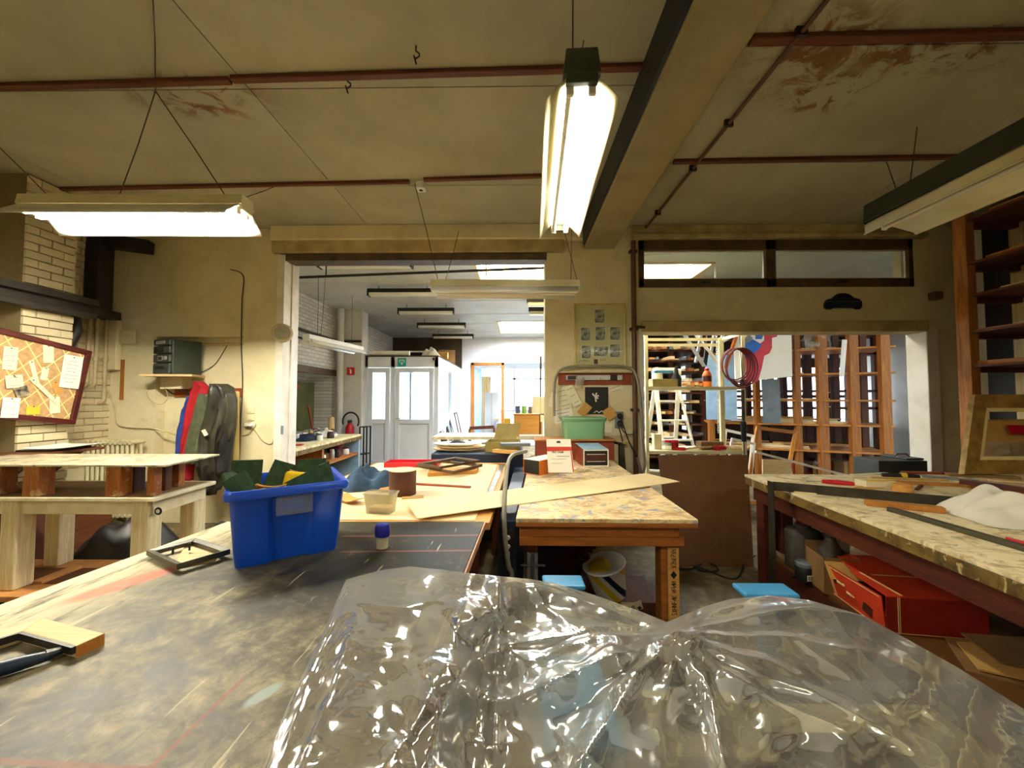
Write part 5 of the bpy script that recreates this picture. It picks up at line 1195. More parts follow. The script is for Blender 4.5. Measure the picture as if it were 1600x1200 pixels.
cable('power_cable', 'brown cord hanging straight down below the double socket', [onY(966, 664, yp - .05), onY(973, 690, yp - .04), onY(976, 720, yp - .04), onY(978, 740, yp - .04)], .007, 'pipe_brown')
# car plaque over the right opening
cp_ = [(0, .02), (.03, .0), (.08, .0), (.1, .015), (.34, .015), (.36, 0), (.41, 0), (.43, .03), (.43, .09), (.40, .12), (.34, .135), (.29, .175), (.24, .19), (.16, .185), (.11, .15), (.09, .13), (.03, .115), (0, .07)]
q = onY(1286, 484, YB - .001); s_ = .43 / .43
pq = thing('car_plaque', 'dark blue car-shaped plaque over the right opening', 'plaque', q)
MB().prism([q + V(x, -.002, z) for x, z in cp_], (0, -.03, 0)).build('body', 'navy', pq, bevel=.006)
MB().prism([q + V(x, -.033, z) for x, z in ((.13, .135), (.31, .13), (.27, .165), (.235, .178), (.17, .174))], (0, -.003, 0)).build('window', 'photo_dark', pq)
MB().b2((q.x + .02, YB - .036, q.z + .085), (q.x + .41, YB - .033, q.z + .092)).build('trim_line', 'steel', pq)
for x in (.055, .385): MB().lathe(q + V(x, -.033, .018), [(.024, 0), (.02, .004)], 14, (0, -1, 0)).build('wheel', 'black', pq)
q = onY(1456, 464, YB); tag(MB().box(q + V(0, -.04, 0), (.1, .08, .09)).build('alarm_box', 'trim_brown', bevel=.008), 'small brown box high beside the right opening', 'box')

# ================================================================ ON THE PAINTED BENCH
def obox(name, label, cat, mats, c, size, rz, open_side=None, wall=.003, flaps=()):
    """an open carton: base and side panels as parts; open_side one of +x -x +y -y +z"""
    t_ = thing(name, label, cat, c, rz); w, d_, h = size
    P = {'-z': ((-w / 2, -d_ / 2, 0), (w / 2, d_ / 2, wall)), '+z': ((-w / 2, -d_ / 2, h - wall), (w / 2, d_ / 2, h)),
         '-x': ((-w / 2, -d_ / 2, 0), (-w / 2 + wall, d_ / 2, h)), '+x': ((w / 2 - wall, -d_ / 2, 0), (w / 2, d_ / 2, h)),
         '-y': ((-w / 2, -d_ / 2, 0), (w / 2, -d_ / 2 + wall, h)), '+y': ((-w / 2, d_ / 2 - wall, 0), (w / 2, d_ / 2, h))}
    for k, (lo, hi) in P.items():
        if k != open_side: MB().b2(lo, hi).build({'-z': 'base', '+z': 'top'}.get(k, 'side_panel'), mats.get(k, mats['*']), t_, local=True)
    return t_
p = onZ(852, 738, zb)
tc0 = obox('torch_carton', 'open orange-and-white carton with black inside lying on the painted bench', 'carton', {'*': 'orange', '+z': 'paper_white', '-z': 'orange'}, p + V(-.02, .03, .001), (.17, .32, .12), R(-40), '-y')
MB().b2((-.081, -.15, .004), (.081, -.148 + .28, .116)).build('dark_inside', 'black', tc0, local=True)  # solid black block makes the carton's inside dark
p = onZ(878, 735, zb); 
cd_ = thing('product_card', 'cream display card with orange band standing on the painted bench', 'card', onZ(880, 738, zb))
U = V(1, -.05, 0).normalized(); tilt_up = V(.02, .25, 1).normalized(); q0 = onZ(862, 742, zb + .002) ; 
yq = 2.98
def cpt(px, py): 
    d0 = onY(px, py, yq); return V(d0.x, yq + (d0.z - zb) * .3, d0.z)
MB().prism([cpt(857, 739), cpt(898, 739), cpt(894, 688), cpt(855, 688)], (0, .003, 0)).build('card', 'paper_white', cd_)
MB().prism([p_ + V(0, -.001, 0) for p_ in (cpt(855.6, 707), cpt(895.5, 706), cpt(895, 700), cpt(855.4, 700))], (0, .0006, 0)).build('band', 'red_orange', cd_)
MB().prism([p_ + V(0, -.001, 0) for p_ in (cpt(895.5, 738), cpt(897.5, 738), cpt(894.8, 706), cpt(893, 706))], (0, .0006, 0)).build('band', 'red_orange', cd_)
MB().prism([p_ + V(0, -.001, 0) for p_ in (cpt(871, 694), cpt(878, 694), cpt(877, 691), cpt(872, 691))], (0, .0006, 0)).build('hang_hole', 'black', cd_)
stencil(cpt(863, 709.5) + V(0, -.002, 0), (1, 0, 0), (0, .3, 1), .013, 11, 'black', cd_, 9, 5)
for py, a_, b_ in ((714.5, 871, 891), (718.5, 862, 886), (725, 862, 880)): MB().bar(cpt(a_, py) + V(0, -.002, 0), cpt(b_, py) + V(0, -.002, 0), .003 if py < 715 else .0015, .0005, (0, 1, 0)).build('print_line', 'black', cd_)
p = onZ(929, 729, zb)
wb_ = thing('window_carton', 'white-edged carton with dark window panel on the painted bench', 'carton', p + V(0, .16, .001), R(4))
w, d_, h = .235, .34, .155
MB().b2((-w / 2, -d_ / 2, 0), (w / 2, d_ / 2, .003)).b2((-w / 2, -d_ / 2, h - .003), (w / 2, d_ / 2 - .0, h)).b2((-w / 2, -d_ / 2, 0), (-w / 2 + .003, d_ / 2, h)).b2((w / 2 - .003, -d_ / 2, 0), (w / 2, d_ / 2, h)).b2((-w / 2, d_ / 2 - .003, 0), (w / 2, d_ / 2, h)).build('carton_shell', 'mdf_red', wb_, local=True)
m = MB(); rectframe(m, -w / 2, w / 2, 0, h, -d_ / 2 - .002, -d_ / 2, .01); m.build('white_edge', 'paper_white', wb_, local=True)
MB().b2((-w / 2 + .01, -d_ / 2 + .002, .01), (w / 2 - .01, -d_ / 2 + .006, h - .01)).build('window_panel', 'photo_dark', wb_, local=True)
MB().b2((-w / 2 + .015, -d_ / 2 - .0005, .05), (w / 2 - .015, -d_ / 2 + .002, .105)).build('red_panel', 'mahogany', wb_, local=True)
for z in (.045, .11): MB().b2((-w / 2 + .03, -d_ / 2 - .001, z), (w / 2 - .03, -d_ / 2 + .001, z + .004)).build('white_line', 'paper_white', wb_, local=True)
MB().prism([(-w / 2, -d_ / 2, h + .001), (w / 2, -d_ / 2, h + .001), (w / 2, d_ / 2, h + .02), (-w / 2, d_ / 2, h + .02)], (0, 0, .002)).build('blue_label', 'pale_blue_board', wb_, local=True)
p = onZ(882, 737, zb)
pk = thing('paper_packet', 'thin stack of cream leaflets at the foot of the display card', 'leaflets', p, R(6))
for k in range(4): MB().box((.03 + .004 * k, -.01, .004 + .007 * k), (.13 - .006 * k, .08, .006), rotz(.05 * k)).build('leaflet', 'paper' if k % 2 else 'paper_yellow', pk, local=True)
tag(sheet(onZ(912, 735, zb + .012), .12, .07, .002, (R(85), 0, R(15)), .06).build('plastic_wrap', 'clear_plastic'), 'scrap of clear wrap right of the leaflets', 'wrap')
# wooden case with green container at the far end of the bench
p = onZ(905, 701, zb); 
wc = thing('wooden_case', 'long reddish wooden case at the far end of the painted bench', 'case', (.62, 4.05, zb))
xa, xb = onY(815, 690, 4.0).x, onY(958, 690, 4.0).x; zc_ = onY(900, 686, 4.0).z
MB().b2((xa + .15, 3.95, zb), (xb, 4.25, zc_ - .015)).build('body', 'mdf_red', wc, bevel=.005); MB().b2((xa + .13, 3.93, zc_ - .015), (xb + .02, 4.27, zc_)).build('lid', 'pine', wc, bevel=.004)
gc = thing('green_container', 'translucent pale green food container on the wooden case', 'container', (onY(911, 684, 4.08).x, 4.1, zc_))
w = (onY(942, 684, 4.08).x - onY(879, 684, 4.08).x) / 2; h = onY(911, 652, 4.05).z - zc_
ring2 = lambda s, z, r=.03: [(x, y, z) for x, y in [(sx * (w * s - r) + r * cos(a), sy * (.13 * s - r) + r * sin(a)) for sx, sy, a0 in ((1, -1, -pi / 2), (1, 1, 0), (-1, 1, pi / 2), (-1, -1, pi)) for a in [a0 + k * pi / 6 for k in range(4)]]]
loft([ring2(.94, 0), ring2(.97, .02), ring2(1.0, h - .04), ring2(1.06, h - .035), ring2(1.06, h - .025)]).build('tub', 'green_plastic', gc, solid=.003, smooth=40, local=True)
loft([ring2(1.07, h - .03), ring2(1.08, h - .005), ring2(1.02, h), ring2(.9, h + .002)][::-1], True).build('lid', 'green_plastic', gc, solid=.002, smooth=40, local=True)
vc = thing('bench_vice', 'small steel clamp screwed to the far right corner of the painted bench', 'clamp', onY(968, 700, 4.0))
q = onY(967, 694, 4.0); MB().tube([q + V(-.06, 0, .02), q + V(.08, 0, -.01)], .014, 8).build('screw', 'dark_steel', vc, smooth=60); MB().lathe(q + V(.07, 0, 0), [(.03, -.01), (.035, 0), (.03, .012)], 14, (0, -1, 0)).build('handwheel', 'brass_tin', vc, smooth=40); MB().b2((q.x + .0, 3.97, zb - .13), (q.x + .05, 4.03, q.z)).build('jaw', 'dark_steel', vc)
# ---- clutter left of the bench on the navy machine (z .92)
zn = .921
p = onY(715, 700, 4.3)
for k, (rx, ry, dx) in enumerate(((.30, .2, 0), (.28, .18, .02), (.27, .17, -.02))):
    c = V(onY(718, 700, 4.3).x + dx, 4.3, zn + .028 * k)
    pl_ = tag(MB().lathe(c, [(.6, 0), (.95, .012), (1, .024), (.98, .026), (.6, .012), (0, .01)], 32).build('oval_plate', 'mount_cream' if k < 2 else 'paper_white', smooth=50), ('lowest', 'middle', 'topmost')[k] + ' of the stacked oval mounts on the navy machine', 'oval mount', 'oval mounts')
    pl_.scale = (rx, ry, 1)
c = onY(716, 697, 4.25); tag(MB().grid(lambda a, b: V(c.x + (a - .5) * .17, 4.22 + (b - .5) * .08, zn + .093 + .03 * (1 - (2 * a - 1) ** 2) * (1 - (2 * b - 1) ** 2)), 8, 8).build('leather_scrap', 'leather', smooth=180, solid=.006), 'dark brown leather scrap on top of the oval mounts', 'scrap')
def tray(name, label, xa, xb, y0, y1, z, h, mat, rz=0, lid=None):
    c = V((xa + xb) / 2, (y0 + y1) / 2, z); w, d = xb - xa, y1 - y0; t_ = thing(name, label, 'tray', c, rz)
    MB().b2((-w / 2, -d / 2, 0), (w / 2, d / 2, .008)).build('base', mat, t_, local=True)
    for lo, hi in (((-w / 2, -d / 2, 0), (w / 2, -d / 2 + .008, h)), ((-w / 2, d / 2 - .008, 0), (w / 2, d / 2, h)), ((-w / 2, -d / 2, 0), (-w / 2 + .008, d / 2, h)), ((w / 2 - .008, -d / 2, 0), (w / 2, d / 2, h))): MB().b2(lo, hi).build('side_panel', mat, t_, bevel=.002, local=True)
    if lid: MB().prism([(-w / 2 + .05, d / 2, h), (w / 2 - .05, d / 2, h), (w / 2 - .0, d / 2 + .1, h + lid), (-w / 2 + .08, d / 2 + .1, h + lid)], (0, .006, 0)).build('lid', mat, t_, local=True)
    return t_
xa, xb = onY(760, 700, 4.15).x, onY(812, 700, 4.15).x
tray('tin_tray', 'olive brass-coloured open tin tray with raised lid on the navy machine', xa, xb, 4.1, 4.42, zn, .11, 'brass_tin', R(-4), .17)
tag(MB().box((onY(742, 707, 4.2).x, 4.2, zn + .008), (.22, .04, .012), rotz(R(28))).build('wood_lath', 'pale_wood', bevel=.002), 'pale lath end poking out beside the oval mounts', 'lath')
for k, (px, py, y, w, d, h, rz, mat, lab) in enumerate(((805, 692, 3.98, .3, .12, .03, .15, 'grey_board', 'grey metal bar lying across behind the cartons'), (790, 703, 3.9, .26, .1, .03, -.5, 'card', 'folded card box flap beside the air hose'), (830, 680, 4.3, .26, .14, .04, .1, 'paper', 'pale cream sheet pile behind the grey bar'))):
    q = onY(px, py, y); z0 = max(zb if q.x > .12 else zn, q.z - h)
    tag(MB().box((q.x, y, z0 + h / 2 + .001), (w, d, h), rotz(rz)).build('flat_piece', mat, bevel=.003), lab, 'piece')
# wooden drawer chest with beakers behind the opening's right jamb
q0, q1 = onY(803, 648, 5.05), onY(842, 676, 5.05)
ch = thing('drawer_chest', 'small orange plywood chest behind the pier edge', 'chest', ((q0.x + q1.x) / 2, 5.15, q1.z - .02))
MB().b2((q0.x, 5.05, q1.z - .05), (q1.x + .05, 5.35, q0.z)).build('body', 'beech', ch, bevel=.004); MB().b2((q0.x - .02, 5.03, q0.z), (q1.x + .07, 5.37, q0.z + .012)).build('top', 'beech', ch, bevel=.003)
MB().b2((q0.x - .14, 5.06, q1.z - .05), (q0.x, 5.3, q1.z + .06)).build('side_box', 'navy', ch)
wt2 = thing('side_bench', 'low bench behind the navy machine carrying the plywood chest', 'bench', (.3, 5.3, 0))
MB().b2((-1.1, 5.02, q1.z - .09), (1.2, 5.6, q1.z - .051)).build('top', 'work_bench', wt2); 
for x in (-1.0, 1.1): leg((x, 5.3), 0, q1.z - .09, .08, 'leg', 'dark_red_wood', wt2)
for px, mat, lab, h_ in ((809, 'royal_blue', 'beaker of dark blue liquid on the plywood chest', .1), (819, 'lime', 'beaker of bright green liquid on the plywood chest', .1), (829, 'brown_tin', 'beaker of brown liquid on the plywood chest', .09)):
    if mat == 'lime': plain('lime', (126, 214, 30), (108, 196, 20), 3, .4)
    q = onY(px, 648, 5.15); bk_ = thing('beaker', lab, 'beaker', (q.x, 5.15, q0.z + .013), group='beakers on the chest')
    MB().lathe((0, 0, 0), [(.035, 0), (.035, .14), (.038, .143)], 18).build('glass', 'beaker', bk_, smooth=40, local=True); MB().lathe((0, 0, .002), [(.033, 0), (.033, h_), (0, h_)], 18).build('liquid', mat, bk_, smooth=40, local=True)
    for a_ in (-.02, .015): MB().tube([(a_, 0, .01), (a_ * 2.2, .01, .21)], .003, 5).build('stirring_rod', 'steel', bk_, local=True)
br_m = thing('broom', 'wooden pole tied with cream papers against the pier edge', 'pole', onY(846, 700, 4.75))
xq = onY(845, 600, 4.8).x
MB().tube([(xq - .02, 4.85, .005), onY(845, 557, 4.85)], .012, 8).build('handle', 'pipe_brown', br_m, smooth=60)
for px, py, w, h, tl_ in ((842, 633, 20, 26, 4), (850, 634, 12, 28, -4), (848, 652, 8, 14, 0)): q = onY(px, py, 4.84); MB().box(q, (w * .0081, .003, h * .0081), Matrix.Rotation(R(tl_), 3, 'Y')).build('paper_tag', 'paper', br_m)
# ---- under the painted bench: striped bucket, bottles, tag board
bkt = thing('striped_bucket', 'tilted white bucket with yellow and navy diagonal stripes under the painted bench', 'bucket', onY(958, 935, 2.75))
t = NT('bucket_stripe'); v_ = t.tc.outputs['Object']; sp = t.sep(v_)
ph_ = t.math('FRACT', t.math('ADD', t.math('MULTIPLY', sp[0], 4.2), t.math('MULTIPLY', sp[2], 4.2)))
t.col(t.ramp(ph_, [(0, (232, 226, 210)), (.28, (232, 226, 210)), (.3, (226, 186, 30)), (.5, (226, 186, 30)), (.52, (232, 226, 210)), (.66, (232, 226, 210)), (.68, (24, 30, 60)), (.88, (24, 30, 60)), (.9, (232, 226, 210))])); t.set(rough=.4)
for n in t.n:
    if n.type == 'VALTORGB': n.color_ramp.interpolation = 'CONSTANT'
c = onY(955, 928, 2.75); ax = V(-.25, -.1, 1)
MB().lathe(c, [(.105, 0), (.14, .22), (.145, .225), (.135, .22), (.1, .01), (0, .01)], 28, ax).build('pail', 'bucket_stripe', bkt, smooth=40)
MB().lathe(c + ax.normalized() * .225, [(.147, -.006), (.152, 0), (.147, .008)], 28, ax).build('rim', 'lamp_white', bkt, smooth=40)
q = onY(938, 892, 2.7); tag(MB().lathe(q, [(0, -.09), (.06, -.07), (.085, 0), (.06, .07), (0, .09)], 16, (.4, -.3, 1)).build('yellow_ball', 'paper_yellow', smooth=180), 'dull yellow float lying in the mouth of the striped bucket', 'float')
crt = thing('bucket_crate', 'dark crate supporting the striped bucket on the floor', 'crate', (.55, 2.9, 0))
MB().b2((.4, 2.7, 0), (1.0, 3.1, min(.16, c.z - .03))).build('body', 'rack_dark_y', crt, bevel=.006); MB().b2((.42, 2.69, .03), (.98, 2.7, .1)).build('front_slat', 'rack_dark', crt)
ls = thing('lamp_shade_pile', 'dark brown round cushion leaning beside the striped bucket', 'cushion', (.45, 2.8, .17))
q = onY(922, 898, 2.85); MB().lathe(q, [(0, -.05), (.12, -.05), (.15, 0), (.12, .05), (0, .05)], 20, (.8, -.5, .2)).build('pad', 'mahogany', ls, smooth=50)
lb = thing('paint_tub', 'large pale tub with label lying on the floor in front of the bench leg', 'tub', onZ(985, 950, .02))
q = onY(985, 945, 2.35); MB().box(q + V(0, 0, -.02), (.15, .01, .045), Euler((R(-20), R(-12), R(10))).to_matrix()).build('label_board', 'paper', lb)
stencil(q + V(-.055, -.014, -.038), (1, 0, .2), (0, 0, 1), .025, 5, 'trim_brown', lb, 4)
MB().bar(q + V(.05, -.014, -.022), q + V(.05, -.014, .0), .008, .002, (0, 1, 0)).bar(q + V(.039, -.014, -.011), q + V(.061, -.014, -.011), .008, .002, (0, 1, 0)).build('star_mark', 'black', lb)
MB().lathe((q.x + .02, 2.48, .0), [(.13, 0), (.15, .05), (.15, .1), (.14, .1), (.12, .02), (0, .02)], 24).build('tub', 'pad_green', lb, smooth=40)
MB().b2((q.x - .05, 2.36, .0), (q.x + .04, 2.38, q.z)).build('label_stake', 'pale_wood', lb)
gcp = thing('bar_clamp', 'steel bar clamp standing under the left end of the painted bench', 'clamp', onY(832, 900, 2.25))
q = onY(832, 880, 2.25); MB().b2((q.x - .03, 2.24, .05), (q.x + .03, 2.26, q.z + .06)).build('bar', 'aluminium', gcp); MB().tube([(q.x - .07, 2.22, q.z + .0), (q.x + .07, 2.22, q.z + .0)], .007, 8).build('tommy_bar', 'steel', gcp, smooth=60); MB().tube([(q.x, 2.22, q.z - .08), (q.x, 2.22, q.z + .06)], .01, 8).build('screw', 'steel', gcp, smooth=60); MB().b2((q.x - .06, 2.18, 0), (q.x + .06, 2.3, .05)).build('foot', 'dark_steel', gcp)
bx_ = thing('dark_box', 'brown carton in the shadow under the painted bench', 'carton', (.35, 3.4, 0)); MB().b2((.15, 3.1, 0), (.6, 3.6, .42)).build('body', 'mahogany', bx_, bevel=.005); MB().prism([(.15, 3.1, .42), (.6, 3.1, .42), (.6, 2.95, .36), (.15, 2.95, .36)], (0, 0, .004)).build('flap', 'mahogany', bx_)
# ---- big brown hardboard leaning behind the bench
h0, h1 = onZ(1048, 885, .0), onZ(1177, 885, .0); yt = h0.y + .3
ht0, ht1 = onY(1028, 711, yt), onY(1152, 711, yt)
h0 = V(ht0.x, h0.y, 0); h1 = V(onZ(1177, 885, 0).x, h0.y, 0)
tag(MB().prism([h0, h1, onY(1168, 711, yt), ht0], (0, .008, 0)).build('hardboard_sheet', 'hardboard'), 'large brown hardboard sheet leaning beside the painted bench', 'board')
sw_ = thing('sawhorse', 'wooden sawhorse behind the leaning hardboard sheet', 'sawhorse', (1.8, h0.y + .5, 0))
zt2 = ht0.z - .06; yq2 = yt + .03
MB().b2((1.5, yq2 - .0, zt2 - .06), (2.2, yq2 + .06, zt2)).build('beam', 'pine', sw_)
for x in (1.55, 2.15):
    for dy in (-.1, .28): MB().bar((x, yq2 + .03, zt2 - .05), (x, yq2 + .06 + dy, .02), .05, .03).build('leg', 'pine_z', sw_)
pd = [onZ(1055, 888, .008), onZ(1080, 889, .008), onZ(1100, 880, .02), onZ(1118, 884, .02), onZ(1120, 892, .01), onZ(1095, 892, .01), onZ(1085, 884, .02), onZ(1110, 893, .01), onZ(1140, 904, .008), onZ(1155, 900, .008), onZ(1163, 880, .02), onZ(1180, 868, .02)]
cable('power_cable', 'black power cord looping across the concrete floor by the hardboard', pd, .007, 'rubber')

# ================================================================ ON AND UNDER THE RIGHT-HAND BENCH
sq = thing('steel_square', 'large dark steel square hooked over the left edge of the joinery bench', 'square', onZ(1210, 765, zr))
q0 = onZ(1208, 766, zr + .002); q1 = onZ(1556, 798, zr + .002); dq = (q1 - q0).normalized()
MB().bar(q0 + V(0, 0, .029), q1 + V(0, 0, .029), .004, .058).build('long_arm', 'dark_steel', sq)
ql = q0 - dq * .01; MB().b2((ql.x - .006, ql.y - .03, .18), (ql.x + .0, ql.y + .03, zr + .06)).build('short_arm', 'dark_steel', sq)
kn = thing('red_knife', 'red plastic handled cutter lying on the joinery bench', 'knife', onZ(1305, 752, zr))
a, b = onZ(1284, 752, zr + .015), onZ(1335, 756, zr + .015)
MB().tube([a, lerp(a, b, .3), lerp(a, b, .7), b], [.012, .017, .017, .012], 10).build('handle', 'red_plastic', kn, smooth=60); MB().bar(a, a + (a - b).normalized() * .09 + V(0, 0, -.008), .012, .004).build('blade', 'steel', kn)
kn = thing('craft_knife', 'black and yellow snap-off knife at the back of the joinery bench', 'knife', onZ(1405, 743, zr))
a, b = onZ(1378, 742, zr + .012), onZ(1436, 745, zr + .012); MB().tube([a, lerp(a, b, .5), b], [.016, .02, .015], 10).build('handle', 'rubber', kn, smooth=60); MB().tube([lerp(a, b, .5) + V(0, 0, .004), lerp(a, b, .66) + V(0, 0, .004)], .021, 10).build('slider', 'paper_yellow', kn, smooth=60)
nb = thing('note_block', 'pale yellow note pad with raised curl on the joinery bench', 'note pad', onZ(1368, 762, zr)); q = onZ(1368, 760, zr); MB().box(q + V(0, 0, .022), (.2, .1, .044), rotz(-.06)).build('pad', 'paper', nb, bevel=.002); MB().b2((q.x - .09, q.y - .05, .92 + .005), (q.x + .09, q.y + .0, .927)).build('top_sheet', 'paper_yellow', nb)
def strip(a, b, w, h, mat, lab, z=0, nm='wood_strip', cat='wood strip', g='wood strips on the joinery bench'):
    a, b = onZ(*a, zr + h / 2 + z + .001), onZ(*b, zr + h / 2 + z + .001); return tag(MB().bar(a, b, w, h).build(nm, mat, bevel=.002), lab, cat, g)
strip((1352, 785), (1475, 797), .045, .03, 'pine', 'short reddish pine block in front of the steel square')
strip((1390, 795), (1640, 868), .035, .022, 'olive_frame', 'long dark moulding slanting to the right along the front of the joinery bench')
strip((1240, 768), (1560, 789), .05, .008, 'pale_wood', 'flat pale lath in front of the steel square')
strip((1375, 752), (1505, 758), .04, .02, 'pine', 'tan batten behind the yellow note pad')
strip((1500, 756), (1640, 778), .05, .03, 'pine', 'thick orange batten near the white rag')
strip((1500, 752), (1650, 772), .03, .034, 'mahogany', 'dark red moulding beside the thick orange batten', .03)
strip((1360, 746), (1480, 750), .03, .012, 'card', 'thin tan lath behind the black knife')
strip((1440, 744), (1530, 752), .05, .014, 'grey_board', 'grey flat lath right of the black knife')
strip((1410, 738), (1545, 741), .04, .016, 'mdf_red', 'reddish moulding along the back of the joinery bench')
strip((1480, 741), (1590, 746), .06, .02, 'card_dark', 'brown board strip at the back right of the joinery bench')
strip((1545, 750), (1660, 757), .04, .012, 'pale_wood', 'pale lath at the far right of the joinery bench')
strip((1330, 742), (1385, 739), .03, .008, 'paper', 'thin cream lath at the far left back of the joinery bench')
strip((1432, 765), (1440, 758), .02, .01, 'rack_dark', 'tiny dark peg lying behind the steel square')
strip((1572, 841), (1640, 858), .014, .012, 'red_plastic', 'red pencil at the right edge of the joinery bench', nm='pencil', cat='pencil', g=None)
q = onZ(1410, 768, zr); tag(MB().lathe(q, [(.05, 0), (.05, .05), (.0, .06)], 14).build('turned_block', 'beech', smooth=40), 'small turned beech knob behind the steel square', 'knob')
strip((1385, 757), (1345, 764), .09, .004, 'card', 'flat tan sandpaper sheet by the note pad', nm='sandpaper', cat='sandpaper', g=None)
c = onZ(1590, 820, zr); cloth_heap('white_rag', 'crumpled white rag on the right of the joinery bench', 'cloth', c + V(.08, .1, .001), .27, .22, .15, 'cloth_white', 21, 13, .2, 64, .35)
# grey tool boxes behind the bench
gx = thing('tool_crate', 'pair of grey steel tool boxes behind the joinery bench by the opening', 'tool box', onY(1410, 740, 4.1))
a, b = onY(1373, 720, 4.0), onY(1450, 740, 4.0); MB().b2((a.x, 4.0, .55), (b.x, 4.3, a.z)).build('box', 'stereo', gx, bevel=.006); a2 = onY(1395, 714, 4.2); MB().b2((a2.x, 4.05, a.z), (b.x + .02, 4.35, a2.z + .01)).build('upper_box', 'stereo', gx, bevel=.006); MB().b2((a.x + .1, 4.05, 0), (b.x - .05, 4.28, .55)).build('stand', 'rack_dark', gx); MB().tube([(a.x + .3, 4.15, a2.z + .01), (a.x + .33, 4.15, a2.z + .04), (a.x + .43, 4.15, a2.z + .04), (a.x + .46, 4.15, a2.z + .01)], .007, 6).build('handle', 'steel', gx)
# --- lower shelf
zs_ = sz + .001
def shp_at(px, Y): return onY(px, 700, Y).x
jx = shp_at(1238, 2.80)
jg = thing('dark_jug', 'tall blackened jug with red cap on the shelf under the joinery bench', 'jug', (jx + .06, 2.8, zs_))
plain('tar', (62, 54, 40), (34, 30, 22), 20, .6, bump=.4)
MB().lathe((0, 0, 0), [(.1, 0), (.112, .01), (.112, .24), (.1, .262), (.05, .285), (.05, .3)], 24).build('body', 'tar', jg, smooth=40, local=True); MB().lathe((0, 0, .298), [(.04, 0), (.04, .035), (0, .037)], 16).build('cap', 'mahogany', jg, smooth=40, local=True)
wbx = thing('white_carton', 'open white carton behind the dark jug on the lower shelf', 'carton', (shp_at(1272, 2.95), 2.95, zs_), R(20))
MB().b2((-.06, -.1, 0), (.2, .1, .26)).build('body', 'paper_white', wbx, local=True); MB().prism([(-.06, -.1, .26), (.2, -.1, .26), (.22, -.2, .30), (-.04, -.2, .30)], (0, 0, .003)).build('flap', 'paper_white', wbx, local=True)
jr = thing('barcode_jar', 'small black jar with grey lid and barcode label on the lower shelf', 'jar', (shp_at(1252, 2.6) , 2.6, zs_))
MB().lathe((0, 0, 0), [(.05, 0), (.055, .006), (.055, .085), (.05, .095)], 20).build('body', 'black', jr, smooth=40, local=True); MB().lathe((0, 0, .095), [(.052, 0), (.054, .02), (.048, .026), (0, .027)], 20).build('lid', 'grey_board', jr, smooth=40, local=True)
MB().box((0, -.056, .035), (.05, .002, .035)).build('label', 'paper_white', jr, local=True)
for k in range(7): MB().box((-.02 + k * .0065, -.0575, .036), (.002 + .001 * (k % 2), .001, .026)).build('barcode_line', 'black', jr, local=True)
cb2 = thing('flap_carton', 'brown carton with raised tan flap on the lower shelf', 'carton', (shp_at(1290, 2.5) + .02, 2.5, zs_), R(-10))
for lo, hi in (((-.1, -.1, 0), (.1, -.096, .22)), ((-.1, .096, 0), (.1, .1, .26)), ((-.1, -.1, 0), (-.096, .1, .22)), ((.096, -.1, 0), (.1, .1, .22)), ((-.1, -.1, 0), (.1, .1, .004))): MB().b2(lo, hi).build('side_panel', 'card_dark', cb2, local=True)
MB().prism([(-.1, -.1, .2), (.07, -.1, .2), (.07, -.16, .12), (-.1, -.16, .12)], (0, -.003, 0)).build('flap', 'card', cb2, local=True)
bo = thing('stoneware_bottle', 'dark stoneware bottle standing in the brown carton', 'bottle', (shp_at(1290, 2.5) + .03, 2.52, zs_ + .006)); MB().lathe((0, 0, 0), [(.06, 0), (.065, .22), (.03, .28), (.025, .3), (.032, .305), (.032, .33), (0, .332)], 20).build('body', 'tar', bo, smooth=40, local=True)
ck_ = thing('chisel', 'thin dark chisel lying in front of the jar on the lower shelf', 'chisel', (2.0, 2.5, zs_)); a, b = onZ(1236, 902, zs_ + .012), onZ(1290, 897, zs_ + .012); MB().tube([a, lerp(a, b, .3), b], [.005, .012, .012], 8).build('body', 'black', ck_, smooth=60)
# red-orange printed box
rz0 = onZ(1387, 990, zs_); rc = thing('red_box', 'red-orange printed box with lid ajar under the joinery bench', 'box', rz0, R(-8))
L_, Wd, hh = .42, .44, .185
MB().b2((0, 0, 0), (Wd, L_, .004)).build('base', 'red_orange', rc, local=True)
MB().b2((-.004, -.003, 0), (Wd, .001, hh)).build('side_panel', 'box_red', rc, local=True); MB().b2((Wd - .004, 0, 0), (Wd, L_, hh)).b2((0, L_ - .004, 0), (Wd, L_, hh)).build('side_panel', 'red_orange', rc, local=True)
MB().prism([(-.004, 0, 0), (-.004, L_, 0), (-.045, L_ + .03, hh + .0), (-.02, 0, hh)], (-.004, 0, 0)).build('front_flap', 'red_orange', rc, local=True)
MB().prism([(0, 0, hh), (Wd, 0, hh), (Wd, L_ * .62, hh + .01), (.0, L_ * .62, hh + .01)], (0, 0, .004)).build('lid', 'red_orange', rc, local=True)
MB().prism([(0.02, L_ * .62, hh + .01), (Wd, L_ * .62, hh + .01), (Wd, L_ + .05, hh + .03), (.05, L_ + .05, hh + .03)], (0, 0, .004)).build('lid_flap', 'red_orange', rc, local=True)
lm = MB()
for d_ in (.012, .02):
    lm.bar((.1 * 0 + d_ + .06, .012, hh + .005), (d_ + .03, L_ * .6, hh + .0155), .003, .001); lm.bar((.09, L_ * .58 - d_, hh + .0155), (Wd, L_ * .58 - d_, hh + .0155), .003, .001)
    lm.b2((.035 + d_, -.0045, .004), (.038 + d_, -.003, hh)); 
lm.b2((0, -.0045, .006), (Wd, -.003, .009)); lm.build('cream_lines', 'ribbon', rc, local=True)
fm = MB()
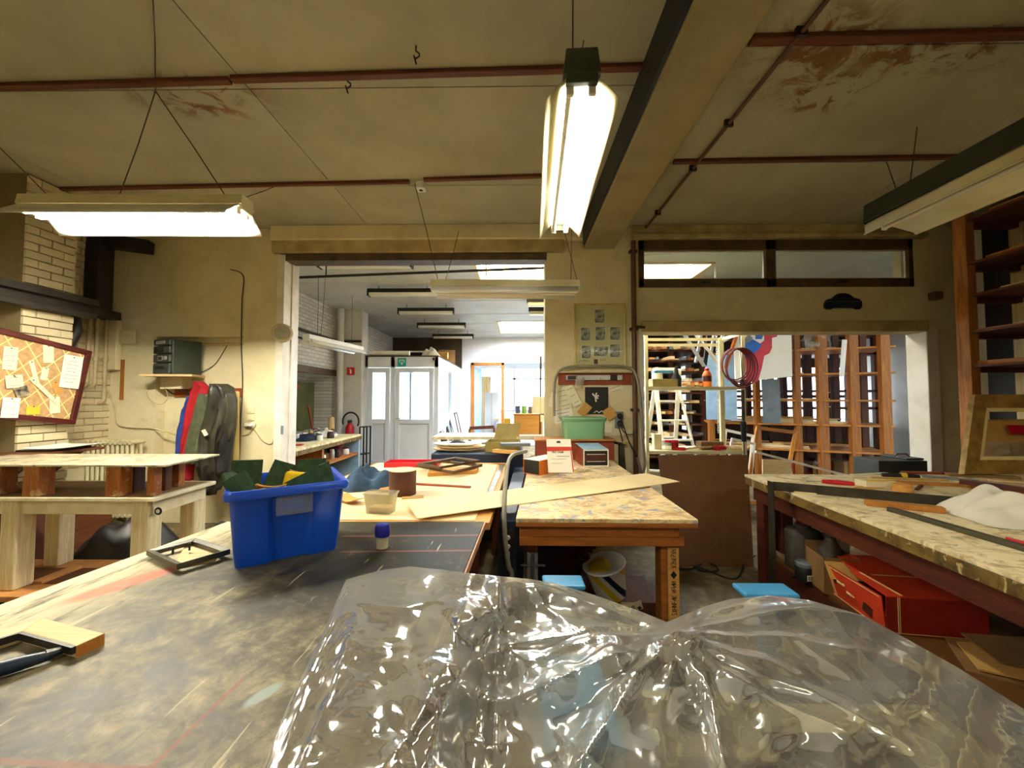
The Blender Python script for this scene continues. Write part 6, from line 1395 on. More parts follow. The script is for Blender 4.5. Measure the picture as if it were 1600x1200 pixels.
def ff(u, v): return V(lerp(-.004, lerp(-.02, -.045, u), v) - .0055 * 1.0, lerp(0, L_ + .03 * v, u), hh * v)
for u in (.84, .87): fm.bar(ff(u, .05), ff(u, .98), .004, .001, (1, 0, 0))
for v in (.05, .95): fm.bar(ff(.03, v), ff(.97, v), .004, .001, (1, 0, 0))
for u, w in ((.6, .14), (.45, .14)): fm.bar(ff(u, .62 if u > .5 else .45), ff(u + w, .62 if u > .5 else .45), .016, .001, (1, 0, 0))
fm.build('cream_lines', 'ribbon', rc, local=True)
MB().bar(ff(.18, .3), ff(.32, .38), .05, .001, (1, 0, 0)).build('eagle_mark', 'mahogany', rc, local=True); MB().bar(ff(.74, .6), ff(.79, .6), .03, .001, (1, 0, 0)).build('stamp_mark', 'mahogany', rc, local=True)
# cardboard sheets in the shade at the near end of the shelf
for k, (cs, mat, lab) in enumerate((([(1468, 985), (1510, 1050), (1700, 1100), (1700, 1000)], 'card_dark', 'lowest brown cardboard sheet on the shelf at the right edge'), ([(1495, 1005), (1530, 1048), (1720, 1090), (1700, 1010)], 'card', 'middle brown cardboard sheet on the shelf at the right edge'), ([(1480, 975), (1560, 1035), (1720, 1070), (1700, 985)], 'card_dark', 'topmost brown cardboard sheet on the shelf at the right edge'))):
    tag(MB().prism([onZ(x, y, zs_ + .014 * k) for x, y in cs], (0, 0, .008)).build('cardboard_sheet', mat), lab, 'cardboard', 'cardboard sheets under the bench')
# ================================================================ SHELVING ALONG THE RIGHT WALL
wood('pale_post', (206, 176, 118), (176, 142, 86), 2, 1, rand=.05)
rk = thing('moulding_rack', 'tall wooden moulding rack along the right wall', 'rack', (4.9, 2.6, 0))
xf, xbk = 4.56, 5.2
for y in (3.96, 2.5, 1.05): MB().b2((xf, y - .06, 0), (xf + .09, y + .06, 3.5)).build('post', 'pine_z', rk, bevel=.004); MB().b2((xbk - .06, y - .06, 0), (xbk, y + .06, 3.5)).build('rear_post', 'pale_post', rk, bevel=.004)
MB().b2((xbk + .005, .95, 0), (xbk + .02, 4.3, 3.5)).build('back_panel', 'black', rk)
shz = [onY(1524, py, 3.9).z for py in (342, 410, 460, 517, 570)] + [1.5, 1.15, .8, .45, .1]
for z in shz: MB().b2((xf + .02, .95, z - .024), (xbk, 4.05, z)).build('shelf', 'rack_dark_y', rk, bevel=.003)
for y in (3.96, 2.5, 1.05):
    for z in shz: MB().b2((xf + .09, y - .03, z - .075), (xbk - .06, y + .03, z - .025)).build('bearer', 'rack_dark', rk)
rr = random.Random(3)
for zi, z in enumerate(shz[:6]):
    nk = 5 if zi in (1, 2) else 3
    for k in range(nk):
        x = xf + .05 + .085 * k + rr.uniform(0, .02); y1 = rr.uniform(3.5, 3.95); y0 = y1 - rr.uniform(1.6, 2.6); h = rr.uniform(.015, .04)
        tag(MB().b2((x, y0, z + .001), (x + rr.uniform(.03, .06), y1, z + h)).build('moulding_length', 'pale_wood_y' if zi == 2 else 'pine_y', bevel=.002), 'wooden moulding, %s from the front on the %s shelf of the right wall rack' % (nth(k), ('top', 'second', 'third', 'fourth', 'fifth', 'sixth')[zi]), 'moulding', 'mouldings on the right wall rack')
# big gilt frame and packed boards standing on the far end of the bench
fy0 = 3.1
def lp(px, py, y=fy0): q = onY(px, py, y); k = (q.z - zr) * .22; q2 = onY(px, py, y + k); return q2
A_, B_ = lp(1497, 741), lp(1514, 618); wF = .86
fr4 = [A_, A_ + V(wF, 0, 0), B_ + V(wF - .02, 0, 0), B_]
mitre_frame('picture_frame', 'large dull gilt picture frame leaning at the right end of the joinery bench', fr4, .12, .045, 'gold', inner=.03, innermat='ribbon')
bd = thing('packed_board', 'tan board wrapped in clear film standing behind the gilt frame', 'board', (3.9, 3.3, zr))
q0, q1 = onY(1532, 656, 3.38), onY(1532, 738, 3.38); MB().prism([(q0.x - .02, 3.36, zr + .001), (4.5, 3.36, zr + .001), (4.5, 3.46, q0.z), (q0.x, 3.46, q0.z)], (0, .02, 0)).build('board', 'card', bd)
MB().prism([V(onY(1575, 690, 3.4).x, 3.385, onY(1575, 678, 3.4).z), V(4.5, 3.385, onY(1575, 678, 3.4).z), V(4.5, 3.4, onY(1575, 664, 3.4).z), V(onY(1575, 690, 3.4).x, 3.4, onY(1575, 664, 3.4).z)], (0, -.003, 0)).build('red_tape', 'red_plastic', bd)
MB().grid(lambda a, b: V(lerp(onY(1540, 700, 3.33).x, 4.5, a), 3.34 - .04 * noise.noise(V(a * 7, b * 9, 2)) - .02 * noise.noise(V(a * 15, b * 25, 2)), lerp(onY(1540, 738, 3.33).z + .0, onY(1540, 690, 3.33).z, b)), 30, 20).build('film', 'clear_plastic', bd, smooth=180)

# ================================================================ STORE BEHIND THE RIGHT OPENING
# white steel shelving frame
wx0, wx1 = onY(1010, 600, 5.0).x, onY(1161, 600, 5.0).x; wz1 = onY(1080, 519, 5.0).z; wzs = onY(1080, 604, 5.0).z; wzl = .82
sf = thing('steel_shelving', 'cream steel angle shelving frame just inside the right opening', 'shelving', ((wx0 + wx1) / 2, 5.25, 0))
for x in (wx0, wx1):
    for y in (5.0, 5.5): MB().b2((x - .02, y - .02, 0), (x + .02, y + .02, wz1)).build('post', 'lamp_cream', sf)
for y in (5.0, 5.5): MB().b2((wx0, y - .015, wz1 - .04), (wx1, y + .015, wz1)).build('top_rail', 'lamp_cream', sf)
for x in (wx0, wx1): MB().b2((x - .015, 5.0, wz1 - .04), (x + .015, 5.5, wz1)).build('side_rail', 'lamp_cream', sf)
for z in (wzs, wzl): MB().b2((wx0, 4.985, z - .04), (wx1, 5.52, z)).build('shelf', 'lamp_cream', sf, bevel=.003)
MB().b2((onY(1125, 600, 5.5).x - .02, 5.46, 0), (onY(1125, 600, 5.5).x + .02, 5.5, wz1)).build('middle_post', 'lamp_cream', sf)
MB().bar((wx0, 5.5, wz1 - .1), (wx1, 5.5, wz1 - .1), .02, .04).build('back_brace', 'lamp_cream', sf)
zz_ = wzs + .001
def ipx(px, y=5.2): return onY(px, 600, y).x
bo = thing('orange_bottle', 'orange squeeze bottle with red cap and dark label on the steel shelf', 'bottle', (ipx(1105, 5.15), 5.15, zz_))
MB().lathe((0, 0, 0), [(.05, 0), (.058, .01), (.058, .16), (.04, .2), (.024, .215)], 20).build('body', 'orange', bo, smooth=40, local=True); MB().lathe((0, 0, .07), [(.059, 0), (.059, .075)], 20).build('label', 'mahogany', bo, smooth=40, local=True); MB().lathe((0, 0, .213), [(.028, 0), (.028, .03), (.012, .045), (0, .046)], 14).build('cap', 'red_plastic', bo, smooth=40, local=True)
tray('khaki_box', 'khaki open box on the steel shelf left of the orange bottle', ipx(1014), ipx(1052), 5.05, 5.3, zz_, .1, 'brass_tin')
bj = thing('blue_jug', 'white jug with blue lid standing behind the khaki box', 'jug', (ipx(1027, 5.4), 5.4, zz_)); MB().lathe((0, 0, 0), [(.07, 0), (.075, .16), (.07, .2)], 18).build('body', 'paper_white', bj, smooth=40, local=True); MB().b2((-.06, -.07, .2), (.2, .07, .23)).build('lid', 'sky_blue', bj, bevel=.006, local=True)
bb = thing('black_can', 'black can with conical neck on the steel shelf', 'can', (ipx(1057, 5.25), 5.25, zz_)); MB().lathe((0, 0, 0), [(.06, 0), (.065, .12), (.03, .19), (.02, .28), (0, .285)], 16).build('body', 'rubber', bb, smooth=40, local=True)
for k in range(7):
    x = ipx(1066 + 4 * k, 5.3); tag(MB().box((x, 5.25 + .03 * (k % 3), zz_ + .03 + .012 * (k % 3)), (.05, .2, .035 + .02 * (k % 2)), rotz(.3 * (k % 3 - 1))).build('moulding_sample', ('pine', 'pale_wood', 'mdf_red')[k % 3], bevel=.003), '%s moulding offcut, %s from the left between black can and orange bottle' % (('orange', 'pale', 'reddish')[k % 3], nth(k)), 'offcut', 'offcuts on the steel shelf')
# things on the low shelf above the hardboard
zl_ = wzl + .001
for px, w, d, h, mat, lab in ((1027, .1, .1, .2, 'lamp_cream', 'cream square canister on the low steel shelf'), (1110, .3, .16, .1, 'card_dark', 'brown carton on the low steel shelf'), (1150, .2, .3, .03, 'pale_wood', 'pale wood panel on the low steel shelf')):
    tag(MB().box((ipx(px, 5.15), 5.2, zl_ + h / 2), (w, d, h)).build('canister' if w == h / 2 else 'shelf_box', mat, bevel=.006), lab, 'box')
for px, lab in ((1043, 'translucent red-lidded jar on the low steel shelf'), (1053, 'second red-lidded jar on the low steel shelf')):
    j = thing('red_jar', lab, 'jar', (ipx(px, 5.1), 5.1, zl_), group='red jars'); MB().lathe((0, 0, 0), [(.04, 0), (.045, .09), (.04, .1)], 16).build('body', 'red_cloth' if px > 1050 else 'clear_plastic', j, smooth=40, local=True); MB().lathe((0, 0, .1), [(.044, 0), (.044, .025), (0, .026)], 16).build('lid', 'red_plastic', j, smooth=40, local=True)
tag(MB().box((ipx(1122, 5.06), 5.06, zl_ + .035), (.17, .07, .05), rotz(.15)).box((ipx(1117, 5.06), 5.05, zl_ + .03), (.06, .09, .06)).build('red_tool', 'red_plastic', bevel=.012), 'red plastic tape gun in front of the brown carton', 'tool')
tag(MB().box((ipx(1062, 5.06), 5.06, zl_ + .02), (.12, .06, .035), rotz(-.3)).build('red_tin', 'red_plastic', bevel=.008), 'small red tin in front of the jars', 'tin')
for k in range(6): 
    x = ipx(1070 + 9 * k, 5.1); tag(MB().bar((x - .12, 5.06 + .02 * k, zl_ + .012 + .006 * k), (x + .14, 5.1 - .015 * k, zl_ + .02 + .006 * k), .025, .012).build('loose_lath', ('grey_board', 'pale_wood', 'card')[k % 3]), '%s loose lath, %s from the left in the low shelf heap' % (('grey', 'pale', 'tan')[k % 3], nth(k)), 'lath', 'laths on the low shelf')
# white step ladder
ld = thing('step_ladder', 'white wooden step ladder behind the steel shelving', 'ladder', (ipx(1048, 6.0), 6.0, 0))
yl = 5.9; ltz = 1.95
def rail_(pa, pb, y0, y1, w=.05):
    a, b = onY(*pa, y0), onY(*pb, y1); dd_ = (b - a); a = a - dd_ * ((ltz - a.z) / -dd_.z if abs(dd_.z) > 1e-6 else 0) * -1 if False else a
    top = a + dd_ * ((ltz - a.z) / dd_.z); bot = a + dd_ * ((.02 - a.z) / dd_.z); MB().bar(top, bot, .06, .03).build('rail', 'paper_white', ld); return top, bot
r1 = rail_((1026, 612), (1036, 712), yl + .05, yl - .1); r2 = rail_((1062, 612), (1082, 692), yl + .05, yl - .05)
r3 = rail_((1021, 620), (1013, 672), yl + .2, yl + .4); r4 = rail_((1059, 620), (1055, 704), yl + .2, yl + .45)
for k in range(6):
    u_ = (k + .7) / 6.6; MB().bar(lerp(r1[0], r1[1], u_), lerp(r2[0], r2[1], u_), .08, .025).build('tread', 'paper_white', ld)
    if k in (1, 3, 5): MB().bar(lerp(r3[0], r3[1], u_), lerp(r4[0], r4[1], u_), .03, .03).build('brace', 'paper_white', ld)
MB().bar(r1[0], r2[0], .2, .03).build('top_step', 'paper_white', ld)
# dark rack of mouldings behind the ladder
dk = thing('dark_rack', 'deep dark rack crammed with moulding ends behind the ladder', 'rack', (3.6, 8.4, 0))
dx0, dx1 = onY(1000, 600, 8.0).x, onY(1100, 600, 8.0).x
for x in (dx0 - .3, (dx0 + dx1) / 2, dx1):
    for y in (8.06, 9.3): MB().b2((x - .04, y - .04, 0), (x + .04, y + .04, 3.3)).build('post', 'rack_dark', dk)
dz_ = [.3 + .22 * k for k in range(14)]
for z in dz_: MB().b2((dx0 - .32, 8.0, z - .03), (dx1 + .04, 9.3, z)).build('shelf', 'rack_dark_y', dk)
MB().b2((dx0 - .35, 9.33, 0), (dx1 + .1, 9.38, 3.3)).build('back_panel', 'plaster_dark', dk)
rr = random.Random(11); proto = None
for zi, z in enumerate(dz_[1:11]):
    x = dx0 + .02; cnt = 0
    while x < dx1 - .06:
        w = rr.uniform(.03, .11); h = rr.uniform(.02, .07)
        if rr.random() < .78:
            y0 = 8.0 - rr.uniform(.0, .35)
            mm = ('pale_wood_y', 'pale_wood_y', 'grey_board', 'pine_y', 'paper')[rr.randrange(5)]; cnt += 1
            o = tag(MB().b2((x, y0, z + .001), (x + w, y0 + 1.0, z + h)).build('moulding_end', mm), '%s moulding end, %s from the left on the %s shelf up of the dark rack' % (COLOUR[mm], nth(cnt - 1), nth(zi + 1)), 'moulding', 'moulding ends in the dark rack')
        x += w + rr.uniform(.01, .09)
# aluminium and white lengths slung diagonally under the store ceiling
for k, (pa, pb, mat, w) in enumerate((((1074, 530), (1100, 572), 'aluminium', .05), ((1098, 510), (1087, 566), 'aluminium', .04), ((1110, 505), (1101, 571), 'photo_dark', .06), ((1096, 534), (1132, 580), 'paper_white', .05), ((1120, 500), (1110, 556), 'aluminium', .04), ((1136, 504), (1124, 540), 'paper_white', .05), ((1150, 522), (1126, 536), 'paper_white', .05), ((1150, 526), (1133, 578), 'orange', .06), ((1076, 508), (1072, 532), 'aluminium', .04))):
    y = 6.2 + .05 * k; a, b = onY(*pa, y), onY(*pb, y + .2); a2 = a + (a - b) * ((3.2 - a.z) / (a.z - b.z)) if a.z > b.z + .2 else a
    tag(MB().bar(a2, b, w, .03).build('slung_length', mat), ('%s length slung under the store ceiling, %s from the left' % ({'aluminium': 'aluminium', 'photo_dark': 'black', 'paper_white': 'white', 'orange': 'orange'}[mat], ('third', 'second', 'fifth', 'fourth', 'sixth', 'seventh', 'eighth', 'ninth', 'first')[k])), 'moulding', 'lengths slung under the store ceiling')
tb_ = thing('sling_batten', 'ceiling batten from which the diagonal lengths are slung', 'batten', (3.2, 6.5, 3.2)); MB().b2((2.6, 6.15, 3.2), (4.2, 6.75, 3.24)).build('board', 'rack_dark', tb_); MB().b2((2.7, 6.3, 3.24), (2.74, 6.6, ZC2)).b2((4.1, 6.3, 3.24), (4.14, 6.6, ZC2)).build('hanger', 'dark_steel', tb_)
# coil of red cable and black work lamp on the shelving post
q = onY(1152, 569, 4.93); m = MB()
for k in range(6):
    rx, rz_ = .17 + .012 * (k % 3), .20 + .01 * k; m.tube([q + V(.02 * (k - 3) * .6 + rx * cos(2 * pi * j / 28), -.012 * k, rz_ * sin(2 * pi * j / 28) - .01 * k) for j in range(28)], .009, 6, True)
tag(m.build('cable_coil', 'rope_red', smooth=60), 'coil of dark red cable hung on the steel shelving post', 'cable')
wl_ = thing('work_lamp', 'black inspection lamp hanging down the steel shelving post', 'lamp', onY(1160, 690, 4.93))
q0, q1 = onY(1160, 598, 4.93), onY(1160, 690, 4.93); MB().lathe((q0.x, 4.93, q0.z - .05), [(0, 0), (.035, .01), (.03, .06), (.015, .1)], 12).build('top', 'rubber', wl_, smooth=40); MB().tube([(q0.x, 4.93, q0.z - .09), (q0.x, 4.93, q1.z + .22)], .02, 10).build('tube', 'dark_steel', wl_, smooth=60); MB().tube([(q0.x, 4.93, q1.z + .25), (q0.x + .005, 4.93, q1.z)], [.035, .028], 10).build('grip', 'rubber', wl_, smooth=60); MB().tube([(q0.x, 4.93, q1.z), (q0.x + .02, 4.95, q1.z - .3)], .006, 6).build('cord', 'rubber', wl_); MB().tube([(q0.x, 4.93, q0.z + .04), (q0.x - .01, 4.95, wz1)], .005, 6).build('hanging_cord', 'rubber', wl_)
# hanging chain
m = MB(); xq = onY(1121, 600, 5.65).x
for k in range(68):
    z = ZC2 - .026 - .036 * k; ax = (1, 0, 0) if k % 2 else (0, 1, 0); a_ = V(0, 1, 0) if k % 2 else V(1, 0, 0)
    m.tube([V(xq, 5.65, z) + a_ * (.012 * cos(2 * pi * j / 10)) + V(0, 0, .024 * sin(2 * pi * j / 10)) for j in range(10)], .004, 4, True)
tag(m.build('steel_chain', 'aluminium'), 'bright steel chain hanging in front of the pale blue board', 'chain')
# painting, boards and frames
pn = thing('abstract_canvas', 'large canvas painted with red, blue and white shapes in the store', 'painting', onY(1200, 595, 6.63))
def cpt2(px, py, y=6.63): return onY(px, py, y)
cv = [cpt2(1150, 598), cpt2(1238, 588), cpt2(1236, 470), cpt2(1146, 470)]
MB().prism(cv, (0, .04, 0)).build('canvas', 'paper_white', pn)
def patch(pts, mat, d): MB().prism([cpt2(x, y) + V(0, -d, 0) for x, y in pts], (0, -.001, 0)).build('colour_patch', mat, pn)
plain('paint_red', (206, 58, 70), (190, 44, 58), 5, .6); plain('paint_blue', (40, 110, 200), (30, 92, 180), 5, .6); plain('paint_grey', (128, 130, 136), (110, 112, 118), 5, .6)
patch([(1166, 598), (1184, 596), (1190, 576), (1194, 556), (1202, 552), (1206, 544), (1206, 528), (1214, 526), (1216, 508), (1202, 508), (1200, 516), (1194, 522), (1194, 532), (1186, 538), (1186, 546), (1178, 552), (1164, 560)], 'paint_red', .002)
patch([(1164, 560), (1178, 552), (1186, 546), (1190, 538), (1176, 530), (1164, 536)], 'paint_blue', .003); patch([(1180, 530), (1190, 530), (1190, 512), (1180, 512), (1180, 520)], 'paint_blue', .003); patch([(1164, 536), (1172, 534), (1176, 528), (1170, 522), (1164, 528)], 'paint_grey', .004); patch([(1190, 530), (1194, 522), (1200, 514), (1198, 508), (1186, 508)], 'paint_grey', .001)
def grounded(a, b, c, d):
    k = lambda lo, hi: hi + (lo - hi) * ((hi.z - .002) / (hi.z - lo.z))
    return [k(a, d), k(b, c), c, d]
flat('pale_blue_sheet', 'tall pale blue board fixed behind the chain in the store', 'board', 1127, 605, 48, 100, 0, 'pale_blue_board', 0, 6.98)
flat('grey_sheet_board', 'narrow grey board hanging under the painted canvas', 'board', 1205, 627, 28, 68, -1, 'grey_board', 0, 6.74)
mitre_frame('picture_frame', 'bare pine stretcher frame leaning below the grey board', grounded(onY(1168, 742, 5.6), onY(1232, 742, 5.6), onY(1245, 674, 5.75), onY(1181, 666, 5.75)), .05, .03, 'pine', 'picture frame')
mitre_frame('picture_frame', 'narrow white frame leaning left of the pine stretcher', grounded(onY(1134, 742, 5.6), onY(1175, 742, 5.6), onY(1180, 692, 5.68), onY(1142, 684, 5.68)), .035, .02, 'paper_white', 'picture frame')
mitre_frame('picture_frame', 'larger white frame leaning behind the narrow white one', grounded(onY(1126, 742, 6.05), onY(1172, 742, 6.05), onY(1178, 680, 6.2), onY(1132, 670, 6.2)), .04, .02, 'paper_white', 'picture frame')
tag(MB().prism(grounded(onY(1192, 745, 5.42), onY(1240, 745, 5.42), onY(1234, 720, 5.46), onY(1192, 718, 5.46)), (0, .02, 0)).build('plywood_sheet', 'pale_wood'), 'pale plywood offcut in front of the pine stretcher', 'panel')
tag(MB().bar(onY(1180, 706, 5.3), onY(1180, 706, 5.3) + (onY(1330, 745, 5.25) - onY(1180, 706, 5.3)) * 2.2, .05, .03).build('white_batten', 'paper_white'), 'long white batten slanting down in front of the pine rack', 'batten')
# pine rack with window light behind
pk_ = thing('pine_rack', 'orange pine rack of open shelves in the store', 'rack', (5.3, 6.8, 0))
def rkY(px): return lerp(7.0, 6.2, (px - 1165) / 235)
PX_ = [(1110, .1), (1182, .09), (1245, .1), (1284, .16), (1333, .15), (1382, .15)]
for px, w in PX_:
    y = rkY(px); x = onY(px, 600, y).x; MB().b2((x - w / 2, y - .04, 0), (x + w / 2, y + .04, 3.4)).build('post', 'pine_z', pk_, bevel=.004)
    MB().b2((x + .25, y + .7, 0), (x + .25 + w * .8, y + .78, 3.4)).build('post', 'rack_dark', pk_, bevel=.004)
for pyl, pyr in ((551, 540), (582, 586), (627, 622), (657, 668), (694, 712), (475, 462)):
    a, b = onY(1105, pyl, rkY(1105)), onY(1400, pyr, rkY(1400)); zc3 = (a.z + b.z) / 2
    MB().prism([(a.x, a.y, zc3), (b.x, b.y, zc3), (b.x + .3, b.y + .75, zc3), (a.x + .3, a.y + .75, zc3)], (0, 0, -.03)).build('shelf', 'pine', pk_, bevel=.003)
    for k in range(16 if pyl == 657 else 9 if pyl in (694, 627) else 3):
        u0 = rr.uniform(.05, .5); u1 = u0 + rr.uniform(.3, .45); oy = .08 + .036 * k + rr.uniform(0, .02); zz3 = zc3 + .001 + (.026 * (k % 4) if pyl in (657, 694) else 0)
        a3, b3 = lerp(a, b, u0), lerp(a, b, min(u1, .97)); a3 = V(a3.x + oy * .3, a3.y + oy, zz3 + .012); b3 = V(b3.x + oy * .3, b3.y + oy, zz3 + .012)
        tag(MB().bar(a3, b3, .05, .022).build('stored_moulding', ('pale_wood', 'paper', 'pale_wood', 'card')[k % 4]), '%s moulding, %s from the front on the %s shelf of the pine rack' % (('pale', 'cream', 'pale', 'tan')[k % 4], nth(k), {551: 'upper', 582: 'second', 627: 'middle', 657: 'fourth', 694: 'lowest', 475: 'topmost'}[pyl]), 'moulding', 'mouldings stored on the pine rack')
q = onY(1318, 560, 6.2); tag(sheet(q, .08, .6, .004, (R(4), R(3), 0), .1).build('hanging_film', 'paper_white'), 'twisted strip of white film hanging on the pine rack', 'film')
tag(MB().grid(lambda a, b: onY(1258 + 40 * a, 520 + 28 * b - 6 * sin(3 * a), 6.6) + V(0, .2 * noise.noise(V(a * 4, b * 4, 0)), 0), 12, 8).build('crumpled_film', 'clear_plastic', smooth=180), 'crumpled clear film stuffed on the upper shelf of the pine rack', 'film')
for px, py, w, h, mat, lab in ((1215, 712, .5, .4, 'mdf_red', 'reddish carton on the floor under the pine rack'), (1262, 715, .5, .36, 'mahogany', 'dark red carton beside the reddish one under the pine rack'), (1310, 722, .4, .4, 'card_dark', 'brown carton at the right under the pine rack')):
    q = onY(px, py, 6.9); x_ = thing('floor_carton', lab, 'carton', (q.x, 6.95, 0)); MB().b2((-w / 2, -.2, 0), (w / 2, .2, h)).build('body', mat, x_, local=True); MB().b2((-.03, -.202, 0), (.03, .2, h + .002)).build('packing_tape', 'card', x_, local=True)
# store window behind the racks
wn = thing('window_10', 'x', 'x', (6.6, 9.45, .9)); del wn['label'], wn['category']; struct(wn)
MB().b2((5.2, 9.46, .9), (8.0, 9.48, 2.25)).build('pane', 'daylight_far', wn); f = MB(); rectframe(f, 5.15, 8.05, .85, 2.3, 9.42, 9.5, .06)
for x in (5.8, 6.4, 7.0, 7.6): f.b2((x - .04, 9.42, .9), (x + .04, 9.5, 2.25))
f.b2((5.2, 9.42, 1.5), (8.0, 9.5, 1.58)); f.build('window_frame', 'rack_dark', wn)
bk3 = thing('rear_rack', 'dark rack in front of the store window behind the pine rack', 'rack', (6.8, 8.6, 0))
for x in (5.1, 5.6, 6.15, 6.7, 7.3, 7.9): MB().b2((x - .06, 8.5, 0), (x + .06, 8.58, 3.4)).build('post', 'rack_dark', bk3)
for z in (.4, .95, 1.3, 1.68, 2.05, 2.5, 2.9): MB().b2((5.0, 8.5, z - .05), (8.0, 9.2, z)).build('shelf', 'rack_dark', bk3)

# ================================================================ WORKSHOP BEHIND THE WIDE OPENING
zh = .80
lb_ = thing('long_bench', 'long painted bench along the workshop brick wall', 'workbench', (-3.5, 6.2, 0))
MB().b2((-3.98, 4.76, zh - .035), (-3.02, 7.5, zh)).build('bench_top', 'work_bench', lb_, bevel=.004); MB().b2((-3.06, 4.76, zh - .10), (-3.03, 7.5, zh - .03)).build('front_edge', 'bench_edge', lb_)
for y in (4.8, 6.05, 7.45): MB().b2((-3.95, y - .03, 0), (-3.05, y + .03, zh - .036)).build('end_panel', 'pine_z' if y < 7 else 'pale_blue_board', lb_)
MB().b2((-3.95, 6.1, .42), (-3.05, 7.42, .45)).build('shelf', 'pine_y', lb_); MB().b2((-3.95, 4.83, .3), (-3.1, 6.0, .33)).build('shelf', 'pine_y', lb_); MB().b2((-3.97, 4.8, 0), (-3.95, 7.45, zh - .036)).build('back_panel', 'rack_dark', lb_)
rr = random.Random(21)
jm = ['paper_white', 'aluminium', 'grey_board', 'dark_steel', 'lamp_white', 'rope_red', 'card', 'stereo']
def jar(x, y, z, r, h, mat, lab, grp):
    t_ = thing('jar', lab, 'jar', (x, y, z), group=grp); MB().lathe((0, 0, 0), [(r * .92, 0), (r, .006), (r, h * .85), (r * .8, h)], 14).build('body', mat, t_, smooth=40, local=True); MB().lathe((0, 0, h), [(r * .86, 0), (r * .86, h * .16), (0, h * .17)], 14).build('lid', rr.choice(jm), t_, smooth=40, local=True)
for k in range(26):
    y = 5.35 + 2.03 * (k + rr.uniform(.2, .8)) / 26; x = rr.uniform(-3.9, -3.25) if y > 6.2 else rr.uniform(-3.9, -3.5)
    jar(x, y, zh + .001, rr.uniform(.03, .06), rr.uniform(.05, .13), jm[k * 3 % 8], '%s jar, %s from the near end of the workshop bench top' % (COLOUR[jm[k * 3 % 8]], nth(k)), 'jars on the workshop bench')
for k in range(14):
    y = 6.2 + 1.13 * (k + rr.uniform(.2, .8)) / 14; x = rr.uniform(-3.6, -3.12); jar(x, y, .451, rr.uniform(.035, .07), rr.uniform(.07, .17), jm[k * 5 % 8], '%s pot, %s from the left on the shelf inside the workshop bench' % (COLOUR[jm[k * 5 % 8]], nth(k)), 'jars inside the workshop bench')
cloth_heap('navy_cloth', 'folded navy cloth at the near end of the workshop bench', 'cloth', onZ(472, 688, zh + .001) + V(0, .1, 0), .24, .3, .12, 'navy', 3, 5, .2)
cloth_heap('white_cloth', 'bundled white cloth in the middle of the workshop bench', 'cloth', onZ(505, 682, zh + .001) + V(0, .1, 0), .2, .28, .13, 'cloth_white', 8, 6, .1)
tag(MB().box(onZ(462, 695, zh + .012), (.2, .1, .02), rotz(.2)).build('red_folder', 'red_plastic', bevel=.004), 'red strip tool lying beside the navy cloth', 'tool')
bl_ = thing('purple_basin', 'dark magenta basin hanging under the far end of the workshop bench', 'basin', (-3.25, 6.9, .58)); plain('magenta', (120, 24, 70), (90, 14, 50), 4, .4); MB().lathe((0, 0, 0), [(.1, 0), (.17, .14), (.18, .15), (.165, .14), (.09, .01), (0, .01)], 22).build('bowl', 'magenta', bl_, smooth=40, local=True); MB().tube([(-.17, 0, .14), (-.17, 0, .17), (.17, 0, .17), (.17, 0, .14)], .008, 6).build('hanger', 'dark_steel', bl_, local=True)
# green board in the wall recess, stick, extinguisher, signs
gb_ = thing('green_cabinet', 'dull green steel cabinet in the wall recess', 'cabinet', (XL2 - .35, 6.6, rz0 if False else .85))
MB().b2((XL2 - .48, 5.65, .86), (XL2 - .25, 8.02, 1.82)).build('body', 'green_board', gb_, bevel=.006); MB().b2((XL2 - .252, 6.6, .9), (XL2 - .245, 6.61, 1.8)).build('door_gap', 'black', gb_); MB().b2((XL2 - .25, 7.2, 1.70), (XL2 - .243, 7.45, 1.75)).build('red_label', 'red_orange', gb_)
tag(MB().bar((-3.95, 7.45, zh + .01), (-3.98, 7.3, zh + .55), .03, .03).build('wooden_stick', 'mdf_red'), 'brown stick leaning upright at the recess edge', 'stick')
tag(MB().lathe((-3.75, 7.75, .0), [(.06, 0), (.06, 1.1), (.05, 1.12), (0, 1.12)], 14).build('cardboard_tube', 'pale_wood', smooth=40), 'pale cardboard tube standing behind the workshop bench', 'tube')
wp = thing('waste_pipe', 'white painted waste pipe running down beside the workshop pier', 'pipe', (-3.9, 8.3, 0)); xq = onY(531, 600, 8.25).x; MB().tube([(xq, 8.25, 0.01), (xq, 8.25, ZC2 - .01)], .07, 12).build('pipe', 'plaster_back', wp, smooth=60)
for z in (2.5, 1.4): MB().tube([(xq, 8.25, z), (xq, 8.25, z + .05)], .08, 12).build('collar', 'plaster_back', wp, smooth=60)
for k, (z, r_) in enumerate(((2.75, .028), (2.6, .02))):
    hp_ = thing('wall_pipe', ('upper' if k == 0 else 'lower') + ' of two dark pipes along the workshop brick wall', 'pipe', (-3.92, 6.5, z)); MB().tube([(-3.94, 4.8, z), (-3.94, 8.1, z), (-3.9, 8.36, z), (-3.42, 8.37, z)], r_, 8).build('pipe', 'dark_steel', hp_, smooth=60)
    for y in (5.2, 6.4, 7.6): MB().box((-3.965, y, z), (.06, .03, .07)).build('bracket', 'dark_steel', hp_)
fe = thing('fire_extinguisher', 'red fire extinguisher with black hose by the workshop pier', 'extinguisher', onY(548, 690, 8.2)); q = onY(546, 690, 8.2)
MB().lathe((q.x, 8.2, .45), [(.08, 0), (.09, .02), (.09, .42), (.05, .5), (.03, .52)], 18).build('cylinder', 'red_plastic', fe, smooth=40); MB().box((q.x, 8.2, 1.0), (.05, .12, .06)).build('valve', 'black', fe, bevel=.005)
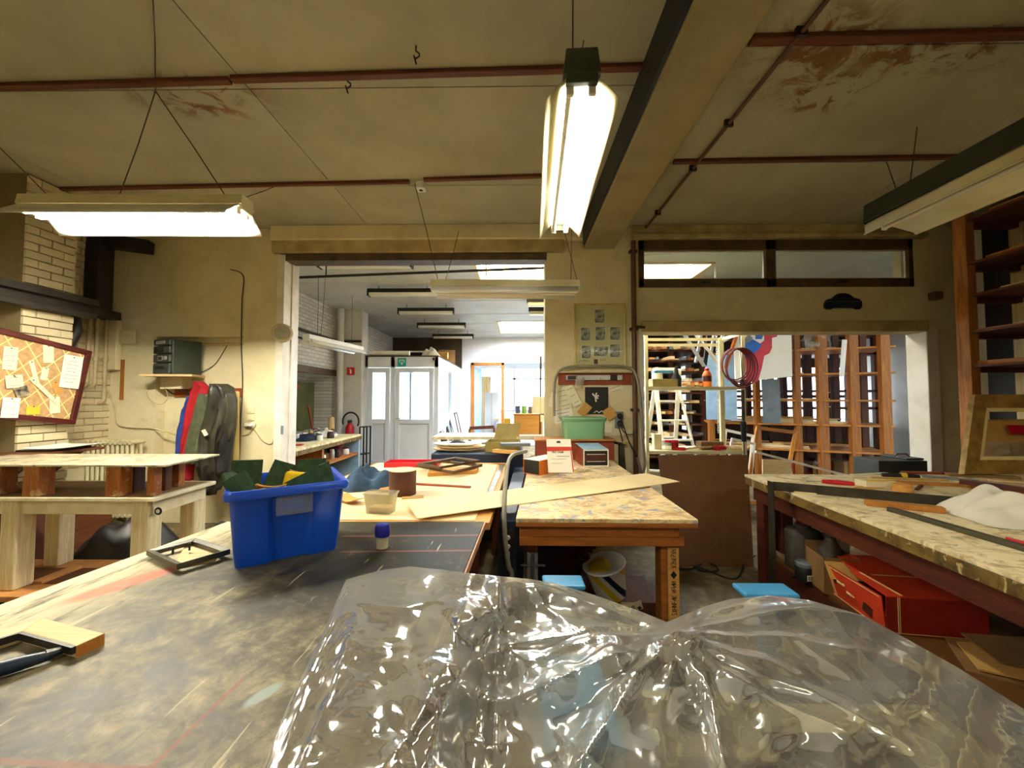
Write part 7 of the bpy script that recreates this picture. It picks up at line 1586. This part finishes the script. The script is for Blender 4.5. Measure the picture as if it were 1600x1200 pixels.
h0 = onY(548, 660, 8.1); MB().tube([h0 + V(.17 * cos(a_), 0, .02 + .19 * sin(a_)) for a_ in [R(200 - 10 * j) for j in range(24)]], .018, 8).build('hose', 'rubber', fe, smooth=60); MB().b2((q.x - .05, 8.2, .4), (q.x + .05, 8.41, .45)).build('bracket', 'dark_steel', fe)
def sign(name, label, px, py, w, y, mat, marks, face=0):
    q = onY(px, py, y); t_ = thing(name, label, 'sign', q); MB().box(q, (w, .012, w)).build('plate', mat, t_, bevel=.003)
    m = MB()
    for pts in marks: m.prism([q + V(x * w, -.0075, z * w) for x, z in pts], (0, -.001, 0))
    m.build('pictogram', 'paper_white', t_)
sign('extinguisher_sign', 'red and white fire extinguisher sign on the workshop pier', 548, 580, .17, 8.40, 'red_plastic', [[(-.08, -.32), (.12, -.32), (.12, .12), (.04, .24), (-.04, .24), (-.08, .12)], [(-.16, .2), (-.04, .24), (-.04, .3), (-.16, .28)]])
sign('exit_sign', 'turquoise emergency exit sign above the white double door', 628, 566, .19, 8.56, 'teal_sign', [[(-.3, .3), (.3, .3), (.3, .22), (-.3, .22)], [(-.3, .22), (-.22, .22), (-.22, -.1), (-.3, -.02)], [(.22, .22), (.3, .22), (.3, -.02), (.22, -.1)], [(-.04, .1), (.04, .1), (.04, -.12), (.16, -.12), (0, -.32), (-.16, -.12), (-.04, -.12)]])
# rolls stored on top of the office partition
for k, (px0, px1, y, r_, mat, lab) in enumerate(((578, 640, 8.75, .06, 'paper_white', 'nearest white paper roll on the partition roof'), (596, 660, 8.9, .05, 'rubber', 'dark pole lying on the partition roof'), (585, 672, 9.1, .08, 'cloth_white', 'thick wrapped roll on the partition roof'), (640, 700, 9.5, .09, 'card', 'tan wrapped roll at the right end of the partition roof'))):
    a, b = onY(px0, 555, y), onY(px1, 555, y); tag(MB().tube([(a.x, y, pz + .035 + r_), (b.x, y, pz + .035 + r_)], r_, 12).build('stored_roll', mat, smooth=50), lab, 'roll')
cloth_heap('plastic_bundle', 'crumpled white plastic bundle hanging over the partition corner', 'plastic', (-1.98, 8.85, pz + .031), .22, .2, .22, 'cloth_white', 31, 9)
for k, (x, y, s_, lab) in enumerate(((-1.95, 10.2, .3, 'carton on the partition roof near the end wall'), (-2.0, 11.0, .4, 'larger carton behind on the partition roof'))): tag(MB().box((x, y, pz + .031 + s_ / 2), (s_, s_, s_), rotz(.3)).build('roof_carton', 'card_dark'), lab, 'carton')
tag(MB().lathe(onY(678, 561, 8.55), [(.035, 0), (.03, .03), (0, .035)], 14, (0, -1, 0)).build('door_stop', 'brown_tin', smooth=40), 'round dark knob on the partition frame above the door', 'knob')
# black metal stool by the partition, frames leaning on its return
sl = thing('metal_stool', 'tall narrow black metal stand at the left of the white doors', 'stand', onY(568, 700, 7.9)); q = onY(570, 700, 7.9)
for dx in (-.07, .07):
    for dy in (0, .2): MB().b2((q.x + dx - .012, 7.8 + dy, 0), (q.x + dx + .012, 7.824 + dy, 0.92)).build('leg', 'black', sl)
for z in (.9, .35): MB().b2((q.x - .07, 7.8, z), (q.x + .07, 8.02, z + .02)).build('crossbar', 'black', sl)
for k, (y, w, h, mat, lab) in enumerate(((8.72, .35, .75, 'photo_dark', 'dark frame leaning first against the partition return'), (9.12, .38, .55, 'paper_white', 'white frame leaning second against the partition return'), (9.56, .38, .8, 'photo_dark', 'dark panel leaning third against the partition return'), (10.0, .45, .95, 'aluminium', 'mirror panel leaning fourth against the partition return'), (10.6, .5, 1.1, 'rack_dark', 'brown frame leaning last against the partition return'))):
    t_ = thing('leaning_panel', lab, 'panel', (-1.6, y, 0), group='panels leaning on the partition'); m = MB(); x0_ = -1.5; x1_ = -1.74
    for y0, y1, z0, z1 in ((y, y + .05, 0, h), (y + w - .05, y + w, 0, h), (y + .05, y + w - .05, 0, .05), (y + .05, y + w - .05, h - .05, h)):
        f_ = lambda z: lerp(x0_, x1_, z / h); m.add([V(f_(z0), y0, z0 + .002), V(f_(z0), y1, z0 + .002), V(f_(z1), y1, z1), V(f_(z1), y0, z1), V(f_(z0) + .02, y0, z0 + .002), V(f_(z0) + .02, y1, z0 + .002), V(f_(z1) + .02, y1, z1), V(f_(z1) + .02, y0, z1)], [(0, 1, 2, 3), (7, 6, 5, 4), (0, 4, 5, 1), (1, 5, 6, 2), (2, 6, 7, 3), (3, 7, 4, 0)])
    m.build('frame', mat, t_)
    if k in (2, 3): MB().add([V(lerp(x0_, x1_, .05) + .01, y + .04, .05 * h), V(lerp(x0_, x1_, .05) + .01, y + w - .04, .05 * h), V(lerp(x0_, x1_, .95) + .01, y + w - .04, .95 * h), V(lerp(x0_, x1_, .95) + .01, y + .04, .95 * h)], [(0, 1, 2, 3)]).build('panel', 'grey_board' if k == 2 else 'pale_blue_board', t_)
# black trestle with papers in front of the end-wall door, yellow tools on a side shelf
tr2 = thing('black_trestle', 'dark trestle stand with papers in front of the end wall door', 'trestle', onY(755, 690, 7.5)); a, b = onY(734, 669, 7.5), onY(772, 667, 7.5)
MB().bar(a, b, .06, .06).build('beam', 'rack_dark', tr2)
for q in (a, b):
    for dy in (-.25, .25): MB().bar((q.x, 7.5, q.z - .02), (q.x, 7.5 + dy, .01), .04, .04).build('leg', 'rack_dark', tr2)
MB().b2((a.x, 7.3, .62), (b.x, 7.7, .65)).build('shelf', 'rack_dark', tr2)
tag(MB().box(((a.x + b.x) / 2, 7.5, .675), (.4, .3, .05), rotz(.1)).build('paper_stack', 'paper_white'), 'stack of white papers on the trestle shelf', 'papers')
yt_ = thing('tool_stand', 'small bench-top rack of yellow tools beside the plywood chest', 'tool rack', onY(795, 672, 5.2)); q = onY(795, 672, 5.2)
zq = onY(803, 676, 5.05).z - .05
MB().b2((q.x - .09, 5.15, zq), (q.x + .06, 5.3, zq + .02)).build('base', 'grey_board', yt_); MB().b2((q.x - .09, 5.15, zq + .14), (q.x + .06, 5.3, zq + .15)).build('shelf', 'grey_board', yt_); MB().b2((q.x - .09, 5.15, zq), (q.x - .08, 5.3, zq + .15)).b2((q.x + .05, 5.15, zq), (q.x + .06, 5.3, zq + .15)).build('side_panel', 'grey_board', yt_)
MB().b2((q.x - .06, 5.17, zq + .15), (q.x + .02, 5.25, zq + .23)).build('tool_case', 'paper_yellow', yt_, bevel=.008); MB().b2((q.x - .05, 5.17, zq + .02), (q.x + .01, 5.25, zq + .1)).build('tool_pouch', 'card', yt_, bevel=.006)
# office beyond: white cabinet, curtain, desk
cbn = thing('white_cabinet', 'tall white cabinet in the bright office beyond the end wall', 'cabinet', onY(768, 690, 14.5)); a, b = onY(757, 613, 14.5), onY(779, 650, 14.5)
MB().b2((a.x, 14.5, 0), (b.x, 15.0, a.z)).build('body', 'pvc_white', cbn, bevel=.01); MB().b2(((a.x + b.x) / 2 - .005, 14.49, .1), ((a.x + b.x) / 2 + .005, 14.5, a.z - .05)).build('door_gap', 'grey_board', cbn)
a, b = onY(752, 588, 15.5), onY(767, 620, 15.5); tag(MB().grid(lambda u, v: V(lerp(a.x, b.x, u), 15.5 + .04 * sin(u * 30), lerp(.4, a.z, v)), 30, 2).build('curtain', 'board_tan', smooth=180), 'yellow curtain by the office window', 'curtain')
dsk = thing('office_desk', 'pale desk in the bright office beyond the end wall', 'desk', (.4, 14, 0)); MB().b2((-.8, 13.6, .74), (1.8, 14.3, .78)).build('top', 'pale_wood', dsk)
for x in (-.7, 1.7): MB().b2((x - .03, 13.7, 0), (x + .03, 14.2, .74)).build('leg', 'pvc_white', dsk)

# ================================================================ SHROUDED MACHINE AND ITS PLASTIC COVER
mc = thing('shrouded_machine', 'pale blue framing machine standing under the clear plastic cover', 'machine', (.8, 1.0, 0))
MB().b2((.1, .45, .02), (1.5, 1.32, .5)).build('body', 'sky_blue', mc, bevel=.01)
MB().b2((.05, .42, .5), (1.55, 1.36, .54)).build('table_plate', 'grey_board', mc, bevel=.006)
a, b = onZ(850, 906, .745), onZ(912, 912, .745); MB().box(((a.x + b.x) / 2, a.y + .0, .735), (.17, .1, .02)).build('wing_plate', 'sky_blue', mc, bevel=.008)
MB().b2(((a.x + b.x) / 2 - .03, a.y - .03, .5), ((a.x + b.x) / 2 + .03, a.y + .03, .727)).build('wing_bracket', 'sky_blue', mc)
a, b = onZ(1155, 921, .745), onZ(1240, 921, .745); MB().box(((a.x + b.x) / 2, a.y + .01, .735), (.21, .1, .02)).build('wing_plate', 'sky_blue', mc, bevel=.008)
MB().b2(((a.x + b.x) / 2 - .03, a.y - .04, .5), ((a.x + b.x) / 2 + .03, a.y + .02, .727)).build('wing_bracket', 'sky_blue', mc)
q = onZ(1080, 1015, .8); MB().lathe((q.x, q.y, .54), [(.055, 0), (.055, .17), (.045, .2), (.04, .235), (.03, .24), (.028, .225), (0, .225)], 22).build('motor_housing', 'stereo', mc, smooth=40)
MB().b2((q.x - .12, q.y - .12, .54), (q.x + .16, q.y + .1, .62)).build('motor_bed', 'lamp_cream', mc, bevel=.01)
MB().b2((q.x + .1, q.y - .25, .54), (q.x + .5, q.y - .02, .60)).build('fence', 'black', mc, bevel=.006)
MB().b2((q.x + .2, q.y - .3, .54), (q.x + .75, q.y + .1, .58)).build('support_board', 'lamp_cream', mc)
MB().b2((q.x - .42, q.y - .15, .54), (q.x - .22, q.y + .2, .66)).build('side_guard', 'sky_blue', mc, bevel=.01)
# cover: a draped sheet, high over the machine's corners, sagging between them
top = [(404, 1215), (430, 1150), (455, 1090), (500, 1000), (540, 906), (560, 900), (600, 890), (640, 885), (700, 891), (735, 896), (800, 902), (830, 905), (870, 912), (930, 930), (1000, 955), (1042, 972), (1065, 962), (1100, 948), (1140, 936), (1200, 930), (1262, 937), (1350, 962), (1420, 1000), (1500, 1045), (1600, 1108), (1720, 1190)]
ctl = [(404, 1215, .856), (455, 1090, .856), (500, 1000, .858), (540, 906, .858), (640, 885, .862), (735, 896, .862), (735, 960, .864), (700, 1050, .864), (650, 1100, .864), (600, 1200, .864), (560, 1000, .864), (520, 1200, .862), (560, 1120, .866), (600, 950, .864), (640, 1320, .864), (480, 1320, .858),
       (770, 905, .83), (800, 902, .81), (830, 905, .79), (870, 912, .775), (930, 930, .77), (1000, 955, .745), (1042, 972, .715), (1100, 948, .745), (1140, 936, .765), (1200, 930, .775), (1262, 937, .775), (1350, 962, .76), (1420, 1000, .74), (1500, 1045, .71), (1600, 1108, .66), (1720, 1190, .6),
       (780, 1000, .735), (780, 1060, .70), (770, 1130, .70), (760, 1200, .71), (850, 960, .755), (900, 980, .765), (940, 1000, .77), (1000, 990, .745), (860, 1040, .74), (830, 1080, .745), (870, 1062, .785), (960, 1026, .81), (1050, 988, .825), (1075, 1000, .822), (1110, 1010, .80), (1040, 1060, .79),
       (900, 1120, .74), (850, 1200, .73), (950, 1200, .765), (1000, 1120, .775), (1080, 1120, .75), (1100, 1200, .75), (1150, 1050, .79), (1200, 980, .785), (1300, 1000, .77), (1400, 1060, .75), (1300, 1100, .74), (1450, 1150, .70), (1250, 1200, .71), (1400, 1200, .69), (1600, 1200, .64), (1200, 1120, .75),
       (760, 1330, .71), (900, 1330, .74), (1100, 1330, .73), (1300, 1330, .69), (1600, 1330, .62), (500, 1490, .862), (640, 1490, .864), (760, 1490, .72), (1000, 1490, .72), (1300, 1490, .67), (1600, 1490, .6)]
creases = [([(735, 896), (728, 940), (700, 1040), (665, 1100), (640, 1150), (600, 1200)], .010, 9), ([(778, 905), (778, 1010), (776, 1090), (775, 1200)], .03, 14), ([(790, 1096), (870, 1062), (960, 1026), (1055, 986)], .040, 22), ([(1055, 986), (1010, 1040), (950, 1130), (900, 1210)], .032, 20),
           ([(1055, 986), (1140, 975), (1260, 950), (1350, 962)], .02, 18), ([(1080, 1000), (1200, 1060), (1300, 1100), (1420, 1170)], .016, 12), ([(1098, 1040), (1110, 1100), (1130, 1200)], .016, 9), ([(540, 906), (500, 1010), (440, 1190)], .006, 8), ([(560, 960), (530, 1050), (470, 1200)], .007, 7), ([(780, 1010), (850, 1000), (930, 985), (980, 1010)], .012, 9),
           ([(830, 905), (850, 950), (905, 985)], .012, 10), ([(690, 935), (640, 950), (560, 945)], .006, 7), ([(1120, 1060), (1180, 1080), (1330, 1150)], .009, 10), ([(620, 1100), (660, 1180), (640, 1260)], .008, 8), ([(1300, 960), (1360, 1040), (1480, 1140)], .009, 12), ([(1240, 1000), (1330, 1060), (1420, 1140)], .008, 9)]
def ytop(x):
    for (a, b), (c, d) in zip(top, top[1:]):
        if a <= x <= c: return lerp(b, d, (x - a) / (c - a))
    return top[-1][1]
def zat(x, y):
    sw = 0; s_ = 0
    for a, b, z in ctl:
        d2 = ((x - a) ** 2 + (y - b) ** 2) / 900 + .12
        w = 1 / d2 ** 1.6; sw += w; s_ += w * z
    z = s_ / sw
    for pl_, h, wd in creases:
        best = 1e9; bt_ = 0; n = len(pl_) - 1
        for i in range(n):
            ax, ay = pl_[i]; bx, by = pl_[i + 1]; dx, dy = bx - ax, by - ay
            t_ = max(0, min(1, ((x - ax) * dx + (y - ay) * dy) / (dx * dx + dy * dy))); d = math.hypot(x - ax - dx * t_, y - ay - dy * t_)
            if d < best: best = d; bt_ = (i + t_) / n
        if best < wd * 4: z += h * math.exp(-(best / wd)) * min(1, 4 * min(bt_ + .15, 1.15 - bt_))
    return z
def cover(u, v):
    x = lerp(404, 1720, u); yt = ytop(x); y = lerp(yt, max(1480, yt + 60), v ** 1.3)
    z = zat(x, y)
    P = onZ(x, y, z)
    k = min(1, v * 14)
    r1_ = 1 - abs(noise.noise(P * 9)) * 2; r2_ = 1 - abs(noise.noise(P * 21 + V(3, 1, 0))) * 2; r3_ = 1 - abs(noise.noise(P * 46)) * 2
    if x < 760:
        cr_ = max(0, min(1, noise.noise(V(x * .012, y * .012, 4)) * 2.2 + .35)); P.z += k * (.003 * r1_ + cr_ * (.0035 * r2_ + .0022 * r3_) + .0006 * r3_)
    else:
        da = math.hypot(x - 1062, (y - 985) * 1.3); an = math.atan2((y - 985) * 1.3, x - 1062)
        pl2 = 1 - abs(((an * 2.6 + .7 * noise.noise(V(x * .006, y * .006, 2))) % 1) * 2 - 1)
        P.z += k * (.002 * r1_ + .0014 * r2_ + .0006 * r3_ + .02 * pl2 * pl2 * min(1, da / 120) * math.exp(-da / 380))
    if x < 745 and P.x < -.16: P.z = max(P.z, ZT + .0025)
    return P
t = NT('cover_film'); t.n.remove(t.b)
tc_ = t.n.new('ShaderNodeNewGeometry').outputs['Position']
nb_ = t.n.new('ShaderNodeTexNoise'); nb_.noise_type = 'RIDGED_MULTIFRACTAL' if hasattr(nb_, 'noise_type') else nb_.noise_type; nb_.inputs['Scale'].default_value = 9; nb_.inputs['Detail'].default_value = 3; nb_.inputs['Distortion'].default_value = .6; t.l.new(tc_, nb_.inputs['Vector'])
bp_ = t.n.new('ShaderNodeBump'); bp_.inputs['Strength'].default_value = .28; bp_.inputs['Distance'].default_value = .006; t.l.new(nb_.outputs['Fac'], bp_.inputs['Height'])
tr3 = t.n.new('ShaderNodeBsdfTransparent'); tr3.inputs[0].default_value = (.97, .97, .95, 1)
df = t.n.new('ShaderNodeBsdfDiffuse'); df.inputs[0].default_value = lin((238, 236, 226)); tl3 = t.n.new('ShaderNodeBsdfTranslucent'); tl3.inputs[0].default_value = lin((238, 236, 226))
gl3 = t.n.new('ShaderNodeBsdfGlossy'); gl3.inputs['Roughness'].default_value = .1
for n_d in (df, tl3, gl3): t.l.new(bp_.outputs[0], n_d.inputs['Normal'])
ms = t.n.new('ShaderNodeMixShader'); ms.inputs[0].default_value = .45; t.l.new(df.outputs[0], ms.inputs[1]); t.l.new(tl3.outputs[0], ms.inputs[2])
lw = t.n.new('ShaderNodeLayerWeight'); lw.inputs['Blend'].default_value = .35; t.l.new(bp_.outputs[0], lw.inputs['Normal'])
hz = t.math('MULTIPLY_ADD', lw.outputs['Facing'], .34, .38)
hz = t.math('MULTIPLY_ADD', t.noise(tc_, 5, 3), .16, hz)
m1 = t.n.new('ShaderNodeMixShader'); t.l.new(hz, m1.inputs[0]); t.l.new(tr3.outputs[0], m1.inputs[1]); t.l.new(ms.outputs[0], m1.inputs[2])
m2 = t.n.new('ShaderNodeMixShader'); gf = t.math('MULTIPLY_ADD', lw.outputs['Fresnel'], .5, .10); t.l.new(gf, m2.inputs[0]); t.l.new(m1.outputs[0], m2.inputs[1]); t.l.new(gl3.outputs[0], m2.inputs[2]); t.l.new(m2.outputs[0], t.out.inputs[0])
tag(MB().grid(cover, 260, 140).build('plastic_cover', 'cover_film', smooth=180), 'crumpled clear plastic sheet draped over the machine in the foreground', 'plastic sheet')
